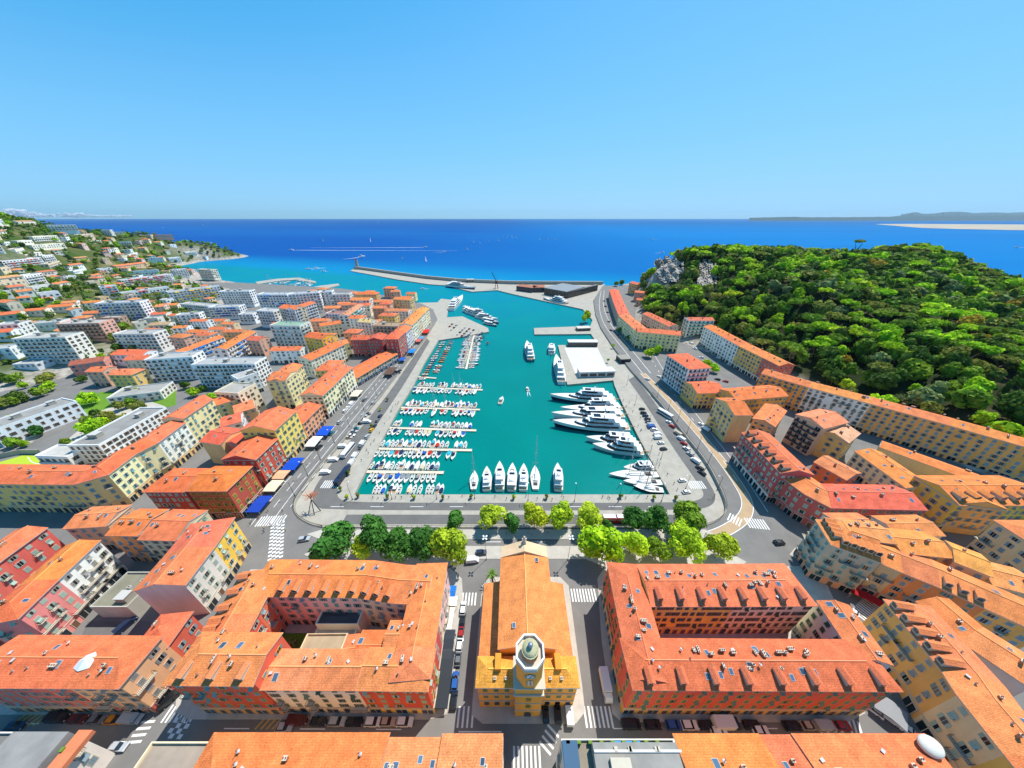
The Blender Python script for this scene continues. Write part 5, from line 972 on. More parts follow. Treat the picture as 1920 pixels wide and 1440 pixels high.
# ------------------------------------------------------------------ the clock-tower church
def church():
    cx, y0 = 3.9, 30.0; root = TH('church', 'ochre church with clock tower and long orange nave roof', 'church', (cx, y0, 0)); n = (-cx, -y0, 0)
    OC, OR = 'ee9c33', 'f08a44'
    def wing(nm, x0, x1, ya, yb, h, rise, ends, nave=False, roofc=OR, ov=.5):
        w = MB(); w.prism([(x0, ya), (x1, ya), (x1, yb), (x0, yb)], 0, h, 0, cap=False)
        r = MB(); zE = h+.02
        if ends == 'y':       # ridge along y
            mx = (x0+x1)/2; A, B_, C_, D_ = (x0-ov, ya-.2, zE), (x1+ov, ya-.2, zE), (x1+ov, yb+.2, zE), (x0-ov, yb+.2, zE); R1, R2_ = (mx, ya-.2, h+rise), (mx, yb+.2, h+rise)
            L = yb-ya; s = (x1-x0)/2
            r.face([D_, A, R1, R2_], 0, [(0, 0), (L, 0), (L, s), (0, s)]); r.face([B_, C_, R2_, R1], 0, [(0, 0), (L, 0), (L, s), (0, s)])
            for a, b in ((A, D_), (B_, C_)): r.face([a, b, (b[0], b[1], b[2]-.3), (a[0], a[1], a[2]-.3)], 1)
            w.face([(x0, ya, h), (x1, ya, h), (mx, ya, h+rise-.1)], 0); w.face([(x1, yb, h), (x0, yb, h), (mx, yb, h+rise-.1)], 0)
            for yy in (ya-.2, yb+.2):
                for a, b in (((x0-ov, yy, zE), (mx, yy, h+rise)), ((mx, yy, h+rise), (x1+ov, yy, zE))): r.face([a, b, (b[0], b[1], b[2]-.35), (a[0], a[1], a[2]-.35)], 1)
            c = MB(); c.tube(R1, R2_, .2, 5)
        elif ends == 'x':     # hipped, ridge along x
            d = (yb-ya)/2; my = (ya+yb)/2; A, B_, C_, D_ = (x0-ov, ya-ov, zE), (x1+ov, ya-ov, zE), (x1+ov, yb+ov, zE), (x0-ov, yb+ov, zE); R1, R2_ = (x0+d, my, h+rise), (x1-d, my, h+rise)
            r.face([A, B_, R2_, R1], 0, [(0, 0), (x1-x0, 0), (x1-x0-d, d), (d, d)]); r.face([C_, D_, R1, R2_], 0, [(0, 0), (x1-x0, 0), (x1-x0-d, d), (d, d)]); r.face([D_, A, R1], 0, [(0, 0), (2*d, 0), (d, d)]); r.face([B_, C_, R2_], 0, [(0, 0), (2*d, 0), (d, d)])
            for a, b in ((A, B_), (B_, C_), (C_, D_), (D_, A)): r.face([a, b, (b[0], b[1], b[2]-.45), (a[0], a[1], a[2]-.45)], 1)
            r.face([(p[0], p[1], p[2]-.45) for p in (D_, C_, B_, A)], 1); c = MB(); c.tube(R1, R2_, .18, 5)
        else:                 # lean-to, high side towards the nave
            hi0, hi1 = (rise, 0) if ends == 'l' else (0, rise)
            z0_, z1_ = (h, h+rise) if ends == 'l' else (h+rise, h)
            ex0, ex1 = (x0-ov, x1) if ends == 'l' else (x0, x1+ov)
            r.face([(ex0, ya, z0_), (ex1, ya, z1_), (ex1, yb, z1_), (ex0, yb, z0_)], 0, [(0, 0), (0, x1-x0), (yb-ya, x1-x0), (yb-ya, 0)])
            e = ex0 if ends == 'l' else ex1; r.face([(e, ya, h), (e, yb, h), (e, yb, h-.3), (e, ya, h-.3)], 1)
            for yy in (ya, yb): w.face([(x0, yy, h), (x1, yy, h), (x1 if ends == 'l' else x0, yy, h+rise)], 0)
            c = None
        w.obj('wall', [M_wall], root, WC(OC), loc=n); ro = r.obj('roof', [M_roof, M_white], root, RC(roofc), loc=n)
        if c: c.obj('ridge', [M_obj], ro, RC(roofc, 1.2))
    wing('n', -3.3, 11.5, 36, 60, 17, 2.6, 'y'); wing('a', -8.8, -3.3, 35, 55.5, 10.5, 1.6, 'l', ov=.35); wing('a', 11.5, 16.4, 35, 55.5, 10.5, 1.6, 'r', ov=.35)
    wing('f', -8.6, 16.3, 29.6, 34.8, 14.6, 1.7, 'x', roofc='f7a02c')
    # gabled portico towards the harbour
    g = MB(); g.prism([(-3.6, 60.2), (11.8, 60.2), (11.8, 64), (-3.6, 64)], 15.6, 17.2, 0, base=True); g.face([(-3.6, 60.2, 17.2), (11.8, 60.2, 17.2), (4.1, 60.2, 20.6)], 0); g.face([(11.8, 64, 17.2), (-3.6, 64, 17.2), (4.1, 64, 20.6)], 0)
    g.face([(-3.6, 64, 17.2), (-3.6, 60.2, 17.2), (4.1, 60.2, 20.6), (4.1, 64, 20.6)], 0); g.face([(11.8, 60.2, 17.2), (11.8, 64, 17.2), (4.1, 64, 20.6), (4.1, 60.2, 20.6)], 0); g.obj('portico', [M_wall], root, C('e6c49c', .9), loc=n)
    for i in range(6):
        c = MB(); c.cyl((-2.6+i*2.7, 63.2, 0), .62, 15.6, 10, 0, .5); c.obj('column', [M_trim], root, loc=n, smooth=False)
    s = MB(); s.box((4.1, 63.3, 20.5), (1.2, 1.2, .8)); s.cyl((4.1, 63.3, 21.3), .5, 1.7, 8, 0, .32); s.sphere((4.1, 63.3, 23.3), .38, 8, 5); s.box((4.1, 63.3, 22.2), (1.6, .35, .4)); s.obj('statue', [M_trim], root, loc=n)
    # tower
    tx, ty = 4.05, 31.0
    t = MB(); t.box((tx, ty-.6, 0), (6.6, 5.2, 19.6)); t.obj('tower_base', [M_wall], root, WC(OC), loc=n)
    for z, w, hh in ((4.6, 6.9, .3), (9.4, 6.9, .25), (15.2, 7.4, .5), (19.6, 7.5, .5)):
        t = MB(); t.box((tx, ty-.6, z), (w, w-1.4, hh)); t.obj('cornice', [M_trim], root, loc=n)
    oc = lambda r, k=0: [(tx+r*math.cos(math.pi/8+math.pi/4*i+k), ty-.4+r*math.sin(math.pi/8+math.pi/4*i+k)) for i in range(8)]
    tw = MB(); tw.prism(oc(3.3), 20.1, 29.4, 0); belfry = tw.obj('belfry', [M_wall], root, WC(OC), loc=n)
    for z, r, hh in ((28.9, 3.42, .5), (29.4, 3.5, .45)):
        t = MB(); t.prism(oc(r), z, z+hh, 0, base=True); t.obj('cornice', [M_trim], root, loc=n)
    t = MB(); o1, o2 = oc(3.45), oc(3.05)
    for i in range(8):
        j = (i+1) % 8; t.face([o1[i]+(29.85,), o1[j]+(29.85,), o1[j]+(30.9,), o1[i]+(30.9,)]); t.face([o2[j]+(29.85,), o2[i]+(29.85,), o2[i]+(30.9,), o2[j]+(30.9,)]); t.face([o1[i]+(30.9,), o1[j]+(30.9,), o2[j]+(30.9,), o2[i]+(30.9,)])
    t.obj('parapet', [M_white], root, loc=n)
    t = MB(); t.cyl((tx, ty-.4, 29.85), 1.9, 1.9, 16, 0, 1.75); t.obj('drum', [M_brick], root, loc=n)
    t = MB(); t.cyl((tx, ty-.4, 31.75), 1.95, .25, 16, 0); t.sphere((tx, ty-.4, 32.0), 1.75, 16, 10, 0, .55, 0); dome = t.obj('dome', [mat('dome_patina', C('c9c39a', .75), rough=.8, noise=.2, nscale=.8)], root, loc=n)
    t = MB(); t.sphere((tx, ty-.4, 33.6), .6, 12, 8); t.cyl((tx, ty-.4, 32.6), .3, .6, 8); t.obj('finial', [mat('zinc', C('8d9cab', .8), rough=.4, metal=.4)], dome)
    # clock, openings on the street side
    yf = ty-.4-3.3*math.cos(math.pi/8)
    def disc(r, y, m, nm, z, parent=root, rin=0.0, k=24):
        d = MB()
        d.face([(tx+r*math.cos(2*math.pi*i/k), y, z+r*math.sin(2*math.pi*i/k)) for i in range(k)][::1], 0); return d.obj(nm, [m], parent, loc=n if parent is root else (0, 0, 0))
    disc(1.25, yf-.05, M_dark, 'clock_rim', 26.6); ck = disc(1.1, yf-.09, M_white, 'clock_face', 26.6)
    hb = MB()
    for i in range(12):
        a = math.pi/6*i; hb.tube((tx+.8*math.sin(a), yf-.12, 26.6+.8*math.cos(a)), (tx+1.0*math.sin(a), yf-.12, 26.6+1.0*math.cos(a)), .06, 4)
    hb.obj('hour_marks', [M_dark], ck)['kind'] = 'stuff'
    for a, l, r in ((math.radians(50), .55, .07), (math.radians(-170), .9, .05)):
        hb = MB(); hb.tube((tx, yf-.14, 26.6), (tx+l*math.sin(a), yf-.14, 26.6+l*math.cos(a)), r, 4); hb.obj('clock_hand', [M_dark], ck)
    def arch(x, y, z, w, h, m, nm, parent=root):
        d = MB(); pts = [(x-w/2, y, z), (x+w/2, y, z)]+[(x+w/2*math.cos(math.pi*i/8), y, z+h-w/2+w/2*math.sin(math.pi*i/8)) for i in range(9)]; d.face(pts, 0)
        p2 = [(p[0], y+.1, p[2]) for p in pts]; d.face(p2[::-1], 0); return d.obj(nm, [m], parent, loc=n)
    arch(tx, yf-.06, 21.6, 1.5, 3.0, M_glass, 'belfry_opening'); arch(tx, ty-3.28, .2, 1.8, 3.2, M_glass, 'door'); arch(tx, ty-3.28, 6.4, 1.3, 2.2, MT['shutter_olive'], 'window'); arch(tx, ty-3.28, 11.0, 1.3, 2.0, MT['shutter_olive'], 'window')
    for s in (-1, 1):
        for i in range(3):
            x = tx+s*(5.3+i*2.75)
            arch(x, 29.53, 1.5, 1.3, 2.3, M_glass, 'window')
            for z, h in ((6.6, 1.5), (10.8, 1.8)): OB('window', window_mesh('olive', 'closed'), root, (x-cx, 29.58-y0, z), 0, None, (1, 1, h/1.85))
        for z in (4.6, 9.4):
            t = MB(); t.box((tx+s*8.0, 29.5, z), (9.2, .3, .25)); t.obj('moulding', [M_trim], root, loc=n)
        for i in range(2): OB('chimney', chimney_mesh(1), root, (tx+s*(5.5+i*2.8)-cx, 30.6-y0, 15.0), 0, None, (.7, .9, .55))
        t = MB(); t.box((tx+s*7.6, 33.4, 15), (1.5, 3.2, 2.3)); t.obj('roof_ridge_box', [M_wall], root, C('f0a040', .8), loc=n)
    for x, y in ((0.5, 40.5), (8.0, 58.5)): o = OB('skylight', skylight_mesh(0), root, (x-cx, y-y0, 18.6))
    return root
church()
# ------------------------------------------------------------------ breakwater buildings, terminal, lighthouse
def dark_hall(p1, p2, h, dep, label, roofc, wallc='5b6068'):
    a, b = GQ(*p1), GQ(*p2); q = rect(a, b, dep); z = zq(*a); cx = sum(p[0] for p in q)/4; cy = sum(p[1] for p in q)/4
    r = TH('harbour_hall', label, 'building', (cx, cy, z)); n = (-cx, -cy, -z)
    w = MB(); w.prism(q, z, z+h, 0, cap=False); w.obj('wall', [M_obj], r, C(wallc, .8), loc=n)
    e = [lerp(p, (cx, cy), -.03) for p in q]; t = MB(); t.prism(e, z+h, z+h+.5, 0, base=True); t.obj('roof', [M_obj], r, C(roofc, .8), loc=n)
    L = math.hypot(b[0]-a[0], b[1]-a[1]); k = max(3, int(L/7)); A, Bq = q[0], q[1]; rz = math.atan2(Bq[1]-A[1], Bq[0]-A[0])
    g = MB(); g.box((0, 0, 0), (L/k*.8, .1, h*.55)); gm = g.mesh('window', [M_glass])
    for i in range(k):
        p = lerp(A, Bq, (i+.5)/k); nx, ny = math.sin(rz), -math.cos(rz); OB('window', gm, r, (p[0]+nx*.03-cx, p[1]+ny*.03-cy, h*.2), rz)
    return r
dark_hall((1020, 552), (1062, 560), 11, 55, 'large warehouse with flat grey roof on the breakwater', '8e9398', '6a625c')
dark_hall((1063, 560), (1120, 545), 10, 6, 'brown side shed of the grey-roofed warehouse', '7d7a78', '5d5350')
dark_hall((968, 545), (998, 549), 8, 20, 'low dark hall with orange roof on the breakwater, left one', 'b06a4a', '4a4f57')
dark_hall((1000, 548), (1022, 548), 8, 24, 'low dark hall with orange roof on the breakwater, right one', 'b46c4a', '4a4f57')
dark_hall((875, 530), (888, 530), 6, 8, 'small stone hut on the breakwater beside the navy yacht', 'd8d0c4', 'c9bfb0')
dark_hall((1066, 650), (1120, 650), 4.5, 8, 'white canopy building at the back of the ferry terminal deck', 'dcd8d0', '6a625c')
dark_hall((1087, 708), (1152, 706), 4.5, 9, 'white glazed building at the front of the ferry terminal deck', 'e0e0dc', 'd8d8d4')
dark_hall((1083, 621), (1107, 620), 3, 8, 'small canopy on the boat pier', 'd9cfc4', '8a7a6c')
dark_hall((1163, 682), (1182, 681), 4, 10, 'dark cubic pavilion between quay road and terminal', '9a9488', '3d4047')
ST(slab('terminal_deck', [(1058, 652), (1120, 652), (1146, 706), (1082, 708)], mat('deck_white', C('dedbd4', .8), rough=.9, noise=.12, nscale=.15, coords='World'), lambda x, y: zq(x, y)+.06, fn=GQ))
def lighthouse():
    x, y = GQ(671, 504); z = zq(x, y); r = TH('lighthouse', 'grey stone lighthouse with red lantern at the end of the breakwater', 'lighthouse', (x, y, z))
    t = MB(); t.cyl((0, 0, 0), 9, 3.5, 12, 0, 8.5); t.obj('base', [M_conc], r); t = MB(); t.cyl((0, 0, 3.5), 4.2, 17, 12, 0, 3.0); t.obj('tower', [mat('stone_grey', C('b8ae9f', .8), rough=.9, noise=.15, nscale=.5)], r)
    t = MB(); t.cyl((0, 0, 20.5), 3.7, .7, 12); t.obj('gallery', [M_conc], r); t = MB(); t.cyl((0, 0, 21.2), 2, 2.6, 10); la = t.obj('lantern', [M_glass], r); t = MB(); t.cyl((0, 0, 23.8), 2.3, 1.6, 10, 0, .3); t.obj('cap', [M_obj], la, C('c03028', .8))
lighthouse()
def crane():
    x, y = GQ(931, 541); z = zq(x, y); r = TH('harbour_crane', 'dark red harbour crane on the breakwater quay', 'crane', (x, y, z))
    t = MB()
    for sx in (-3, 3):
        for sy in (-3, 3): t.tube((sx, sy, 0), (sx*.4, sy*.4, 9), .5, 5)
    t.obj('gantry', [M_obj], r, C('6b2f2c', .8)); t = MB(); t.box((0, 0, 9), (5, 4, 4)); t.obj('cabin', [M_obj], r, C('7a3530', .8))
    t = MB(); t.tube((0, 0, 12), (-9, 3, 30), .6, 5, 0, .3); t.tube((1.5, 0, 13), (-9, 3, 30), .25, 4); t.tube((1.5, 0, 13), (2.5, 0, 19), .3, 4); t.tube((2.5, 0, 19), (-9, 3, 30), .15, 4); t.obj('jib', [M_dark], r)
crane()
# ------------------------------------------------------------------ small harbour of the far left and its pier
for px, lab in (([(560, 541), (600, 534), (634, 530), (636, 533), (604, 541), (570, 548)], 'x'), ([(478, 527), (520, 521), (560, 519), (592, 526), (590, 529), (556, 523), (522, 525), (482, 531)], 'y')):
    slab('pier', px, M_conc, -1.6, M_stone, -6)
# ------------------------------------------------------------------ lawns, court floors, sports pitch, parks
M_grass = mat('grass', C('79a832', .62), rough=.95, noise=.25, nscale=.6, coords='World')
M_pitch = mat('pitch_green', C('c3d93a', .72), rough=.9, noise=.06, nscale=.3, coords='World')
slab('lawn', [(513, 1188), (587, 1188), (592, 1225), (530, 1228)], M_grass, .3, M_grass, 0)
slab('sports_pitch', [(-40, 878), (45, 853), (78, 855), (75, 876), (0, 892), (-40, 900)], M_pitch, .03)
ribbon('pitch_line', [(52, 857), (60, 868), (78, 870)], .3, M_mark, .06)
wall_run([(-40, 868), (42, 851), (78, 851)], 'white fence wall of the sports pitch', lambda x, y: 0, 3, .3, rail=False, name='pitch_wall')
slab('school_yard', [(120, 830), (190, 770), (260, 745), (310, 762), (185, 835), (130, 842)], M_pave, .02)
slab('car_park', [(165, 1165), (290, 1165), (300, 1195), (150, 1198)], M_asph2, .02)
slab('yard', [(100, 760), (190, 735), (330, 730), (330, 760), (190, 790)], M_grass, .015)
slab('school_lawn', [(-40, 800), (110, 756), (120, 775), (60, 830), (-40, 850)], mat('pale_yard', C('c9c2b4', .7), rough=.9, noise=.2, nscale=.1, coords='World'), .012)
# ------------------------------------------------------------------ vegetation
def leaf_material():
    m = bpy.data.materials.new('foliage'); m.use_nodes = True; t = m.node_tree; b = t.nodes['Principled BSDF']; L = t.links.new; N = t.nodes.new
    b.inputs['Roughness'].default_value = .75; b.inputs['Specular IOR Level'].default_value = .15
    oi = N('ShaderNodeObjectInfo'); at = N('ShaderNodeVertexColor'); at.layer_name = 'tint'
    mx = N('ShaderNodeMix'); mx.data_type = 'RGBA'; mx.blend_type = 'MULTIPLY'; mx.inputs[0].default_value = 1; L(oi.outputs['Color'], mx.inputs[6]); L(at.outputs['Color'], mx.inputs[7]); L(mx.outputs[2], b.inputs['Base Color'])
    tr = N('ShaderNodeBsdfTranslucent'); L(mx.outputs[2], tr.inputs[0]); ms = N('ShaderNodeMixShader'); ms.inputs[0].default_value = .3; L(b.outputs[0], ms.inputs[1]); L(tr.outputs[0], ms.inputs[2]); L(ms.outputs[0], t.nodes['Material Output'].inputs[0])
    return m
M_leaf = leaf_material(); M_bark = mat('bark', C('8a7460', .6), rough=.95, noise=.2, nscale=2)
def crown_arrays(seed, shape, n, size):
    """leaf quads of a crown of unit radius, base at z=0: arrays of quad corners and one tint per quad"""
    rs = np.random.RandomState(seed); lob = []
    if shape == 'round':
        for i in range(15):
            d = rs.normal(size=3); d /= np.linalg.norm(d); r = rs.uniform(.3, .68); lob.append((d*r*np.array([1, 1, .8])+[0, 0, .85], rs.uniform(.3, .46)))
        lob.append((np.array([0, 0, .85]), .6))
    elif shape == 'tall':
        for i in range(14):
            d = rs.normal(size=3); d /= np.linalg.norm(d); r = rs.uniform(.2, .6); lob.append((d*r*np.array([1, 1, 1.25])+[0, 0, 1.15], rs.uniform(.3, .44)))
    elif shape == 'umbrella':
        for i in range(16):
            a = rs.uniform(0, 6.28); r = math.sqrt(rs.uniform(0, 1))*.75; lob.append((np.array([r*math.cos(a), r*math.sin(a), .4-.22*r*r+rs.uniform(-.05, .05)]), rs.uniform(.24, .34)))
    elif shape == 'cypress':
        for i in range(12): lob.append((np.array([rs.uniform(-.1, .1), rs.uniform(-.1, .1), .4+i*.5]), .95*(1-i/13.5)**.7))
    lob_w = np.array([l[1]**2 for l in lob]); lob_w /= lob_w.sum(); idx = rs.choice(len(lob), n, p=lob_w)
    c = np.array([l[0] for l in lob])[idx]; r = np.array([l[1] for l in lob])[idx]; tint_l = rs.uniform(.72, 1.2, len(lob))[idx]
    d = rs.normal(size=(n, 3)); d /= np.linalg.norm(d, axis=1)[:, None]; d[:, 2] = np.where(d[:, 2] < -.55, -d[:, 2], d[:, 2])
    flat = np.array([1, 1, .62 if shape == 'umbrella' else 1.0])
    p = c+d*(r*rs.uniform(.72, 1.05, n))[:, None]*flat
    nn = d+rs.normal(size=(n, 3))*.45; nn /= np.linalg.norm(nn, axis=1)[:, None]
    up = rs.normal(size=(n, 3)); x = np.cross(nn, up); x /= np.linalg.norm(x, axis=1)[:, None]; y = np.cross(nn, x)
    s = size*rs.uniform(.6, 1.3, n)[:, None]; s2 = s*rs.uniform(.55, .95, n)[:, None]
    q = np.stack([p-x*s-y*s2*.4, p+x*s*.3-y*s2, p+x*s+y*s2*.4, p-x*s*.3+y*s2], 1)
    tint = tint_l*rs.uniform(.8, 1.2, n)
    return q, tint
def crown_mesh(q, tint, name='crown', core=None):
    n = len(q); me = bpy.data.meshes.new(name); me.vertices.add(n*4); me.vertices.foreach_set('co', q.astype(np.float32).ravel())
    me.loops.add(n*4); me.loops.foreach_set('vertex_index', np.arange(n*4, dtype=np.int32)); me.polygons.add(n); me.polygons.foreach_set('loop_start', np.arange(0, n*4, 4, dtype=np.int32)); me.polygons.foreach_set('loop_total', np.full(n, 4, np.int32))
    ca = me.color_attributes.new('tint', 'FLOAT_COLOR', 'POINT'); col = np.ones((n*4, 4), np.float32); tt = np.repeat(tint, 4)
    col[:, 0] = tt*np.where(tt > 1, 1.12, 1); col[:, 1] = tt; col[:, 2] = tt*.92; ca.data.foreach_set('color', col.ravel())
    me.materials.append(M_leaf); me.update(); me.validate(); return me
def trunk_mesh(h, r, spread, seed):
    rs = random.Random(seed); b = MB(); p = (0, 0, -.5); top = (rs.uniform(-.2, .2), rs.uniform(-.2, .2), h*.55); b.tube(p, top, r, 7, 0, r*.7)
    for i in range(4):
        a = i*1.57+rs.uniform(-.4, .4); b.tube(top, (top[0]+spread*math.cos(a), top[1]+spread*math.sin(a), h+rs.uniform(0, spread*.6)), r*.55, 5, 0, r*.2)
    return b.mesh('trunk', [M_bark])
CR = {}
for k, (shape, nv, n, size) in {'plane': ('round', 3, 3400, .075), 'roundfar': ('round', 5, 520, .17), 'tallfar': ('tall', 2, 480, .17), 'pinefar': ('umbrella', 3, 480, .15), 'cypfar': ('cypress', 1, 260, .3)}.items():
    CR[k] = [crown_mesh(*crown_arrays(100+i+len(k)*7, shape, n, size)) for i in range(nv)]
TRK = [trunk_mesh(4.2, .38, 2.0, 5), trunk_mesh(5.5, .4, 2.8, 6), trunk_mesh(3.5, .3, 1.4, 9)]
GREENS = {'dark': C('527028', .85), 'mid': C('76982c', .9), 'bright': C('9bc224', .98), 'lime': C('b3cc30', .98), 'olive': C('8a9440', .88), 'rust': C('b8a036', .9), 'grey': C('82945c', .88), 'yg': C('b4c634', 1.0), 'deep': C('4a8034', .9)}
def tree(x, y, z, rad_, kind, col, label, group, rng, hb=None, sz=1.0):
    t = TH('umbrella_pine' if kind == 'pinefar' else ('cypress' if kind == 'cypfar' else 'tree'), label, 'tree', (x, y, z), rng.uniform(0, 6.28), group)
    hb = hb if hb is not None else rad_*.35
    g = GREENS[col]; f = rng.uniform(.95, 1.35)
    OB('crown', rng.choice(CR[kind]), t, (0, 0, hb), 0, (g[0]*f*rng.uniform(.9, 1.12), g[1]*f, g[2]*f, 1), (rad_*rng.uniform(.92, 1.08), rad_*rng.uniform(.92, 1.08), rad_*sz))
    s = min(1.7, max(.5, hb/4.2)); pz = (hb+rad_*.3)/7.2 if kind == 'pinefar' else (hb+rad_*.4)/5
    OB('trunk', TRK[1] if kind == 'pinefar' else TRK[rng.choice((0, 2))], t, (0, 0, 0), 0, None, (s, s, max(.6, pz)))
    return t
rt = random.Random(21)
# plane trees and evergreens of the square: crown centre pixel, radius in pixels
sq = [(625, 1020, 39, 'deep', 'large dark green tree at the left end of the square'), (703, 1002, 34, 'deep', 'dark green tree behind the yellow-green tree left of the square'), (745, 1020, 30, 'deep', 'dark green tree in the middle of the left tree row'), (786, 1017, 33, 'deep', 'dark green tree next to the large yellow-green tree left of the church'), (683, 1022, 24, 'lime', 'small yellow-green tree among the dark trees left of the square'), (843, 1022, 36, 'yg', 'large yellow-green plane tree just left of the church'), (853, 976, 20, 'deep', 'small dark tree by the tramway left of the church'), (922, 966, 24, 'yg', 'yellow-green plane tree by the tramway above the left lamp'), (960, 980, 18, 'deep', 'small dark tree between two plane trees behind the church'), (1003, 967, 26, 'lime', 'left one of the twin plane trees behind the church'), (1051, 967, 25, 'lime', 'right one of the twin plane trees behind the church'), (1105, 968, 26, 'yg', 'plane tree beside the red tram'), (1140, 986, 12, 'deep', 'small bush below the red tram'), (1127, 1020, 38, 'bright', 'large plane tree right of the church gable'), (1186, 1018, 27, 'lime', 'plane tree second right of the church gable'), (1193, 972, 27, 'deep', 'dark tree right of the red tram'), (1236, 974, 25, 'deep', 'dark tree in the middle of the right tree group'), (1290, 972, 32, 'mid', 'broad green tree at the right end of the tramway'), (1234, 1030, 23, 'mid', 'small green tree between the plane trees right of the church'), (1287, 1012, 34, 'lime', 'large plane tree near the right end of the square'), (1352, 1024, 30, 'yg', 'rightmost plane tree of the square')]
for px, py, r, col, lab in sq:
    z = 7.0; x, y = G(px, py, z); k = math.sqrt(x*x+y*y+(H-z)**2)/math.sqrt(F*F+(px-CX)**2+(py-CY)**2); rr = r*k*1.1
    z = max(3.2, rr*1.15); x, y = G(px, py, z); tree(x, y, 0 if py > 990 else 0, rr, 'plane', col, lab, 'trees of the square', rt, hb=max(.8, z-rr*.85))
# wooded castle hill
rs = np.random.RandomState(4)
qs = [(d['q'], d['z0'], d['cx'], d['cy']) for d in BL if d['cx'] > 60]
def free(x, y, lst, m=3):
    for q, z0, cx, cy in lst:
        if abs(cx-x) < 60 and abs(cy-y) < 60:
            e = [lerp(p, (cx, cy), -m/12) for p in q]
            if inq(e, x, y): return False
    return True
pts = []
gx, gy = np.meshgrid(np.arange(160, 640, 11.0), np.arange(112, 640, 11.0)); gx = gx+rs.uniform(-4, 4, gx.shape); gy = gy+rs.uniform(-4, 4, gy.shape)
gz = TR(gx, gy).reshape(gx.shape)
for x, y, z in zip(gx.ravel(), gy.ravel(), gz.ravel()):
    if z < 5: continue
    zy = float(TR([x], [y+6])[0]); zx = float(TR([x+6], [y])[0]); sl = math.hypot(zy-z, zx-z)/6
    u = x/y
    if sl > 1.35 and rs.uniform() < .8: continue
    if y > 560: continue
    if not free(x, y, qs): continue
    px = CX+F*x/(y*cp-(z-H)*sp_); 
    if px > 2030 or px < 1150: continue
    pts.append((x, y, z))
def visible(x, y, z, fn=TR):
    for t in np.linspace(.55, .95, 8):
        if float(fn([x*t], [y*t])[0]) > H+(z+8-H)*t+1.0: return False
    return True
def proj(x, y, z):
    dd = y*cp-(z-H)*sp_; return CX+F*x/dd, CY-F*((z-H)*cp+y*sp_)/dd
CLIFF = [(1228, 1276, 480, 530), (1310, 1338, 486, 538)]
def hitR(px, py):
    d = ray(px, py)
    for t in np.arange(150, 700, 4.0):
        if H+d[2]*t < float(TR([d[0]*t], [d[1]*t])[0]): return t
    return 520.0
for ci, (x0, x1, y0, y1) in enumerate(CLIFF):
    nx_, ny_ = 26, 26; rc_ = np.random.RandomState(50+ci); grid = []
    for j in range(ny_+1):
        rw = []
        for i in range(nx_+1):
            px = x0-6+(x1-x0+12)*i/nx_; py = y1-(y1-y0)*j/ny_; t = hitR(px, py); d = ray(px, py)
            t = t-7+3.5*math.sin(px*.35+ci)*math.cos(py*.22)+rc_.uniform(-2.2, 2.2); rw.append((d[0]*t, d[1]*t, H+d[2]*t, (2*i/nx_-1)**2+((2*j/ny_-1)*.95)**2+.28*math.sin(i*.9+ci)+.25*math.cos(j*.8)))
        grid.append(rw)
    vid = {}; vv = []; ff = []
    for j in range(ny_):
        for i in range(nx_):
            c4 = [(j, i), (j, i+1), (j+1, i+1), (j+1, i)]
            if min(grid[a][b][3] for a, b in c4) > .85: continue
            for a in c4:
                if a not in vid: vid[a] = len(vv); vv.append(grid[a[0]][a[1]][:3])
            ff.append([vid[a] for a in c4])
    me = bpy.data.meshes.new('cliff'); me.from_pydata(vv, [], ff); me.materials.append(mat('limestone', C('b9b0a6', .8), rough=.95, noise=.4, nscale=.1, coords='World', bump=.9, bscale=.4)); me.update()
    ST(OB('cliff', me))
def off_cliff(x, y, z):
    px, py = proj(x, y, z+7)
    for (x0, x1, y0, y1) in CLIFF:
        if x0-3 < px < x1+3 and y0+3 < py < y1+8: return False
    return True
pts = [p for p in pts if visible(*p) and off_cliff(*p)]
pts.sort(key=lambda p: p[0]**2+p[1]**2)
hill_lab = {'roundfar': 'round %s tree crown on the wooded castle hill', 'tallfar': 'tall %s tree crown on the wooded castle hill', 'pinefar': '%s umbrella pine on the wooded castle hill', 'cypfar': '%s cypress on the wooded castle hill'}
colw = {'dark': 'dark green', 'mid': 'mid green', 'bright': 'bright green', 'lime': 'lime green', 'olive': 'olive green', 'rust': 'yellowish brown-green', 'grey': 'grey-green', 'deep': 'deep green', 'yg': 'yellow-green'}
rest_q, rest_t, rest_c = [], [], []
def zone(x, y, z, r):
    dd = y*cp-(z-H)*sp_; px, py = CX+F*x/dd, CY-F*((z-H)*cp+y*sp_)/dd
    a = 'by the cliff' if px < 1380 else ('above the white row' if px < 1500 else ('above the orange front' if px < 1720 else 'at the far right'))
    b = 'low on the hill' if py > 690 else ('on the lower hill' if py > 640 else ('midway up the hill' if py > 590 else 'high on the hill'))
    return ('small ' if r < 5.2 else ('very broad ' if r > 7.6 else ''))+b+' '+a
low_src = {k: [crown_arrays(300+i, s, n_, z_) for i in range(2)] for k, s, n_, z_ in (('roundfar', 'round', 190, .27), ('pinefar', 'umbrella', 170, .25), ('tallfar', 'tall', 180, .27), ('cypfar', 'cypress', 110, .45))}
M_leafm = None
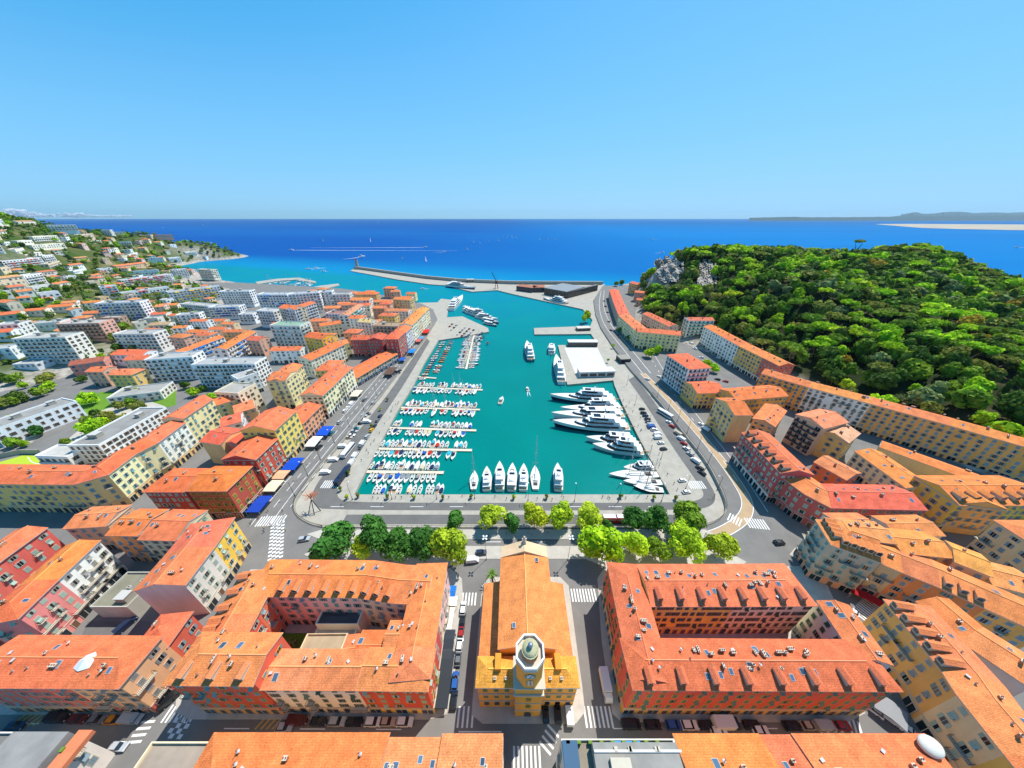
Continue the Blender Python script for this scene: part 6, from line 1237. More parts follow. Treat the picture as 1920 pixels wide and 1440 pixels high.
for i, (x, y, z) in enumerate(pts):
    n1 = math.sin(x*.021+1)+math.cos(y*.027)+rs.normal()*.7
    kind = rs.choice(['roundfar', 'tallfar', 'pinefar', 'cypfar'], p=[.66, .17, .11, .06])
    if n1 > 1.3: kind = 'pinefar' if rs.uniform() < .5 else kind
    col = rs.choice(['dark', 'mid', 'bright', 'lime', 'olive', 'rust', 'grey'], p=[.33, .23, .14, .07, .12, .04, .07]) if kind != 'pinefar' else rs.choice(['mid', 'bright', 'olive', 'lime'], p=[.3, .3, .25, .15])
    if kind == 'cypfar': col = 'dark'
    r = {'roundfar': rs.uniform(4.2, 9.4), 'tallfar': rs.uniform(4.4, 6.8), 'pinefar': rs.uniform(6.5, 10), 'cypfar': rs.uniform(1.8, 2.4)}[kind]; hb = {'roundfar': 1.0, 'tallfar': 1.5, 'pinefar': rs.uniform(7, 10), 'cypfar': .3}[kind]
    if i < 225: tree(x, y, z, r, str(kind), str(col), (hill_lab[kind] % colw[col]).replace('on the wooded castle hill', zone(x, y, z, r)), 'trees of the wooded hill', rt, hb=hb)
    else:
        q, tt = low_src[kind][i % 2]; a = rs.uniform(0, 6.28); ca, sa = math.cos(a), math.sin(a)
        qq = q.copy()*r; xx = qq[..., 0]*ca-qq[..., 1]*sa; yy = qq[..., 0]*sa+qq[..., 1]*ca
        rest_q.append(np.stack([xx+x, yy+y, qq[..., 2]+z+hb], -1)); rest_t.append(tt*rs.uniform(.95, 1.35)); rest_c.append(np.repeat(np.array([GREENS[col][:3]]), len(tt), 0))
def mass(name, label, cat, rq, rtt, rc_):
    q = np.concatenate(rq); t = np.concatenate(rtt); c = np.concatenate(rc_); me = crown_mesh(q, t, name)
    col = np.ones((len(q)*4, 4), np.float32); col[:, :3] = np.repeat(c*t[:, None], 4, 0); me.color_attributes['tint'].data.foreach_set('color', col.ravel())
    o = OB(name, me, color=(1, 1, 1, 1)); tag(o, label, cat, None, 'stuff'); return o
if rest_q: mass('woodland', 'dense mixed woodland covering the upper castle hill', 'woodland', rest_q, rest_t, rest_c)
for px, py, r_, lab in [(1613, 453, 7.5, 'lone umbrella pine standing above the hill skyline'), (1655, 468, 6.5, 'small umbrella pine left of the hilltop terrace'), (1678, 464, 7, 'umbrella pine above the hilltop terrace'), (1712, 468, 8.5, 'broad pine right of the hilltop terrace'), (1762, 476, 9, 'spreading pine on the right hill shoulder'), (1845, 508, 9, 'pair-crowned pine on the far right slope')]:
    D = 455 if px < 1800 else 380; x, y, z = AT(px, py, D); zg = float(TR([x], [y])[0]); tree(x, y, zg, r_, 'pinefar', 'olive', lab, 'skyline pines', rt, hb=max(4, z-zg-r_*.3))
# gardens and slopes of the left hillside
ql = [(d['q'], d['z0'], d['cx'], d['cy']) for d in BL if d['cx'] < -60]
gx, gy = np.meshgrid(np.arange(-1250, -180, 12.5), np.arange(190, 1120, 12.5)); gx = gx+rs.uniform(-6, 6, gx.shape); gy = gy+rs.uniform(-6, 6, gy.shape); gz = TL(gx, gy).reshape(gx.shape)
lpts = []
for x, y, z in zip(gx.ravel(), gy.ravel(), gz.ravel()):
    px = CX+F*x/(y*cp-(z-H)*sp_)
    if px < -40 or px > 470 or z < .6: continue
    dens = .66+.3*math.sin(x*.013+2)*math.cos(y*.011)+(.2 if z > 20 else 0)
    if rs.uniform() > dens or not free(x, y, ql, 2.0): continue
    if not visible(x, y, z, TL): continue
    lpts.append((x, y, z))
lpts.sort(key=lambda p: p[0]**2+p[1]**2)
rest_q, rest_t, rest_c = [], [], []
for i, (x, y, z) in enumerate(lpts):
    kind = rs.choice(['roundfar', 'tallfar', 'pinefar', 'cypfar'], p=[.66, .1, .12, .12]); col = rs.choice(['dark', 'mid', 'bright', 'olive', 'grey'], p=[.3, .28, .17, .17, .08])
    if kind == 'cypfar': col = 'dark'
    r = {'roundfar': rs.uniform(2.6, 5.4), 'tallfar': rs.uniform(2.6, 4), 'pinefar': rs.uniform(4, 6.2), 'cypfar': rs.uniform(1.3, 1.9)}[kind]; hb = {'roundfar': .4, 'tallfar': .8, 'pinefar': rs.uniform(4, 6.5), 'cypfar': .2}[kind]
    if i < 70: tree(x, y, z, r, str(kind), str(col), (hill_lab[kind] % colw[col]).replace('on the wooded castle hill', 'on the left hillside, '+('lower part' if math.hypot(x, y) < 420 else 'upper part')+(' at the left edge' if proj(x, y, z)[0] < 110 else (' near the road' if proj(x, y, z)[0] < 230 else ' towards the bay'))), 'trees of the left hillside', rt, hb=hb)
    else:
        q, tt = low_src[kind][i % 2]; a = rs.uniform(0, 6.28); ca, sa = math.cos(a), math.sin(a); qq = q.copy()[::2]*r*1.1; tt = tt[::2]; xx = qq[..., 0]*ca-qq[..., 1]*sa; yy = qq[..., 0]*sa+qq[..., 1]*ca
        rest_q.append(np.stack([xx+x, yy+y, qq[..., 2]+z+hb], -1)); rest_t.append(tt*rs.uniform(.95, 1.35)); rest_c.append(np.repeat(np.array([GREENS[col][:3]]), len(tt), 0))
if rest_q: mass('scrub', 'green scrub and garden trees on the far left hillside', 'scrub', rest_q, rest_t, rest_c)
# single trees in the flat town: pixel of crown, radius in metres
for px, py, r, col, lab in [(72, 808, 4.2, 'deep', 'round tree beside the checkered school wing'), (20, 830, 4, 'mid', 'tree at the left edge beside the school'), (45, 832, 2.5, 'bright', 'low bush between school and sports pitch'), (122, 828, 2.6, 'mid', 'bush beside the second school wing'), (170, 800, 6, 'bright', 'broad clipped tree in the school yard'), (190, 793, 4, 'bright', 'right end of the clipped school hedge'), (165, 748, 6, 'bright', 'light green tree behind the school hall'), (260, 735, 4, 'bright', 'garden shrub above the school hall'), (70, 735, 5, 'mid', 'tree left of the small grey roofs'), (30, 745, 5, 'dark', 'dark tree at the left above the school'), (90, 725, 5, 'bright', 'light tree at the left above the school'), (380, 728, 3, 'mid', 'palm-like tree before the beige block'), (1102, 592, 7, 'yg', 'yellow-green tree on the right quay at the bend'), (1095, 597, 5, 'yg', 'smaller yellow-green tree on the right quay at the bend'), (1155, 532, 6, 'mid', 'tree at the breakwater root, left one'), (1165, 530, 6, 'mid', 'tree at the breakwater root, right one'), (1165, 618, 4.5, 'mid', 'street tree before the cream quay house'), (1182, 633, 5, 'mid', 'street tree before the cream corner house'), (1218, 662, 6, 'bright', 'broad tree between corner house and white block'), (1232, 656, 5, 'bright', 'second broad tree by the white balconied block'), (1325, 682, 5, 'bright', 'tree behind the white balconied block'), (1340, 690, 5, 'bright', 'second tree behind the white balconied block'), (1150, 648, 2, 'bright', 'small planter tree by the ferry terminal'), (1140, 675, 1.6, 'bright', 'second small planter tree by the ferry terminal'), (1146, 690, 1.6, 'bright', 'third small planter tree by the ferry terminal'), (345, 722, 4, 'dark', 'dark tree under the right slab block'), (705, 560, 5, 'dark', 'dark round tree behind the orange villa'), (545, 592, 4, 'bright', 'roof garden tree by the beige tower')]:
    z = r*.8; x, y = G(px, py, z); tree(x, y, 0, r, 'roundfar', col, lab, None, rt, hb=.2)
k_ = 0
for _ in range(400):
    if k_ >= 34: break
    px, py = rt.uniform(-10, 470), rt.uniform(668, 800)
    x, y = G(px, py, 0)
    if not free(x, y, ql, 3.0) or zl(x, y) > 1.0: continue
    k_ += 1; cc = rt.choice(('mid', 'bright', 'dark', 'olive')); tree(x, y, 0, rt.uniform(2.6, 5), 'roundfar', cc, '%s garden tree between the flat blocks at the left' % colw[cc], 'garden trees between the left blocks', rt, hb=.3)
for px, py, r, col, lab in [(550, 1207, 1.6, 'grey', 'grey-green shrub on the courtyard lawn'), (540, 1222, 1.5, 'olive', 'olive shrub at the edge of the courtyard lawn'), (527, 1175, 1.2, 'bright', 'small bright shrub in the shaded court')]:
    x, y = G(px, py, 1.2); tree(x, y, .1, r, 'roundfar', col, lab, None, rt, hb=.1)
def palm(x, y, z, h, label, s=1.0):
    t = TH('palm_tree', label, 'palm tree', (x, y, z), rt.uniform(0, 6)); b = MB(); b.tube((0, 0, -.3), (.2, 0, h), .32*s, 7, 0, .24*s); b.obj('trunk', [M_bark], t)
    b = MB(); r_ = random.Random(3)
    for i in range(26):
        a = i*2.4; el = r_.uniform(-.3, 1.1); L = 2.6*s; prev = (0.2, 0, h)
        for k in range(4):
            tt = (k+1)/4; d = L*tt; zz = h+math.sin(el)*d-.55*d*d/L; nx = (.2+math.cos(a)*math.cos(el)*d, math.sin(a)*math.cos(el)*d, zz)
            w = .28*s*(1.1-tt); px_, py_ = -math.sin(a)*w, math.cos(a)*w
            b.face([(prev[0]-px_, prev[1]-py_, prev[2]-.08), (prev[0]+px_, prev[1]+py_, prev[2]-.08), (nx[0]+px_*.8, nx[1]+py_*.8, nx[2]), (nx[0]-px_*.8, nx[1]-py_*.8, nx[2])]); prev = nx
    b.obj('crown', [mat('palm_leaf', C('6f9434', .7), rough=.7)], t)
x, y = G(924, 1092, 0); palm(x, y, .1, 5.5, 'palm tree at the far left corner of the church', 1.2)
x, y = G(1472, 668, 8); palm(x, y, 6, 10, 'tall palm at the foot of the wooded hill', 1.3)
# ------------------------------------------------------------------ boats
def hull_mb(b, L, Bm, Hs, Hb, draft=.35, mi=0, mdeck=1, ns=9, tran=.85, fine=2.3, x0=0.0):
    """hull with the stern at x=-L/2, bow at +L/2, waterline z=0"""
    st = []
    for i in range(ns+1):
        s = i/ns; hb = Bm/2*(tran+(1-tran)*min(1, s*2.2))*(1-max(0, (s-.42)/.58)**fine); z = Hs+(Hb-Hs)*s**1.6; x = -L/2+L*s
        st.append((x, max(hb, .01), z, max(hb*.78*(1-.5*s**3), .01), x-L*.05*s**2))
    for i in range(ns):
        a, c = st[i], st[i+1]
        for sg in (1, -1):
            q1 = [(a[4], sg*a[3], -draft), (c[4], sg*c[3], -draft), (c[0], sg*c[1], c[2]), (a[0], sg*a[1], a[2])]
            b.face(q1 if sg < 0 else q1[::-1], mi)
        b.face([(a[0], -a[1], a[2]), (c[0], -c[1], c[2]), (c[0], c[1], c[2]), (a[0], a[1], a[2])], mdeck)
    a = st[0]; b.face([(a[4], a[3], -draft), (a[4], -a[3], -draft), (a[0], -a[1], a[2]), (a[0], a[1], a[2])], mi)
    return st
def tier(b, x0, x1, w, z, h, mi=0, rake=.5, nose=.55, tw=.88):
    """superstructure deck: rounded nose towards +x, raked"""
    def ring(x0, x1, w): return [(x0, -w/2), (x1-(x1-x0)*.3, -w/2), (x1-(x1-x0)*.08, -w/2*nose), (x1, -w/2*.2), (x1, w/2*.2), (x1-(x1-x0)*.08, w/2*nose), (x1-(x1-x0)*.3, w/2), (x0, w/2)]
    lo = [p+(z,) for p in ring(x0, x1, w)]; hi = [p+(z+h,) for p in ring(x0+rake*.2, x1-rake, w*tw)]; n = len(lo)
    for i in range(n):
        j = (i+1) % n; b.face([lo[i], lo[j], hi[j], hi[i]], mi)
    b.face(hi, mi)
M_teak = mat('teak', C('c9a27a', .75), rough=.8, noise=.12, nscale=1.5); M_deckw = mat('deck_cream', C('e9e5dc', .82), rough=.6); M_wood = mat('varnished_wood', C('9a5f35', .8), rough=.35, spec=.5); M_steel = mat('mast_metal', C('cfd2d4', .8), rough=.35, metal=.3); M_tint = mat('tinted_glass', C('1d2630'), rough=.1, spec=.6)
SM = {}
def small(kind):
    if kind in SM: return SM[kind]
    P = []
    if kind == 'open':
        b = MB(); hull_mb(b, 6.2, 2.4, .75, 1.1); P.append(('hull', b.mesh('hull', [M_gloss, M_deckw]), 'h'))
        b = MB(); b.box((-1.1, 0, .78), (2.9, 1.65, .12)); P.append(('cockpit', b.mesh('cockpit', [mat('cockpit_floor', C('b9b4aa', .8), rough=.8)]), None))
        b = MB(); b.box((.55, 0, .9), (.5, 1.5, .55), 0, top=.7); P.append(('windscreen', b.mesh('windscreen', [M_tint]), None))
        b = MB(); b.box((-.3, 0, .9), (.7, .8, .75)); P.append(('console', b.mesh('console', [M_white]), None))
        b = MB(); b.box((-3.1, 0, .1), (.55, .5, 1.1)); P.append(('engine', b.mesh('engine', [M_dark]), None))
    elif kind == 'cover':
        b = MB(); hull_mb(b, 6.4, 2.5, .8, 1.15); P.append(('hull', b.mesh('hull', [M_gloss, M_deckw]), 'h'))
        b = MB(); tier(b, -2.9, .9, 2.2, .85, .55, 0, .6, .6, .6); P.append(('cover', b.mesh('cover', [M_canvas]), 'c'))
        b = MB(); b.box((-3.2, 0, .1), (.5, .5, 1.0)); P.append(('engine', b.mesh('engine', [M_dark]), None))
    elif kind == 'cabin':
        b = MB(); hull_mb(b, 7.4, 2.7, .95, 1.35); P.append(('hull', b.mesh('hull', [M_gloss, M_deckw]), 'h'))
        b = MB(); tier(b, -1.2, 2.2, 2.1, 1.0, .75, 0, .9); P.append(('cabin', b.mesh('cabin', [M_white]), None))
        b = MB(); tier(b, -1.0, 1.3, 1.9, 1.75, .5, 0, .6); P.append(('windscreen', b.mesh('windscreen', [M_tint]), None))
        b = MB(); b.box((-2.3, 0, .98), (2.0, 1.8, .12)); P.append(('cockpit', b.mesh('cockpit', [M_teak]), None))
        b = MB(); b.box((-.6, 0, 2.25), (1.8, 1.7, .1)); P.append(('hardtop', b.mesh('hardtop', [M_canvas]), 'c'))
    elif kind == 'sail':
        b = MB(); hull_mb(b, 9, 2.9, .95, 1.2, fine=2.0); P.append(('hull', b.mesh('hull', [M_gloss, M_deckw]), 'h'))
        b = MB(); tier(b, -1.2, 2.6, 1.7, 1.0, .5, 0, .7, .5, .8); P.append(('cabin', b.mesh('cabin', [M_white]), None))
        b = MB(); b.box((-2.7, 0, .95), (2.2, 1.4, .12)); P.append(('cockpit', b.mesh('cockpit', [M_teak]), None))
        b = MB(); b.tube((.8, 0, 1), (.8, 0, 13), .09, 5, 0, .05); b.tube((.8, -1, 7), (.8, 1, 7), .04, 4); b.tube((4.2, 0, 1.2), (.8, 0, 12.5), .02, 3); b.tube((-4.2, 0, 1.0), (.8, 0, 12.8), .02, 3); P.append(('mast', b.mesh('mast', [M_steel]), None))
        b = MB(); b.tube((.7, 0, 2.2), (-3.2, 0, 2.1), .18, 6); P.append(('sail_cover', b.mesh('sail_cover', [M_canvas]), 'c'))
    elif kind == 'pointu':
        b = MB(); hull_mb(b, 5.2, 2.0, .75, 1.05, tran=.55, fine=1.8); P.append(('hull', b.mesh('hull', [M_gloss, M_wood]), 'h'))
        b = MB(); b.box((-.4, 0, .8), (2.4, 1.2, .1)); b.box((-.2, 0, .9), (.9, .8, .35)); P.append(('engine_box', b.mesh('engine_box', [M_canvas]), 'c'))
        b = MB(); b.tube((2.5, 0, 1.0), (2.6, 0, 1.8), .08, 5); P.append(('bow_post', b.mesh('bow_post', [M_white]), None))
    SM[kind] = P; return P
NM = {'open': 'motorboat', 'cover': 'motorboat', 'cabin': 'cabin_cruiser', 'sail': 'sailboat', 'pointu': 'fishing_boat'}
def boat(kind, x, y, rz, hullc, coverc, label, group, s=1.0):
    t = TH(NM[kind], label, 'boat', (x, y, SEA+.05), rz, group); t.scale = (s, s, s)
    for nm, me, c in small(kind): OB(nm, me, t, (0, 0, 0), 0, hullc if c == 'h' else (coverc if c == 'c' else None))
    return t
WH = C('f4f4f2', .85); BCOL = [('white', WH), ('white', WH), ('white', WH), ('cream', C('eee6d2', .85)), ('pale grey', C('d9dde0', .85)), ('navy', C('22365c', .8))]
CCOL = [('blue', C('2c62b8', .8)), ('white', C('eeeeea', .82)), ('grey', C('8d9298', .8)), ('navy', C('24365e', .8)), ('beige', C('d8c6a4', .8)), ('red', C('c0392f', .8)), ('turquoise', C('3fb0c8', .8))]
rb_ = random.Random(31)
def pontoon(p1, p2, label, name='pontoon'):
    a, b = G(p1[0], p1[1], SEA+.6), G(p2[0], p2[1], SEA+.6); L = math.hypot(b[0]-a[0], b[1]-a[1]); rz = math.atan2(b[1]-a[1], b[0]-a[0])
    t = TH('pontoon', label, 'pontoon', (a[0], a[1], SEA), rz); k = int(L/6)
    me = MB(); me.box((0, 0, .35), (L/k-.06, 2.0, .28)); me = me.mesh('deck_panel', [mat('pontoon_deck', C('e2d5bd', .78), rough=.85, rand=.08)])
    fl = MB(); fl.box((0, 0, -.3), (1.4, 1.8, .64)); fl = fl.mesh('float', [M_conc])
    for i in range(k): OB('deck_panel', me, t, ((i+.5)*L/k, 0, 0)); OB('float', fl, t, ((i+.5)*L/k, 0, 0))
    return a, b, L, rz
PON = [((681, 884), (832, 886), 'nearest pontoon'), ((703, 841), (885, 844), 'second pontoon'), ((728, 802), (893, 807), 'third pontoon'), ((752, 764), (900, 768), 'fourth pontoon'), ((776, 726), (905, 731), 'fifth pontoon')]
def moor(a, b, L, rz, pname, sp=2.75, skip=.1, rows=(-1, 1), start=3.0, kinds=('open', 'open', 'cover', 'cover', 'cabin'), sidew=('near', 'far'), frm='from the quay'):
    for sg in rows:
        n = int((L-start)/sp)
        cnt = 0
        for i in range(n):
            if rb_.random() < skip: continue
            cnt += 1; u = start+i*sp+rb_.uniform(-.2, .2); kind = rb_.choice(kinds)
            off = sg*(1.4+{'open': 3.3, 'cover': 3.4, 'cabin': 3.9, 'sail': 4.7, 'pointu': 2.8}[kind])
            x, y = a[0]+math.cos(rz)*u-math.sin(rz)*off, a[1]+math.sin(rz)*u+math.cos(rz)*off
            hn, hc = rb_.choice(BCOL); cn, cc = rb_.choice(CCOL)
            d = {'open': '%s open motorboat' % hn, 'cover': '%s boat with %s cover' % (hn, cn), 'cabin': '%s cabin cruiser' % hn, 'sail': '%s sailboat, %s sail cover' % (hn, cn), 'pointu': '%s wooden fishing boat' % hn}[kind]
            side = sidew[0] if sg < 0 else sidew[1]
            boat(kind, x, y, rz+(math.pi/2 if sg > 0 else -math.pi/2)+rb_.uniform(-.06, .06), hc, cc, '%s, %s %s, %s side of %s' % (d, ORD[cnt], frm, side, pname), 'boats at the pontoons', rb_.uniform(.88, 1.12))
for i, (p1, p2, nm) in enumerate(PON):
    a, b, L, rz = pontoon(p1, p2, 'long pale pontoon, %s from the square' % ORD[i+1]); moor(a, b, L, rz, nm, kinds=('open', 'open', 'cover', 'cover', 'cabin') if i < 3 else ('open', 'cabin', 'cover', 'sail', 'cabin'))
a, b, L, rz = pontoon((874, 692), (889, 627), 'pontoon running out from the parking promontory'); moor(a, b, L, rz, 'promontory pontoon', sp=3.6, kinds=('cabin', 'sail', 'cabin', 'open', 'sail'), frm='from its open end', sidew=('right', 'left'), skip=.05)
a, b, L, rz = pontoon((778, 706), (818, 709), 'short pontoon beside the left quay wall')
# boats along the north quay, left part
for i, px in enumerate((706, 713, 721, 735, 743, 751, 769, 778, 789, 804, 811, 822, 829)):
    x, y = G(px, 917, SEA); kind = rb_.choice(('open', 'cover', 'open', 'cabin')); hn, hc = rb_.choice(BCOL[:4]); cn, cc = rb_.choice(CCOL)
    boat(kind, x, y-.5, -math.pi/2+rb_.uniform(-.08, .08)+math.pi, hc, cc, '%s boat moored at the north quay, %s from the left corner' % ({'open': 'open motor', 'cover': cn+' covered', 'cabin': 'small cabin'}[kind], ORD[i+1]), 'boats at the north quay', .95)
# wooden fishing boats along the left quay wall
k = 0
for ln, (pa, pb) in enumerate((((831, 643), (793, 712)), ((846, 641), (815, 703)))):
    for i in range(17):
        px = pa[0]+(pb[0]-pa[0])*i/16; py = pa[1]+(pb[1]-pa[1])*i/16; x, y = G(px, py, SEA); c = rb_.choice([('blue', '3b7fc4'), ('white', 'eeeeea'), ('orange', 'd98a4a'), ('green', '5aa08a'), ('white', 'f0efe8'), ('pale blue', '9cc4d8')]); k += 1
        if rb_.random() < .1: continue
        boat('pointu' if rb_.random() < .75 else 'open', x, y, rb_.uniform(-.12, .12)+(math.pi if ln else 0), C(c[1], .8), C(rb_.choice(('3b7fc4', 'e2b070', 'eeeeea', 'b8744a')), .8), '%s small boat by the left quay wall, %s in the %s column' % (c[0], ORD[i+1], ('wall', 'outer')[ln]), 'fishing boats by the left quay wall', rb_.uniform(.9, 1.1))
# yachts
def yacht(bow, stern, beam, label, hullc='f4f4f2', tiers=2, teak=False, z=SEA, name='motor_yacht', stripe=None):
    a, b = G(bow[0], bow[1], z+.5), G(stern[0], stern[1], z+.5); L = math.hypot(a[0]-b[0], a[1]-b[1]); rz = math.atan2(a[1]-b[1], a[0]-b[0])
    t = TH(name, label, 'yacht', ((a[0]+b[0])/2, (a[1]+b[1])/2, z), rz); hs, hb = L*.055+.6, L*.085+.9
    m = MB(); hull_mb(m, L, beam, hs, hb, .6, 0, 1, 14, .8, 2.1); m.obj('hull', [M_gloss, M_teak if teak else M_deckw], t, C(hullc, .85))
    if hullc != 'f4f4f2':
        m = MB(); st = []
        ns = 14
        for i in range(ns+1):
            s = i/ns; h_ = beam/2*(.8+.2*min(1, s*2.2))*(1-max(0, (s-.42)/.58)**2.1)+.05; zz = hs+(hb-hs)*s**1.6; st.append((-L/2+L*s, max(h_, .05), zz))
        for i in range(ns):
            p, q = st[i], st[i+1]
            for sg in (1, -1): f = [(p[0], sg*p[1], p[2]-.55*hs), (q[0], sg*q[1], q[2]-.55*hs), (q[0], sg*q[1], q[2]+.25), (p[0], sg*p[1], p[2]+.25)]; m.face(f if sg < 0 else f[::-1])
        m.obj('bulwark', [M_white], t)
    x0, x1, w, zz = -L*.40, L*.22, beam*.8, hs-.1
    for k in range(tiers):
        h = 2.3 if L > 18 else 1.5
        m = MB(); tier(m, x0, x1, w, zz, h, 0, h*.9); dk = m.obj('deckhouse', [M_white], t)
        m = MB(); tier(m, x0+L*.05, x1+.1, w*1.01, zz+h*.28, h*.5, 0, h*.5, .57, .945); m.obj('window_band', [M_tint], dk)
        m = MB(); m.box(((x0-L*.05+x1*.3)/2, 0, zz+h), (x1*.3-x0+L*.06, w*.98, .14)); m.obj('overhang', [M_white], dk)
        zz += h+.1; x0, x1, w = x0+L*.07, x1-L*.11, w*.84
    m = MB(); m.tube((x0+L*.03, 0, zz), (x0-L*.01, 0, zz+L*.07+.8), .12, 5, 0, .06); m.box((x0+L*.02, 0, zz+L*.03), (.5, w*.7, .2)); m.sphere((x0+L*.02, w*.25, zz+L*.045+.3), .4, 8, 5); m.obj('radar_mast', [M_white], t)
    m = MB(); m.box((-L*.44, 0, hs+.06), (L*.05, beam*.45, .3)); m.obj('aft_cushions', [M_canvas], t, C('e6ded0', .8))
    m = MB(); m.box(((x0+x1)/2+L*.08, 0, zz-.08), (L*.09, w*.75, .14)); m.obj('sunroof', [M_tint], t); m = MB(); m.box((-L*.455, 0, hs+.01), (L*.075, beam*.66, .05)); m.obj('aft_deck', [M_teak], t)
    if L <= 24: m = MB(); m.box((L*.27, 0, hb*.82), (L*.1, beam*.34, .25)); m.obj('foredeck_pad', [M_canvas], t, C('d9cdb8', .8))
    if L > 24:
        m = MB(); m.box((L*.28, 0, hb*.80), (L*.07, beam*.32, .3)); m.obj('foredeck_seat', [M_canvas], t, C('efe6d6', .8))
        m = MB(); m.tube((-L*.5, 0, hs+.1), (-L*.5-3.5, 0, hs+.2), .3, 4); m.obj('gangway', [M_teak], t)
    return t
for bow, stern, bm, lab, hc, tr in [((1030, 748), (1153, 754), 9, 'white superyacht with navy lower hull, farthest on the right quay', '1d2c48', 3), ((1050, 772), (1164, 769), 8, 'white yacht behind the larger ones, second on the right quay', 'f4f4f2', 3), ((1033, 783), (1168, 783), 8.5, 'slender white yacht, third on the right quay', 'f4f4f2', 2), ((1035, 798), (1178, 806), 10, 'largest superyacht with dark navy hull on the right quay', '18243c', 3), ((1098, 825), (1189, 832), 7, 'white yacht with cream foredeck between the navy giant and the nearest yacht', 'f4f4f2', 2), ((1110, 838), (1205, 850), 8, 'white yacht with black window band, nearest on the right quay', 'f4f4f2', 3), ((1168, 880), (1224, 878), 5.5, 'small white motor yacht among the masts in the right corner', 'f4f4f2', 2),
  ((913, 878), (913, 921), 5.2, 'white motor yacht with black sunroof on the north quay, left of the row', 'f4f4f2', 2), ((937, 869), (937, 921), 5.6, 'white yacht with cream bow cushions on the north quay', 'f4f4f2', 2), ((961, 872), (959, 921), 5.4, 'plain white covered yacht on the north quay', 'f4f4f2', 1), ((982, 873), (981, 921), 5.2, 'white yacht with teak aft deck beside the tall-masted sailboat', 'f4f4f2', 2), ((1045, 872), (1047, 921), 5.4, 'single white yacht with red fittings on the north quay', 'f4f4f2', 2),
  ((988, 645), (996, 678), 8.5, 'blue-grey explorer yacht under way in mid harbour', '5f7488', 3), ((1034, 647), (1034, 665), 8, 'white yacht moored behind the terminal pier', 'f4f4f2', 2), ((1042, 672), (1053, 721), 9, 'large white yacht along the ferry terminal pier', 'f4f4f2', 3), ((1018, 562), (1063, 571), 11, 'navy superyacht moored at the breakwater quay near the warehouse', '16202f', 3), ((892, 544), (838, 537), 12, 'navy superyacht in the middle of the breakwater', '2a4a72', 3),
  ((898, 592), (870, 583), 7, 'white yacht behind the promontory, farthest of the cluster', 'f4f4f2', 2), ((912, 595), (875, 586), 8, 'white yacht behind the promontory, second of the cluster', 'f4f4f2', 2), ((924, 598), (884, 589), 8, 'white yacht behind the promontory, third of the cluster', 'f4f4f2', 3), ((934, 601), (893, 595), 7, 'white yacht behind the promontory, nearest of the cluster', 'f4f4f2', 2), ((936, 607), (905, 600), 5, 'dark red wooden boat at the tip of the promontory', '7a2f2a', 1), ((932, 612), (908, 606), 5, 'brown wooden boat at the tip of the promontory', '6a4630', 1), ((890, 580), (868, 578), 5, 'small white yacht close to the ferry', 'f4f4f2', 1)]: yacht(bow, stern, bm, lab, hc, tr)
yacht((868, 560), (846, 583), 13, 'white and red passenger ferry at the left pier', 'f4f4f2', 3, name='ferry')
def sailyacht(bow, stern, beam, mh, label, hullc='f0efe8', masts=1, teak=False):
    a, b = G(bow[0], bow[1], SEA+.5), G(stern[0], stern[1], SEA+.5); L = math.hypot(a[0]-b[0], a[1]-b[1]); rz = math.atan2(a[1]-b[1], a[0]-b[0]); t = TH('sailing_yacht', label, 'sailing yacht', ((a[0]+b[0])/2, (a[1]+b[1])/2, SEA), rz)
    m = MB(); hull_mb(m, L, beam, 1.3, 1.7, .5, 0, 1, 14, .6, 1.9); m.obj('hull', [M_gloss, M_teak if teak else M_deckw], t, C(hullc, .85)); m = MB(); tier(m, -L*.2, L*.18, beam*.5, 1.35, .7, 0, .7, .5, .85); m.obj('coachroof', [M_white], t); m = MB(); m.box((-L*.3, 0, 1.38), (L*.12, beam*.4, .15)); m.obj('cockpit', [M_dark], t)
    for k in range(masts):
        x = L*(.1-.32*k); hh = mh*(1-.12*k); m = MB(); m.tube((x, 0, 1.4), (x, 0, hh), .16, 6, 0, .09)
        for f in (.35, .6, .82): m.tube((x, -beam*.3*(1.1-f), hh*f), (x, beam*.3*(1.1-f), hh*f), .05, 4)
        m.tube((L*.48-.3*k*L, 0, 1.7), (x, 0, hh*.98), .03, 3)
        for sg in (-1, 1): m.tube((x, sg*beam*.45, 1.5), (x, 0, hh*.97), .025, 3)
        m.obj('mast', [M_steel if hullc[0] != '1' else M_dark], t); m = MB(); m.tube((x-.2, 0, 3.0), (x-L*.26, 0, 2.9), .28, 6, 0, .18); m.obj('boom', [M_canvas], t, C('e8dcc4', .8))
for a in [((890, 885), (888, 919), 4.6, 19, 'slim sailing yacht with bare mast on the left of the north quay row', 'f0efe8', 1), ((1003, 875), (1004, 919), 5.2, 27, 'sailing yacht with very tall dark mast on the north quay', 'f0f0ec', 1), ((1141, 891), (1233, 891), 6.5, 22, 'classic white ketch with tan awning in the right corner', 'efece2', 2), ((1168, 904), (1240, 906), 5.5, 20, 'classic sailing yacht with teak deck in the right corner', 'f0ece0', 2), ((1187, 913), (1243, 921), 5, 19, 'black-hulled classic sailing yacht nearest the right corner', '15181c', 1)]: sailyacht(*a)
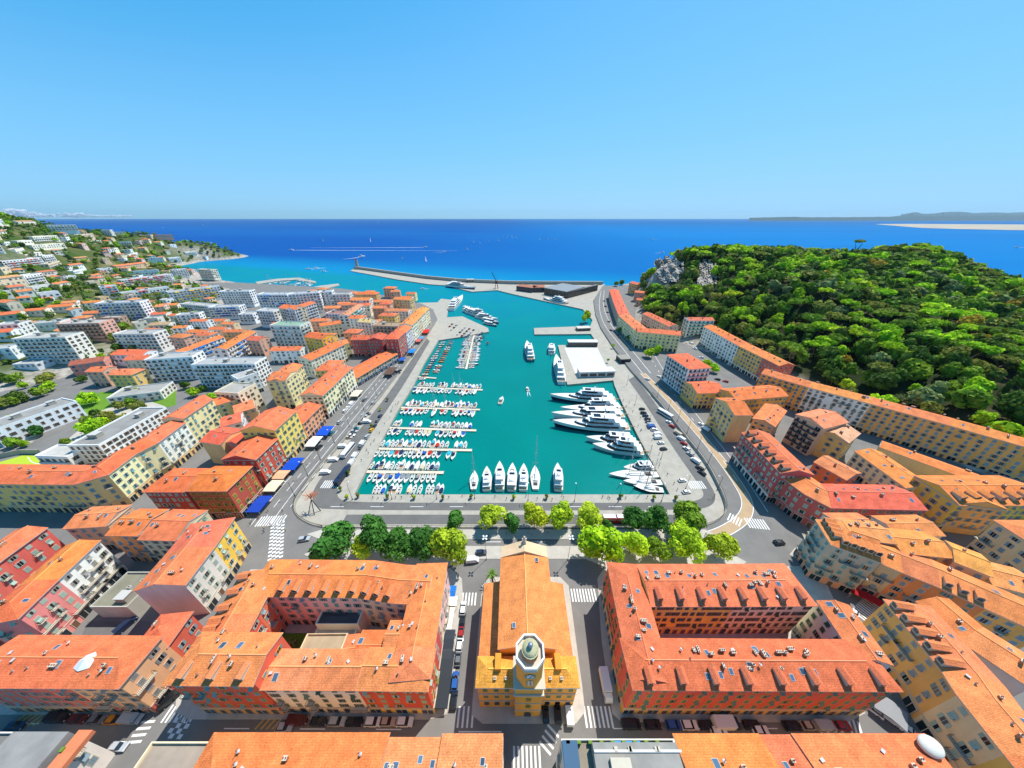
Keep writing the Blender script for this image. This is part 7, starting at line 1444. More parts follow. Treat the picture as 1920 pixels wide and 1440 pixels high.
# boats under way, with wakes
def wake(x, y, rz, L, w, parent):
    m = MB(); n = 14; rw = random.Random(int(L))
    for i in range(n):
        a, c = i/n, (i+1)/n
        for sg in (-1, 1):
            o0, o1 = sg*w*(.15+.6*a), sg*w*(.15+.6*c); t0, t1 = w*.28*(1-a*.8)*rw.uniform(.7, 1.2), w*.28*(1-c*.8)
            q = [(-a*L, o0-t0, .03), (-a*L, o0+t0, .03), (-c*L, o1+t1, .03), (-c*L, o1-t1, .03)]; m.face(q[::-1])
    return m.obj('wake', [mat('foam', C('eef6f8', .85), rough=.9, noise=.25, nscale=.6)], parent)
for px, py, ang, s, wl, lab in [(940, 753, 80, 1.3, 0, 'small white motorboat in mid harbour'), (989, 731, 95, .9, 10, 'little boat with wake in mid harbour'), (792, 542, 200, 1.2, 14, 'small boat with wake near the breakwater'), (679, 482, 60, 3.2, 70, 'fast ferry with broad white wake behind the lighthouse'), (546, 469, 178, 2.5, 700, 'speedboat with very long wake on the open sea'), (798, 464, 2, 2.5, 520, 'speedboat with long thin wake right of the lighthouse'), (578, 505, 210, 1.8, 40, 'boat with wake left of the lighthouse'), (592, 503, 200, 1.6, 25, 'second boat with wake left of the lighthouse'), (606, 509, 190, 1.4, 15, 'small boat near the harbour mouth'), (1120, 417, 190, 4, 150, 'distant motorboat on the right horizon'), (1040, 421, 185, 3, 420, 'distant speedboat with wake near the horizon'), (1242, 474, 20, 2.4, 40, 'motorboat off the wooded hill'), (1222, 449, 185, 2.6, 60, 'motorboat with wake off the cliff'), (1905, 464, 175, 2.6, 90, 'speedboat at the right edge beyond the hill'), (833, 473, 10, 2, 40, 'pair of dinghies towed on the open sea'), (380, 422, 180, 3, 260, 'speedboat with wake beyond the cape'), (305, 427, 180, 3, 0, 'white boat beyond the cape')]:
    x, y = G(px, py, SEA); t = boat('cabin', x, y, rad(ang), WH, C('eeeeea', .8), lab, None, s)
    if wl: wake(0, 0, 0, wl/s, min(2.6, 1.6+wl*.004), t)
for i, (px, py, s) in enumerate([(799, 490, 2.0), (606, 452, 2.6), (695, 453, 2.6), (888, 455, 2.2), (900, 456, 2.2), (918, 454, 2.2), (934, 451, 2.4), (944, 447, 2.4), (952, 446, 2.4), (960, 446, 2.4), (967, 446, 2.4), (1012, 450, 2.3), (1027, 449, 2.3), (1042, 449, 2.3), (876, 468, 1.8), (710, 418, 5), (790, 414, 6), (1073, 413, 7), (755, 485, 1.2)]):
    x, y = G(px, py, SEA); t = TH('sailing_dinghy', ['white sailboat with raised sail off the breakwater', 'white sail left of the lighthouse far out', 'white sail above the lighthouse far out'][i] if i < 3 else 'tiny white sail on the open sea, %s of the scattered fleet' % ORD[i-2], 'sailboat', (x, y, SEA), rb_.uniform(0, 6), 'sails on the open sea'); t.scale = (s, s, s)
    m = MB(); hull_mb(m, 6, 2, .6, .8); m.obj('hull', [M_white, M_deckw], t); m = MB(); m.face([(-2, 0, 1.3), (.6, 0, 1.3), (.6, .05, 8.5)]); m.face([(.8, 0, 1.2), (2.7, 0, 1.0), (.7, .05, 7.5)]); m.obj('sail', [M_white], t)
# marina of the far left: masts and hulls
for i in range(46):
    px, py = rb_.uniform(484, 585), rb_.uniform(524, 541); 
    x, y = G(px, py, SEA); boat(rb_.choice(('cabin', 'sail', 'open', 'cover')), x, y, rb_.uniform(0, 6.3), WH, rb_.choice(CCOL)[1], 'white boat in the small marina behind the seaside slab', 'boats of the small marina', 1.3)
# ------------------------------------------------------------------ vehicles
def loft(b, prof, w, mi=0, tw=1.0):
    """prof: list of (x, z_low, z_high); body of width w"""
    for i in range(len(prof)-1):
        (xa, la, ha), (xb, lb, hb) = prof[i], prof[i+1]
        for sg in (1, -1):
            q = [(xa, sg*w/2, la), (xb, sg*w/2, lb), (xb, sg*w/2*tw, hb), (xa, sg*w/2*tw, ha)]; b.face(q[::-1] if sg > 0 else q, mi)
        b.face([(xa, -w/2*tw, ha), (xb, -w/2*tw, hb), (xb, w/2*tw, hb), (xa, w/2*tw, ha)], mi); b.face([(xa, w/2, la), (xb, w/2, lb), (xb, -w/2, lb), (xa, -w/2, la)], mi)
    for (x, l, h), s in ((prof[0], 1), (prof[-1], -1)):
        q = [(x, w/2, l), (x, -w/2, l), (x, -w/2*tw, h), (x, w/2*tw, h)]; b.face(q if s > 0 else q[::-1], mi)
@cached
def wheel_mesh(r):
    b = MB(); n = 12
    for s, rr, mi in ((0, r, 0),):
        A = [(r*math.cos(2*math.pi*i/n), -.1, r+r*math.sin(2*math.pi*i/n)) for i in range(n)]; Bq = [(p[0], .1, p[2]) for p in A]
        for i in range(n): j = (i+1) % n; b.face([A[i], A[j], Bq[j], Bq[i]], 0)
        b.face(A, 0); b.face(Bq[::-1], 0)
        h = [(r*.55*math.cos(2*math.pi*i/n), -.11, r+r*.55*math.sin(2*math.pi*i/n)) for i in range(n)]; b.face(h, 1); b.face([(p[0], .11, p[2]) for p in h][::-1], 1)
    return b.mesh('wheel', [M_tyre, M_steel])
VM = {}
def vehicle_parts(k):
    if k in VM: return VM[k]
    P = []; b = MB(); g = MB(); r = MB(); l = MB()
    if k == 'car':
        loft(b, [(-2.1, .45, .8), (-2.0, .3, .95), (-1.2, .25, 1.0), (.9, .25, .95), (1.9, .3, .78), (2.1, .42, .65)], 1.76, 0, .94); loft(g, [(-1.85, .93, .95), (-1.35, .93, 1.4), (.15, .93, 1.42), (.95, .93, .95)], 1.6, 0, .84); r.box((-.6, 0, 1.41), (1.45, 1.3, .05)); W_, T = [(-1.3, .32), (1.3, .32)], .8
        for s in (-.6, .6): l.box((2.06, s, .55), (.08, .3, .14))
    elif k == 'suv':
        loft(b, [(-2.15, .5, .95), (-2.05, .35, 1.08), (-1.2, .32, 1.1), (.9, .32, 1.05), (1.95, .35, .92), (2.12, .45, .75)], 1.85, 0, .95); loft(g, [(-2.0, 1.05, 1.1), (-1.75, 1.05, 1.6), (.2, 1.05, 1.62), (.95, 1.05, 1.08)], 1.7, 0, .86); r.box((-.75, 0, 1.61), (1.9, 1.42, .06)); W_, T = [(-1.35, .36), (1.35, .36)], .84
        for s in (-.62, .62): l.box((2.08, s, .65), (.08, .32, .16))
    elif k == 'van':
        loft(b, [(-2.5, .4, 1.95), (-2.4, .35, 2.05), (1.1, .35, 2.05), (1.75, .35, 1.2), (2.4, .38, .95), (2.5, .5, .7)], 1.95, 0, .93); loft(g, [(1.05, 1.25, 1.95), (1.2, 1.2, 1.85), (1.72, 1.2, 1.26)], 1.96, 0, .92); r.box((-.6, 0, 2.06), (2.6, 1.4, .04)); W_, T = [(-1.6, .34), (1.6, .34)], .88
        for s in (-.7, .7): l.box((2.46, s, .75), (.08, .3, .2))
    elif k == 'truck':
        loft(b, [(1.6, .5, 2.3), (2.6, .5, 2.3), (3.1, .5, 1.5), (3.25, .55, .9)], 2.1, 0, .95); loft(g, [(2.2, 1.5, 2.2), (2.66, 1.45, 2.15), (3.08, 1.45, 1.5)], 2.12, 0, .93); r.box((-1.1, 0, .75), (5.2, 2.3, 2.4)); W_, T = [(-2.4, .42), (2.2, .42)], .95
        for s in (-.8, .8): l.box((3.22, s, .85), (.08, .3, .2))
    elif k == 'bus':
        loft(b, [(-5.5, .4, 3.0), (5.3, .4, 3.0), (5.6, .45, 2.6)], 2.5, 0, .96); loft(g, [(-5.3, 1.3, 2.3), (5.45, 1.3, 2.3), (5.58, 1.3, 2.2)], 2.54, 0, .985); r.box((-.5, 0, 2.98), (4, 1.6, .25)); W_, T = [(-3.4, .5), (3.6, .5)], 1.1
        for s in (-.9, .9): l.box((5.6, s, .7), (.08, .3, .2))
    P = [('body', b.mesh('body', [M_car]), 'c', (0, 0, 0)), ('glazing', g.mesh('glazing', [M_tint]), None, (0, 0, 0)), ('cargo_box' if k == 'truck' else 'roof_panel', r.mesh('roof', [M_car if k != 'truck' else M_white]), 'c', (0, 0, 0)), ('headlights', l.mesh('headlight', [M_white]), None, (0, 0, 0))]
    lm = MB(); lm.box((0, 0, -.08), (.08, .3, .16)); lm = lm.mesh('headlight', [M_white]); P = P[:3]
    hx = {'car': 2.07, 'suv': 2.09, 'van': 2.46, 'truck': 3.22, 'bus': 5.6}[k]; hz = {'car': .62, 'suv': .72, 'van': .82, 'truck': .9, 'bus': .75}[k]
    for s in (-.62, .62): P.append(('headlight', lm, None, (hx, s, hz)))
    for x, rr in W_:
        for s in (-1, 1): P.append(('wheel', wheel_mesh(rr), None, (x, s*T, 0)))
    VM[k] = P; return P
def vehicle(k, x, y, z, deg, col, label, group=None):
    t = TH({'car': 'car', 'suv': 'car', 'van': 'van', 'truck': 'truck', 'bus': 'coach'}[k], label, {'suv': 'car', 'bus': 'coach'}.get(k, k), (x, y, z), rad(deg), group)
    for nm, me, c, lo in vehicle_parts(k): OB(nm, me, t, lo, 0, col if c else None)
    return t
VC = {'white': C('f2f2f0', .85), 'black': C('1d1f22'), 'silver': C('b9bdc1', .8), 'grey': C('73787d', .8), 'red': C('b3231f', .8), 'blue': C('2a62b0', .8), 'navy': C('26344f', .8), 'yellow': C('e8b21c', .85), 'orange': C('dd8a20', .85), 'beige': C('c9b8a2', .8), 'maroon': C('5e2522', .8), 'teal': C('2f8a96', .8)}
vc_ = {}
def cars(lst, fn, deg, zf, where, ox=0, oy=0, sc_=4.0, group=None):
    for i, (zx, zy, col, k) in enumerate(lst):
        x, y = fn(ox+zx/sc_, oy+zy/sc_); d = deg(i, x, y) if callable(deg) else deg
        kw = {'car': 'hatchback', 'suv': 'estate car', 'van': 'van', 'truck': 'box truck', 'bus': 'coach'}[k]
        key = '%s %s %s' % (col, kw, where); vc_[key] = vc_.get(key, 0)+1
        lab = key if vc_[key] == 1 else '%s, %s one' % (key, ORD[vc_[key]])
        vehicle(k, x, y, zf(x, y), d, VC[col], lab, group)
zG = lambda x, y: .015
zQ = lambda x, y: zq(x, y)+.05
zP = lambda x, y: .135
cars([(1485, 935, 'black', 'car'), (1495, 795, 'blue', 'suv'), (1518, 620, 'grey', 'car'), (1530, 515, 'white', 'suv'), (1540, 425, 'red', 'car'), (1550, 335, 'black', 'car'), (1555, 250, 'white', 'suv')], G, 90, zG, 'parked in the street left of the church', 480, 1080, group='cars parked by the church')
cars([(885, 1100, 'white', 'suv'), (990, 1098, 'beige', 'car'), (1120, 1100, 'white', 'suv'), (745, 1098, 'black', 'car'), (615, 1098, 'silver', 'suv'), (475, 1096, 'black', 'car'), (320, 1090, 'maroon', 'van'), (220, 1138, 'silver', 'car')], G, 0, zG, 'in the bottom street left of the church', 480, 1080, group='cars parked in the bottom street')
cars([(890, 1120, 'black', 'van'), (1050, 1120, 'black', 'suv'), (1210, 1125, 'blue', 'suv'), (1325, 1125, 'white', 'suv'), (1460, 1122, 'black', 'car'), (1600, 1118, 'navy', 'truck'), (1545, 1172, 'white', 'suv'), (1855, 1165, 'white', 'car'), (1790, 1120, 'black', 'car')], G, 0, zG, 'in the bottom street below the big red block', 960, 1080, group='cars parked in the bottom street')
cars([(700, 840, 'white', 'truck')], G, 270, zG, 'in the shaded street right of the church', 960, 1080)
cars([(425, 1035, 'white', 'van'), (250, 1030, 'black', 'car'), (340, 1030, 'black', 'suv')], G, 90, zP, 'parked in front of the church', 960, 1080)
cars([(170, 1128, 'black', 'suv'), (300, 1128, 'beige', 'car'), (415, 1128, 'silver', 'van'), (545, 1128, 'red', 'car')], G, 0, zG, 'in the bottom street near the right corner', 1440, 1080)
cars([(895, 1060, 'white', 'van'), (1000, 1130, 'white', 'car'), (775, 1000, 'white', 'car'), (610, 265, 'white', 'car')], G, 130, zG, 'in the shaded lower right street', 1440, 1080)
cars([(870, 1085, 'orange', 'car'), (1000, 1078, 'silver', 'van'), (740, 1082, 'grey', 'car'), (600, 1078, 'maroon', 'suv'), (450, 1070, 'black', 'van'), (130, 1130, 'navy', 'car'), (900, 1285, 'silver', 'car')], G, 0, zG, 'in the bottom left street', 0, 1080, group='cars in the bottom left street')
cars([(955, 380, 'navy', 'van')], G, 75, zG, 'in the small car park at the left', 0, 1080); cars([(1290, 930, 'black', 'van')], G, 60, zG, 'at the bottom left crossing', 0, 1080)
cars([(840, 228, 'grey', 'car'), (810, 243, 'silver', 'suv'), (795, 272, 'white', 'car'), (775, 302, 'black', 'car'), (835, 290, 'white', 'van'), (750, 337, 'teal', 'car'), (735, 362, 'silver', 'suv'), (718, 390, 'white', 'car'), (697, 407, 'beige', 'car'), (800, 448, 'white', 'van'), (790, 475, 'grey', 'car'), (835, 400, 'silver', 'suv'), (655, 475, 'white', 'van'), (695, 510, 'white', 'bus'), (745, 540, 'white', 'van'), (720, 592, 'white', 'van'), (585, 575, 'white', 'van'), (525, 670, 'white', 'van'), (685, 645, 'navy', 'van'), (650, 708, 'navy', 'bus'), (868, 350, 'yellow', 'car'), (890, 322, 'black', 'car'), (912, 278, 'grey', 'car'), (932, 248, 'navy', 'suv')], GQ, lambda i, x, y: 86 if i in (9, 10, 11, 13, 14, 15, 18, 19, 20, 21, 22, 23) else 4, zQ, 'parked on the left quay', 480, 720, group='cars parked on the left quay')
cars([(880, 145, 'silver', 'car'), (815, 122, 'grey', 'car'), (720, 152, 'white', 'van'), (690, 182, 'white', 'car'), (670, 205, 'white', 'suv'), (630, 290, 'silver', 'suv'), (570, 373, 'teal', 'car'), (475, 480, 'black', 'suv')], G, 82, zG, 'on the left quay boulevard', 480, 720, group='cars on the left boulevard')
cars([(365, 1170, 'silver', 'suv')], G, 10, zG, 'turning at the left of the square', 480, 720); cars([(1625, 1330, 'white', 'van'), (1690, 1272, 'navy', 'suv')], G, 5, zP, 'parked behind the church', 480, 720)
cars([(1145, 235, 'white', 'bus'), (1175, 292, 'white', 'car'), (1200, 322, 'red', 'car'), (1240, 377, 'beige', 'van'), (1265, 417, 'white', 'van'), (1287, 452, 'red', 'car'), (1307, 492, 'white', 'suv'), (1335, 532, 'silver', 'car'), (1372, 582, 'white', 'van'), (1405, 638, 'black', 'suv'), (1422, 672, 'black', 'car')], GQ, 117, zQ, 'queued along the right retaining wall', 960, 720, group='cars along the right retaining wall')
cars([(975, 192, 'black', 'car'), (985, 222, 'black', 'suv'), (1000, 242, 'navy', 'car'), (1015, 267, 'black', 'car'), (1022, 287, 'grey', 'car'), (1040, 312, 'silver', 'van'), (1047, 328, 'blue', 'van'), (1065, 348, 'white', 'suv'), (1090, 382, 'white', 'van'), (1095, 407, 'white', 'van'), (1115, 447, 'white', 'car'), (1135, 492, 'black', 'car'), (1275, 728, 'white', 'car'), (1305, 815, 'white', 'car')], GQ, 8, zQ, 'parked on the right quay by the yachts', 960, 720, group='cars parked on the right quay')
cars([(1418, 308, 'white', 'car'), (1450, 342, 'white', 'van'), (1820, 70, 'blue', 'car'), (1670, 45, 'blue', 'van')], G, 112, zG, 'in the street by the tan gabled house', 960, 720)
cars([(80, 1195, 'black', 'suv')], G, 5, zG, 'driving alone right of the square', 1440, 720)
cars([(1015, 1408, 'white', 'car'), (1140, 1410, 'white', 'van'), (1105, 1390, 'white', 'car'), (1340, 1140, 'white', 'van'), (1375, 1180, 'white', 'car'), (805, 1095, 'grey', 'car'), (790, 1075, 'navy', 'car'), (740, 1040, 'black', 'car'), (725, 975, 'grey', 'car'), (715, 905, 'navy', 'car'), (700, 860, 'black', 'suv'), (690, 820, 'black', 'car')], G, 112, zG, 'along the far right quay street', 960, 360, group='cars along the far right street')
cars([(1470, 1200, 'white', 'car'), (1510, 1225, 'silver', 'car'), (1550, 1250, 'white', 'van'), (1590, 1272, 'navy', 'car'), (1630, 1300, 'white', 'suv'), (1680, 1330, 'grey', 'car'), (1370, 1175, 'white', 'car'), (1420, 1245, 'white', 'car'), (1540, 1410, 'black', 'car'), (1600, 1425, 'red', 'car')], G, 140, zG, 'below the white row under the wood', 960, 360, group='cars below the white row')
lots = []
for j in range(4):
    for i in range(9): lots.append((1440+i*32+j*14, 985+j*26+i*9, ('black', 'grey', 'silver', 'navy', 'white', 'red')[(i*7+j*5) % 6], 'car'))
cars([l for l in lots if (l[0]*13+l[1]) % 7 > 1], GQ, 70, zQ, 'in the promontory car park', 480, 360, group='cars in the promontory car park')
cars([(1000, 1395, 'black', 'car'), (1020, 1380, 'silver', 'car'), (1040, 1368, 'grey', 'car'), (1060, 1355, 'black', 'suv'), (1080, 1345, 'navy', 'car')], G, 75, zG, 'parked by the quay restaurants', 480, 360)
# ------------------------------------------------------------------ street lamps
@cached
def lamp_meshes(h, k):
    a = MB(); a.cyl((0, 0, 0), .22, .8, 8); a.tube((0, 0, 0), (0, 0, h), .11, 6, 0, .07); hd = MB()
    if k == 4:
        for i in range(4): an = i*math.pi/2+.78; a.tube((0, 0, h), (.55*math.cos(an), .55*math.sin(an), h+.05), .05, 4)
        hd.box((0, 0, 0), (.75, .55, .16)); return a.mesh('pole', [M_steel]), hd.mesh('lamp_head', [M_white])
    a.tube((0, 0, h), (1.4, 0, h+.25), .06, 5); hd.box((0, 0, 0), (.8, .35, .14)); return a.mesh('pole', [M_dark]), hd.mesh('lamp_head', [M_white])
def lamp(x, y, z, h, k, rz, label, group):
    t = TH('street_lamp', label, 'street lamp', (x, y, z), rz, group); p, hd = lamp_meshes(h, k); OB('pole', p, t)
    if k == 4:
        for i in range(4): an = i*math.pi/2+.78; OB('lamp_head', hd, t, (.75*math.cos(an), .75*math.sin(an), h+.05), an)
    else: OB('lamp_head', hd, t, (1.55, 0, h+.2))
for px, py, lab in ((912, 1049, 'tall four-headed lamp left behind the church'), (1065, 1049, 'tall four-headed lamp right behind the church')): x, y = G(px, py); lamp(x, y, .12, 13.2, 4, 0, lab, 'four-headed lamps')
for i, (px, py) in enumerate([(661, 937), (735, 936), (819, 936), (890, 935), (990, 939), (1077, 940), (1159, 941), (1240, 940)]): x, y = GQ(px, py); lamp(x, y, zq(x, y), 10, 1, math.pi/2, 'dark street lamp on the north quay, %s from the left' % ORD[i+1], 'lamps of the north quay')
for i, (px, py) in enumerate([(1344, 920), (1326, 872), (1307, 843), (1288, 812), (1270, 790), (1253, 768), (1232, 745)]): x, y = G(px, py); lamp(x, y, 0, 9, 1, math.pi*.9, 'dark lamp on the right ramp, %s from the bend' % ORD[i+1], 'lamps of the right ramp')
for i, (px, py) in enumerate([(553, 930), (577, 892), (601, 862), (627, 830), (655, 800), (682, 768), (706, 742), (735, 707), (762, 672)]): x, y = G(px, py); lamp(x, y, 0, 9, 1, math.pi*.95, 'dark lamp on the left boulevard, %s from the square' % ORD[i+1], 'lamps of the left boulevard')
for i, (px, py) in enumerate([(1285, 917), (1239, 861), (1215, 800), (1190, 760), (1175, 722)]): x, y = GQ(px, py); lamp(x, y, zq(x, y), 9, 1, math.pi, 'lamp on the right quay by the yachts, %s from the corner' % ORD[i+1], 'lamps of the right quay')
# ------------------------------------------------------------------ awnings, terraces, tram, sculpture
def canopy(px, py, w, l, z, col, rz, label, posts=True, zb=0.0, name='terrace_awning'):
    x, y = G(px, py, z); t = TH(name, label, 'awning', (x, y, zb), rz); b = MB()
    b.face([(-w/2, -l/2, z-.5-zb), (w/2, -l/2, z-.5-zb), (w/2, 0, z-zb), (-w/2, 0, z-zb)]); b.face([(-w/2, 0, z-zb), (w/2, 0, z-zb), (w/2, l/2, z-.5-zb), (-w/2, l/2, z-.5-zb)])
    for s in (-1, 1):
        b.face([(-w/2, s*l/2, z-.5-zb), (w/2, s*l/2, z-.5-zb), (w/2, s*l/2, z-.9-zb), (-w/2, s*l/2, z-.9-zb)]); b.face([(s*w/2, -l/2, z-.5-zb), (s*w/2, 0, z-zb), (s*w/2, l/2, z-.5-zb)])
    b.obj('canvas', [M_canvas], t, C(col, .85))
    me = MB(); me.tube((0, 0, 0), (0, 0, z-.5-zb), .05, 4); me = me.mesh('post', [M_steel])
    for sx in (-1, 1):
        for sy in (-1, 1): OB('post', me, t, (sx*(w/2-.1), sy*(l/2-.1), 0))
for a in [(609, 806, 7, 9, 3.4, '1f55c8', 0, 'bright blue terrace awning by the salmon quay house'), (588, 826, 6, 9, 3.2, 'f0ede6', 0, 'white terrace awning beside the blue one on the left quay'), (549, 868, 7, 9, 3.4, '1c4fc0', 0, 'long blue terrace awning by the yellow quay house'), (527, 888, 6, 6, 3.2, 'e8b48c', 0, 'peach terrace awning by the brick-red quay house'), (512, 909, 6, 7, 3.2, 'efdcbc', 0, 'cream terrace awning at the left end of the quay houses'), (486, 943, 6, 9, 3.2, '2448b0', 0, 'dark blue awning by the dark red corner house'), (732, 694, 7, 14, 3.4, '6a5348', 0, 'brown terrace awning of the quay restaurants'), (754, 672, 5, 7, 3.4, '2f62b8', 0, 'blue awning at the far end of the quay restaurants'), (772, 657, 6, 9, 3.4, '2a86d8', 0, 'sky blue terrace awning beside the red quay house'), (785, 637, 5, 9, 3.4, 'c46a66', 0, 'dusty red awning of the far left quay'), (799, 620, 6, 12, 3.4, 'd83028', 0, 'bright red awning of the far left quay'), (790, 632, 4, 6, 3.4, '4aa0dc', 0, 'small light blue awning of the far left quay'), (668, 736, 6, 9, 3.4, 'e9dcc0', 0, 'cream terrace awning by the pale cream quay house'), (832, 1270, 4.2, 12, 3.2, '3a4046', 0, 'long dark grey terrace canopy on the church street'), (836, 1220, 4, 5, 3.2, '444a50', 0, 'short dark terrace canopy on the church street'), (839, 1197, 4, 5, 3.6, '3c434c', 0, 'dark pointed terrace tent on the church street'), (838, 1165, 3.6, 8.5, 3.3, 'f1e4d4', 0, 'long cream terrace awning on the church street'), (846, 1108, 3, 4, 3, '2a76c8', 0, 'blue parasol canopy at the top of the church street'), (846, 1125, 4, 3, 3, 'f2f0ea', 0, 'white parasol canopy at the top of the church street'), (1628, 1118, 3, 8, 3.4, 'a82428', .9, 'red shop awning in the dark right street'), (1672, 1330, 5, 6, 3.2, '9a9c9e', .7, 'ribbed grey terrace pergola at the lower right street')]: canopy(*a)
def tram():
    a, b = GQ(1128, 977), GQ(1230, 977); y = a[1]; t = TH('tram', 'red and white tram behind the plane trees', 'tram', ((a[0]+b[0])/2, y, zq(0, y)+.05))
    L = b[0]-a[0]; n = 4; s = L/n
    for i in range(n):
        x = -L/2+s*(i+.5); m = MB(); m.box((x, 0, .35), (s-.3, 2.4, 2.7)); c = m.obj('carriage', [M_car], t, C('b81c22', .8)); m = MB(); m.box((x, 0, 1.35), (s*.86, 2.44, 1.1)); m.obj('window_band', [M_tint], c); m = MB(); m.box((x, 0, 3.06), (s*.9, 1.9, .35)); m.obj('roof', [M_white], c)
        if i < n-1: m = MB(); m.box((x+s/2, 0, .5), (.5, 2.0, 2.4)); m.obj('bellows', [M_dark], t)
    m = MB()
    for i in range(n):
        for k in (-1, 1): m.box((-L/2+s*(i+.5)+k*1.6, 0, 0), (1.0, 1.8, .4))
    m.obj('bogies', [M_dark], t)['kind'] = 'stuff'
tram()
def sculpture():
    x, y = GQ(590, 960); t = TH('sculpture', 'sculpture of three dark leaning poles with orange branches', 'sculpture', (x, y, zq(x, y))); rr = random.Random(8)
    for i, (dx, dy) in enumerate(((-2.2, -1), (.8, -1.6), (2.4, .6))):
        m = MB(); m.tube((dx, dy, 0), (-dx*.35, -dy*.35+1.5, 9.5), .2, 6, 0, .12); m.obj('pole', [M_dark], t)
        b = MB()
        for k in range(9):
            a = rr.uniform(0, 6.28); l = rr.uniform(1.5, 3.2); o = (-dx*.35, -dy*.35+1.5, rr.uniform(7.5, 9.8)); e = (o[0]+math.cos(a)*l, o[1]+math.sin(a)*l, o[2]+rr.uniform(-.5, 1.6)); b.tube(o, e, .1, 4, 0, .06)
        b.obj('branch_cluster', [M_obj], t, C('e87a3a', .85))
sculpture()
b_ = MB(); x, y = G(1748, 1398, 19); b_.sphere((0, 0, 0), 1.75, 24, 14, 0, .62); dm = b_.mesh('dome_shell', [mat('dome_white', C('e9e6d6', .82), rough=.6, noise=.1, nscale=.5)], True)
t = TH('roof_dome', 'white egg-shaped dome on the corner of the orange roof at the bottom right', 'dome', (x, y, 16.8), .1); OB('dome_shell', dm, t, (0, 0, 1.7), 0, None, (1.25, 1, 1)); m = MB(); m.cyl((0, 0, -1), 1.2, 1.9, 12); m.obj('dome_base', [M_conc], t)
def by_label(s): return [d for d in BL if s in d['label']][0]
# details on the nearest roofs
d = by_label('pink-red house with orange ground'); r = d['obj']; x, y = G(160, 1237, 19.5); m = MB(); n8 = 8
for i in range(n8): a0, a1 = 2*math.pi*i/n8, 2*math.pi*(i+1)/n8; m.face([(2.6*math.cos(a0), 2.0*math.sin(a0), 0), (2.6*math.cos(a1), 2.0*math.sin(a1), 0), (0, 0, 1.3)])
m.obj('pyramid_skylight', [M_white], r, loc=(x-r.location[0], y-r.location[1], 18.7))
d = by_label('roof-terrace building with grey flat roof and pool'); r = d['obj']
def on(r, px, py, z, size, m, nm, col=None, rot=0):
    x, y = G(px, py, z); b = MB(); b.box((0, 0, 0), size, 0, rot); return b.obj(nm, [m], r, col, loc=(x-r.location[0], y-r.location[1], z-size[2]-r.location[2]+.01))
on(r, 1172, 1392, 17.5, (6.5, .8, .25), M_obj, 'pool', C('2f9be0', .8)); on(r, 1071, 1416, 18.2, (3.2, 4.2, .5), M_pane, 'glass_roof'); on(r, 1196, 1424, 19.6, (17.5, 4.6, 2.4), M_flat, 'penthouse', C('a8a49c', .75)); on(r, 1196, 1408, 19.9, (17.9, .35, .5), M_white, 'parapet'); on(r, 1165, 1432, 20.6, (4, 1.6, .9), M_trim, 'roof_box')
for px in (1181, 1183, 1231, 1235, 1155): on(r, px, 1404 if px % 2 else 1412, 20, (.7, .7, 2.6), M_trim, 'chimney')
for i in range(9): on(r, 1065+i*21, 1391, 18.2, (.8, .5, .9), mat('planter_green', C('7a9a3c', .7), rough=.9), 'planter')
d = by_label('white roof-terrace building at the bottom left'); r = d['obj']; on(r, 40, 1412, 18.5, (12, 6, 2.2), M_flat, 'penthouse', C('a09d98', .75)); on(r, 128, 1408, 17.4, (3, 6, 1.2), M_wall, 'terrace_edge', C('e88a60', .8))
for i in range(6): on(r, 70+i*9, 1385+i*4, 17.8, (.7, .7, .9), mat('planter_green', C('7a9a3c', .7), rough=.9), 'planter')
# ------------------------------------------------------------------ pedestrians (one continuous body each)
def person_mesh(pose):
    me = bpy.data.meshes.new('sk'); s = .28 if pose else .1
    V = [(0, 0, .95), (0, 0, 1.2), (0, .0, 1.42), (0, 0, 1.52), (0, .02, 1.66), (0, .02, 1.76), (.1, 0, .9), (.11, s*.6, .5), (.11, s*.2, .06), (.11, s*.2+.14, .04), (-.1, 0, .9), (-.11, -s*.3, .5), (-.11, -s*.9, .08), (-.11, -s*.9+.14, .05), (.19, 0, 1.4), (.25, -s*.4, 1.14), (.26, s*.1, .9), (-.19, 0, 1.4), (-.25, s*.4, 1.14), (-.26, s*.6, .92)]
    E_ = [(0, 1), (1, 2), (2, 3), (3, 4), (4, 5), (0, 6), (6, 7), (7, 8), (8, 9), (0, 10), (10, 11), (11, 12), (12, 13), (2, 14), (14, 15), (15, 16), (2, 17), (17, 18), (18, 19)]
    Rr = [.15, .14, .15, .06, .1, .09, .1, .075, .05, .045, .1, .075, .05, .045, .065, .05, .035, .065, .05, .035]
    me.from_pydata(V, E_, []); o = OB('sk', me); o.modifiers.new('s', 'SKIN'); 
    for i, rr in enumerate(Rr): me.skin_vertices[0].data[i].radius = (rr, rr*.85)
    me.skin_vertices[0].data[0].use_root = True
    o.modifiers.new('u', 'SUBSURF').levels = 1
    dg = bpy.context.evaluated_depsgraph_get(); m2 = bpy.data.meshes.new_from_object(o.evaluated_get(dg)); bpy.data.objects.remove(o); m2.name = 'person'
    m2.materials.clear()
    for m in (M_canvas, mat('skin', C('c98f6e', .8), rough=.7), mat('dark_trousers', C('2d3440', .9), rough=.9), mat('hair', C('2f241c'), rough=.8)): m2.materials.append(m)
    for p in m2.polygons:
        z = p.center.z; ax = abs(p.center.x); p.material_index = 3 if z > 1.7 or (z > 1.6 and p.center.y < -.02) else (1 if z > 1.5 or (ax > .2 and z < 1.1) else (2 if z < .95 else 0)); p.use_smooth = True
    return m2
PM = [person_mesh(0), person_mesh(1)]
rp_ = random.Random(77)
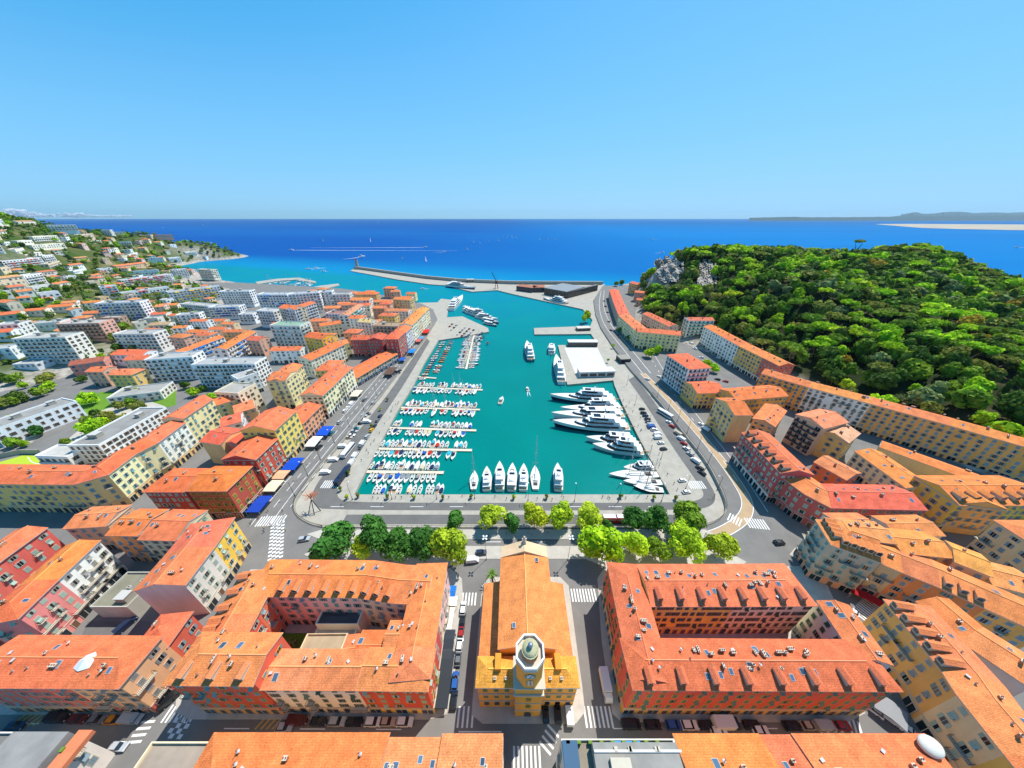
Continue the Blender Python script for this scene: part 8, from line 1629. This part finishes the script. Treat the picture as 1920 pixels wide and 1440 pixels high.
SHIRT = [('white', 'eeeeea'), ('red', 'c0392f'), ('blue', '3b6fb8'), ('black', '26282c'), ('yellow', 'e2b63c'), ('pale pink', 'e6b8b0'), ('grey', '9a9a98'), ('green', '5a8a5a')]
def person(px, py, where, fn=G, zf=None, group='pedestrians'):
    x, y = fn(px, py); c = rp_.choice(SHIRT); o = OB('person', PM[rp_.randint(0, 1)], None, (x, y, zf(x, y) if zf else 0.02), rp_.uniform(0, 6.28), C(c[1], .8)); tag(o, 'pedestrian in a %s top %s' % (c[0], where), 'person', group)
for i in range(26): px = rp_.uniform(690, 1240); person(px, rp_.uniform(930, 939), 'on the north quay', GQ, lambda x, y: zq(x, y)+.01)
for i in range(16): t = rp_.random(); person(1262+(1165-1262)*t+rp_.uniform(-2, 14), 925+(745-925)*t, 'on the right quay beside the yachts', GQ, lambda x, y: zq(x, y)+.01)
for i in range(16): t = rp_.random(); person(652+(750-652)*t+rp_.uniform(-6, 2), 915+(750-915)*t, 'on the left quay walkway', GQ, lambda x, y: zq(x, y)+.01)
for i in range(14): person(rp_.uniform(640, 1330), rp_.uniform(997, 1007), 'on the square promenade', G, lambda x, y: .13)
for i in range(12): person(rp_.uniform(470, 540), rp_.uniform(955, 1000), 'at the crossing left of the square')
for i in range(8): person(rp_.uniform(848, 864), rp_.uniform(1100, 1320), 'on the pavement of the church street', G, lambda x, y: .13)
# planters along the quay
for i, (px, py) in enumerate([(640, 920), (652, 935), (672, 933), (728, 935), (777, 936), (831, 936), (884, 934), (963, 936), (1025, 935), (1163, 934), (1225, 936), (1266, 937), (697, 802), (714, 770), (727, 752), (655, 890)]):
    x, y = GQ(px, py); z = zq(x, y); t = TH('potted_tree', 'small potted tree on the quay, %s of the planters from the left' % ORD[i+1], 'planter', (x, y, z), 0, 'potted trees on the quay'); m = MB(); m.cyl((0, 0, 0), .5, .7, 8, 0, .65); m.obj('pot', [M_conc], t); OB('crown', CR['roundfar'][i % 5], t, (0, 0, .9), 0, GREENS[('mid', 'lime', 'olive')[i % 3]], (1.1, 1.1, 1.2)); m = MB(); m.tube((0, 0, .6), (0, 0, 1.5), .06, 5); m.obj('trunk', [M_bark], t)
# ------------------------------------------------------------------ far shore, airport spit, cloud bank
def far_ridge(name, pts, D, m, depth=4000):
    mb = MB(); rr = random.Random(5); fine = []
    for i in range(len(pts)-1):
        for k in range(8):
            t = k/8; fine.append((pts[i][0]+(pts[i+1][0]-pts[i][0])*t, pts[i][1]+(pts[i+1][1]-pts[i][1])*t+rr.uniform(-.25, .25)))
    fine.append(pts[-1]); P = [AT(p[0], p[1], D) for p in fine]
    rows = []
    for j, (f, o) in enumerate(((0, -depth), (.45, -depth*.6), (.8, -depth*.25), (1, 0), (.5, depth*.5), (0, depth))):
        rows.append([(p[0]*(1+o/D)+0, D+o+rr.uniform(-.1, .1)*depth*.3, SEA+(p[2]-SEA)*f*(rr.uniform(.85, 1.05) if 0 < j < 3 else 1)) for p in P])
    for j in range(len(rows)-1):
        for i in range(len(P)-1): mb.face([rows[j][i], rows[j][i+1], rows[j+1][i+1], rows[j+1][i]])
    return ST(mb.obj(name, [m], smooth=True))
M_far = mat('far_hills', C('3d5a58', .5), rough=1, noise=.2, nscale=.001, coords='World')
far_ridge('mountains', [(1660, 407), (1680, 405), (1700, 400.5), (1715, 398), (1735, 401), (1755, 400), (1775, 397.5), (1800, 397), (1830, 399.5), (1860, 398), (1890, 399), (1925, 397.5), (1980, 396)], 21000, M_far, 3500)
far_ridge('far_coast', [(1405, 408.2), (1440, 407.4), (1490, 406.6), (1520, 407.5), (1600, 407), (1700, 406), (1800, 405), (1925, 404)], 16000, M_far, 1200)
slab('airport_spit', [(1640, 420), (1700, 419.5), (1800, 420), (1990, 421), (1990, 432), (1900, 431), (1800, 429), (1730, 427), (1690, 424)], mat('airport_sand', C('c9b9a0', .75), rough=1, noise=.25, nscale=.004, coords='World'), SEA+1.5, None, SEA-2)
def cloud_bank():
    rr = random.Random(12); mb = MB()
    for i in range(420):
        px = rr.uniform(-80, 245); hh = max(.08, (1-(px+80)/330)*(.7+.3*math.sin(px*.055))); py = 406-(rr.random()**1.3)*20*hh; x, y, z = AT(px, py, 45000+rr.uniform(-3000, 3000)); mb.sphere((x, y, z), rr.uniform(90, 330)*(.5+hh), 8, 5, 0, .6)
    m = bpy.data.materials.new('cloud'); m.use_nodes = True; t = m.node_tree; b = t.nodes['Principled BSDF']; b.inputs['Base Color'].default_value = (.9, .88, .9, 1); b.inputs['Roughness'].default_value = 1; b.inputs['Specular IOR Level'].default_value = 0
    tr = t.nodes.new('ShaderNodeBsdfTranslucent'); tr.inputs[0].default_value = (.95, .9, .92, 1); ms = t.nodes.new('ShaderNodeMixShader'); ms.inputs[0].default_value = .45; t.links.new(b.outputs[0], ms.inputs[1]); t.links.new(tr.outputs[0], ms.inputs[2]); t.links.new(ms.outputs[0], t.nodes['Material Output'].inputs[0])
    o = mb.obj('cloud_bank', [m], smooth=True); tag(o, 'low pinkish white cloud bank above the left horizon', 'cloud', None, 'stuff')
cloud_bank()

# ------------------------------------------------------------------ air
mb = MB(); x0, x1, y0, y1, z0, z1 = -42500, 42500, -1200, 38600, -12, 620
V8 = [(x0, y0, z0), (x1, y0, z0), (x1, y1, z0), (x0, y1, z0), (x0, y0, z1), (x1, y0, z1), (x1, y1, z1), (x0, y1, z1)]
for f in ((0, 3, 2, 1), (4, 5, 6, 7), (0, 1, 5, 4), (1, 2, 6, 5), (2, 3, 7, 6), (3, 0, 4, 7)): mb.face([V8[i] for i in f])
hz = bpy.data.materials.new('haze'); hz.use_nodes = True; t = hz.node_tree; t.nodes.remove(t.nodes['Principled BSDF']); pv = t.nodes.new('ShaderNodeVolumePrincipled'); pv.inputs['Color'].default_value = (.55, .8, 1, 1); pv.inputs['Density'].default_value = 1.7e-5; pv.inputs['Anisotropy'].default_value = .2
t.links.new(pv.outputs[0], t.nodes['Material Output'].inputs['Volume'])
o = mb.obj('haze', [hz]); tag(o, 'thin blue haze over the sea and the far shore', 'haze', None, 'stuff')
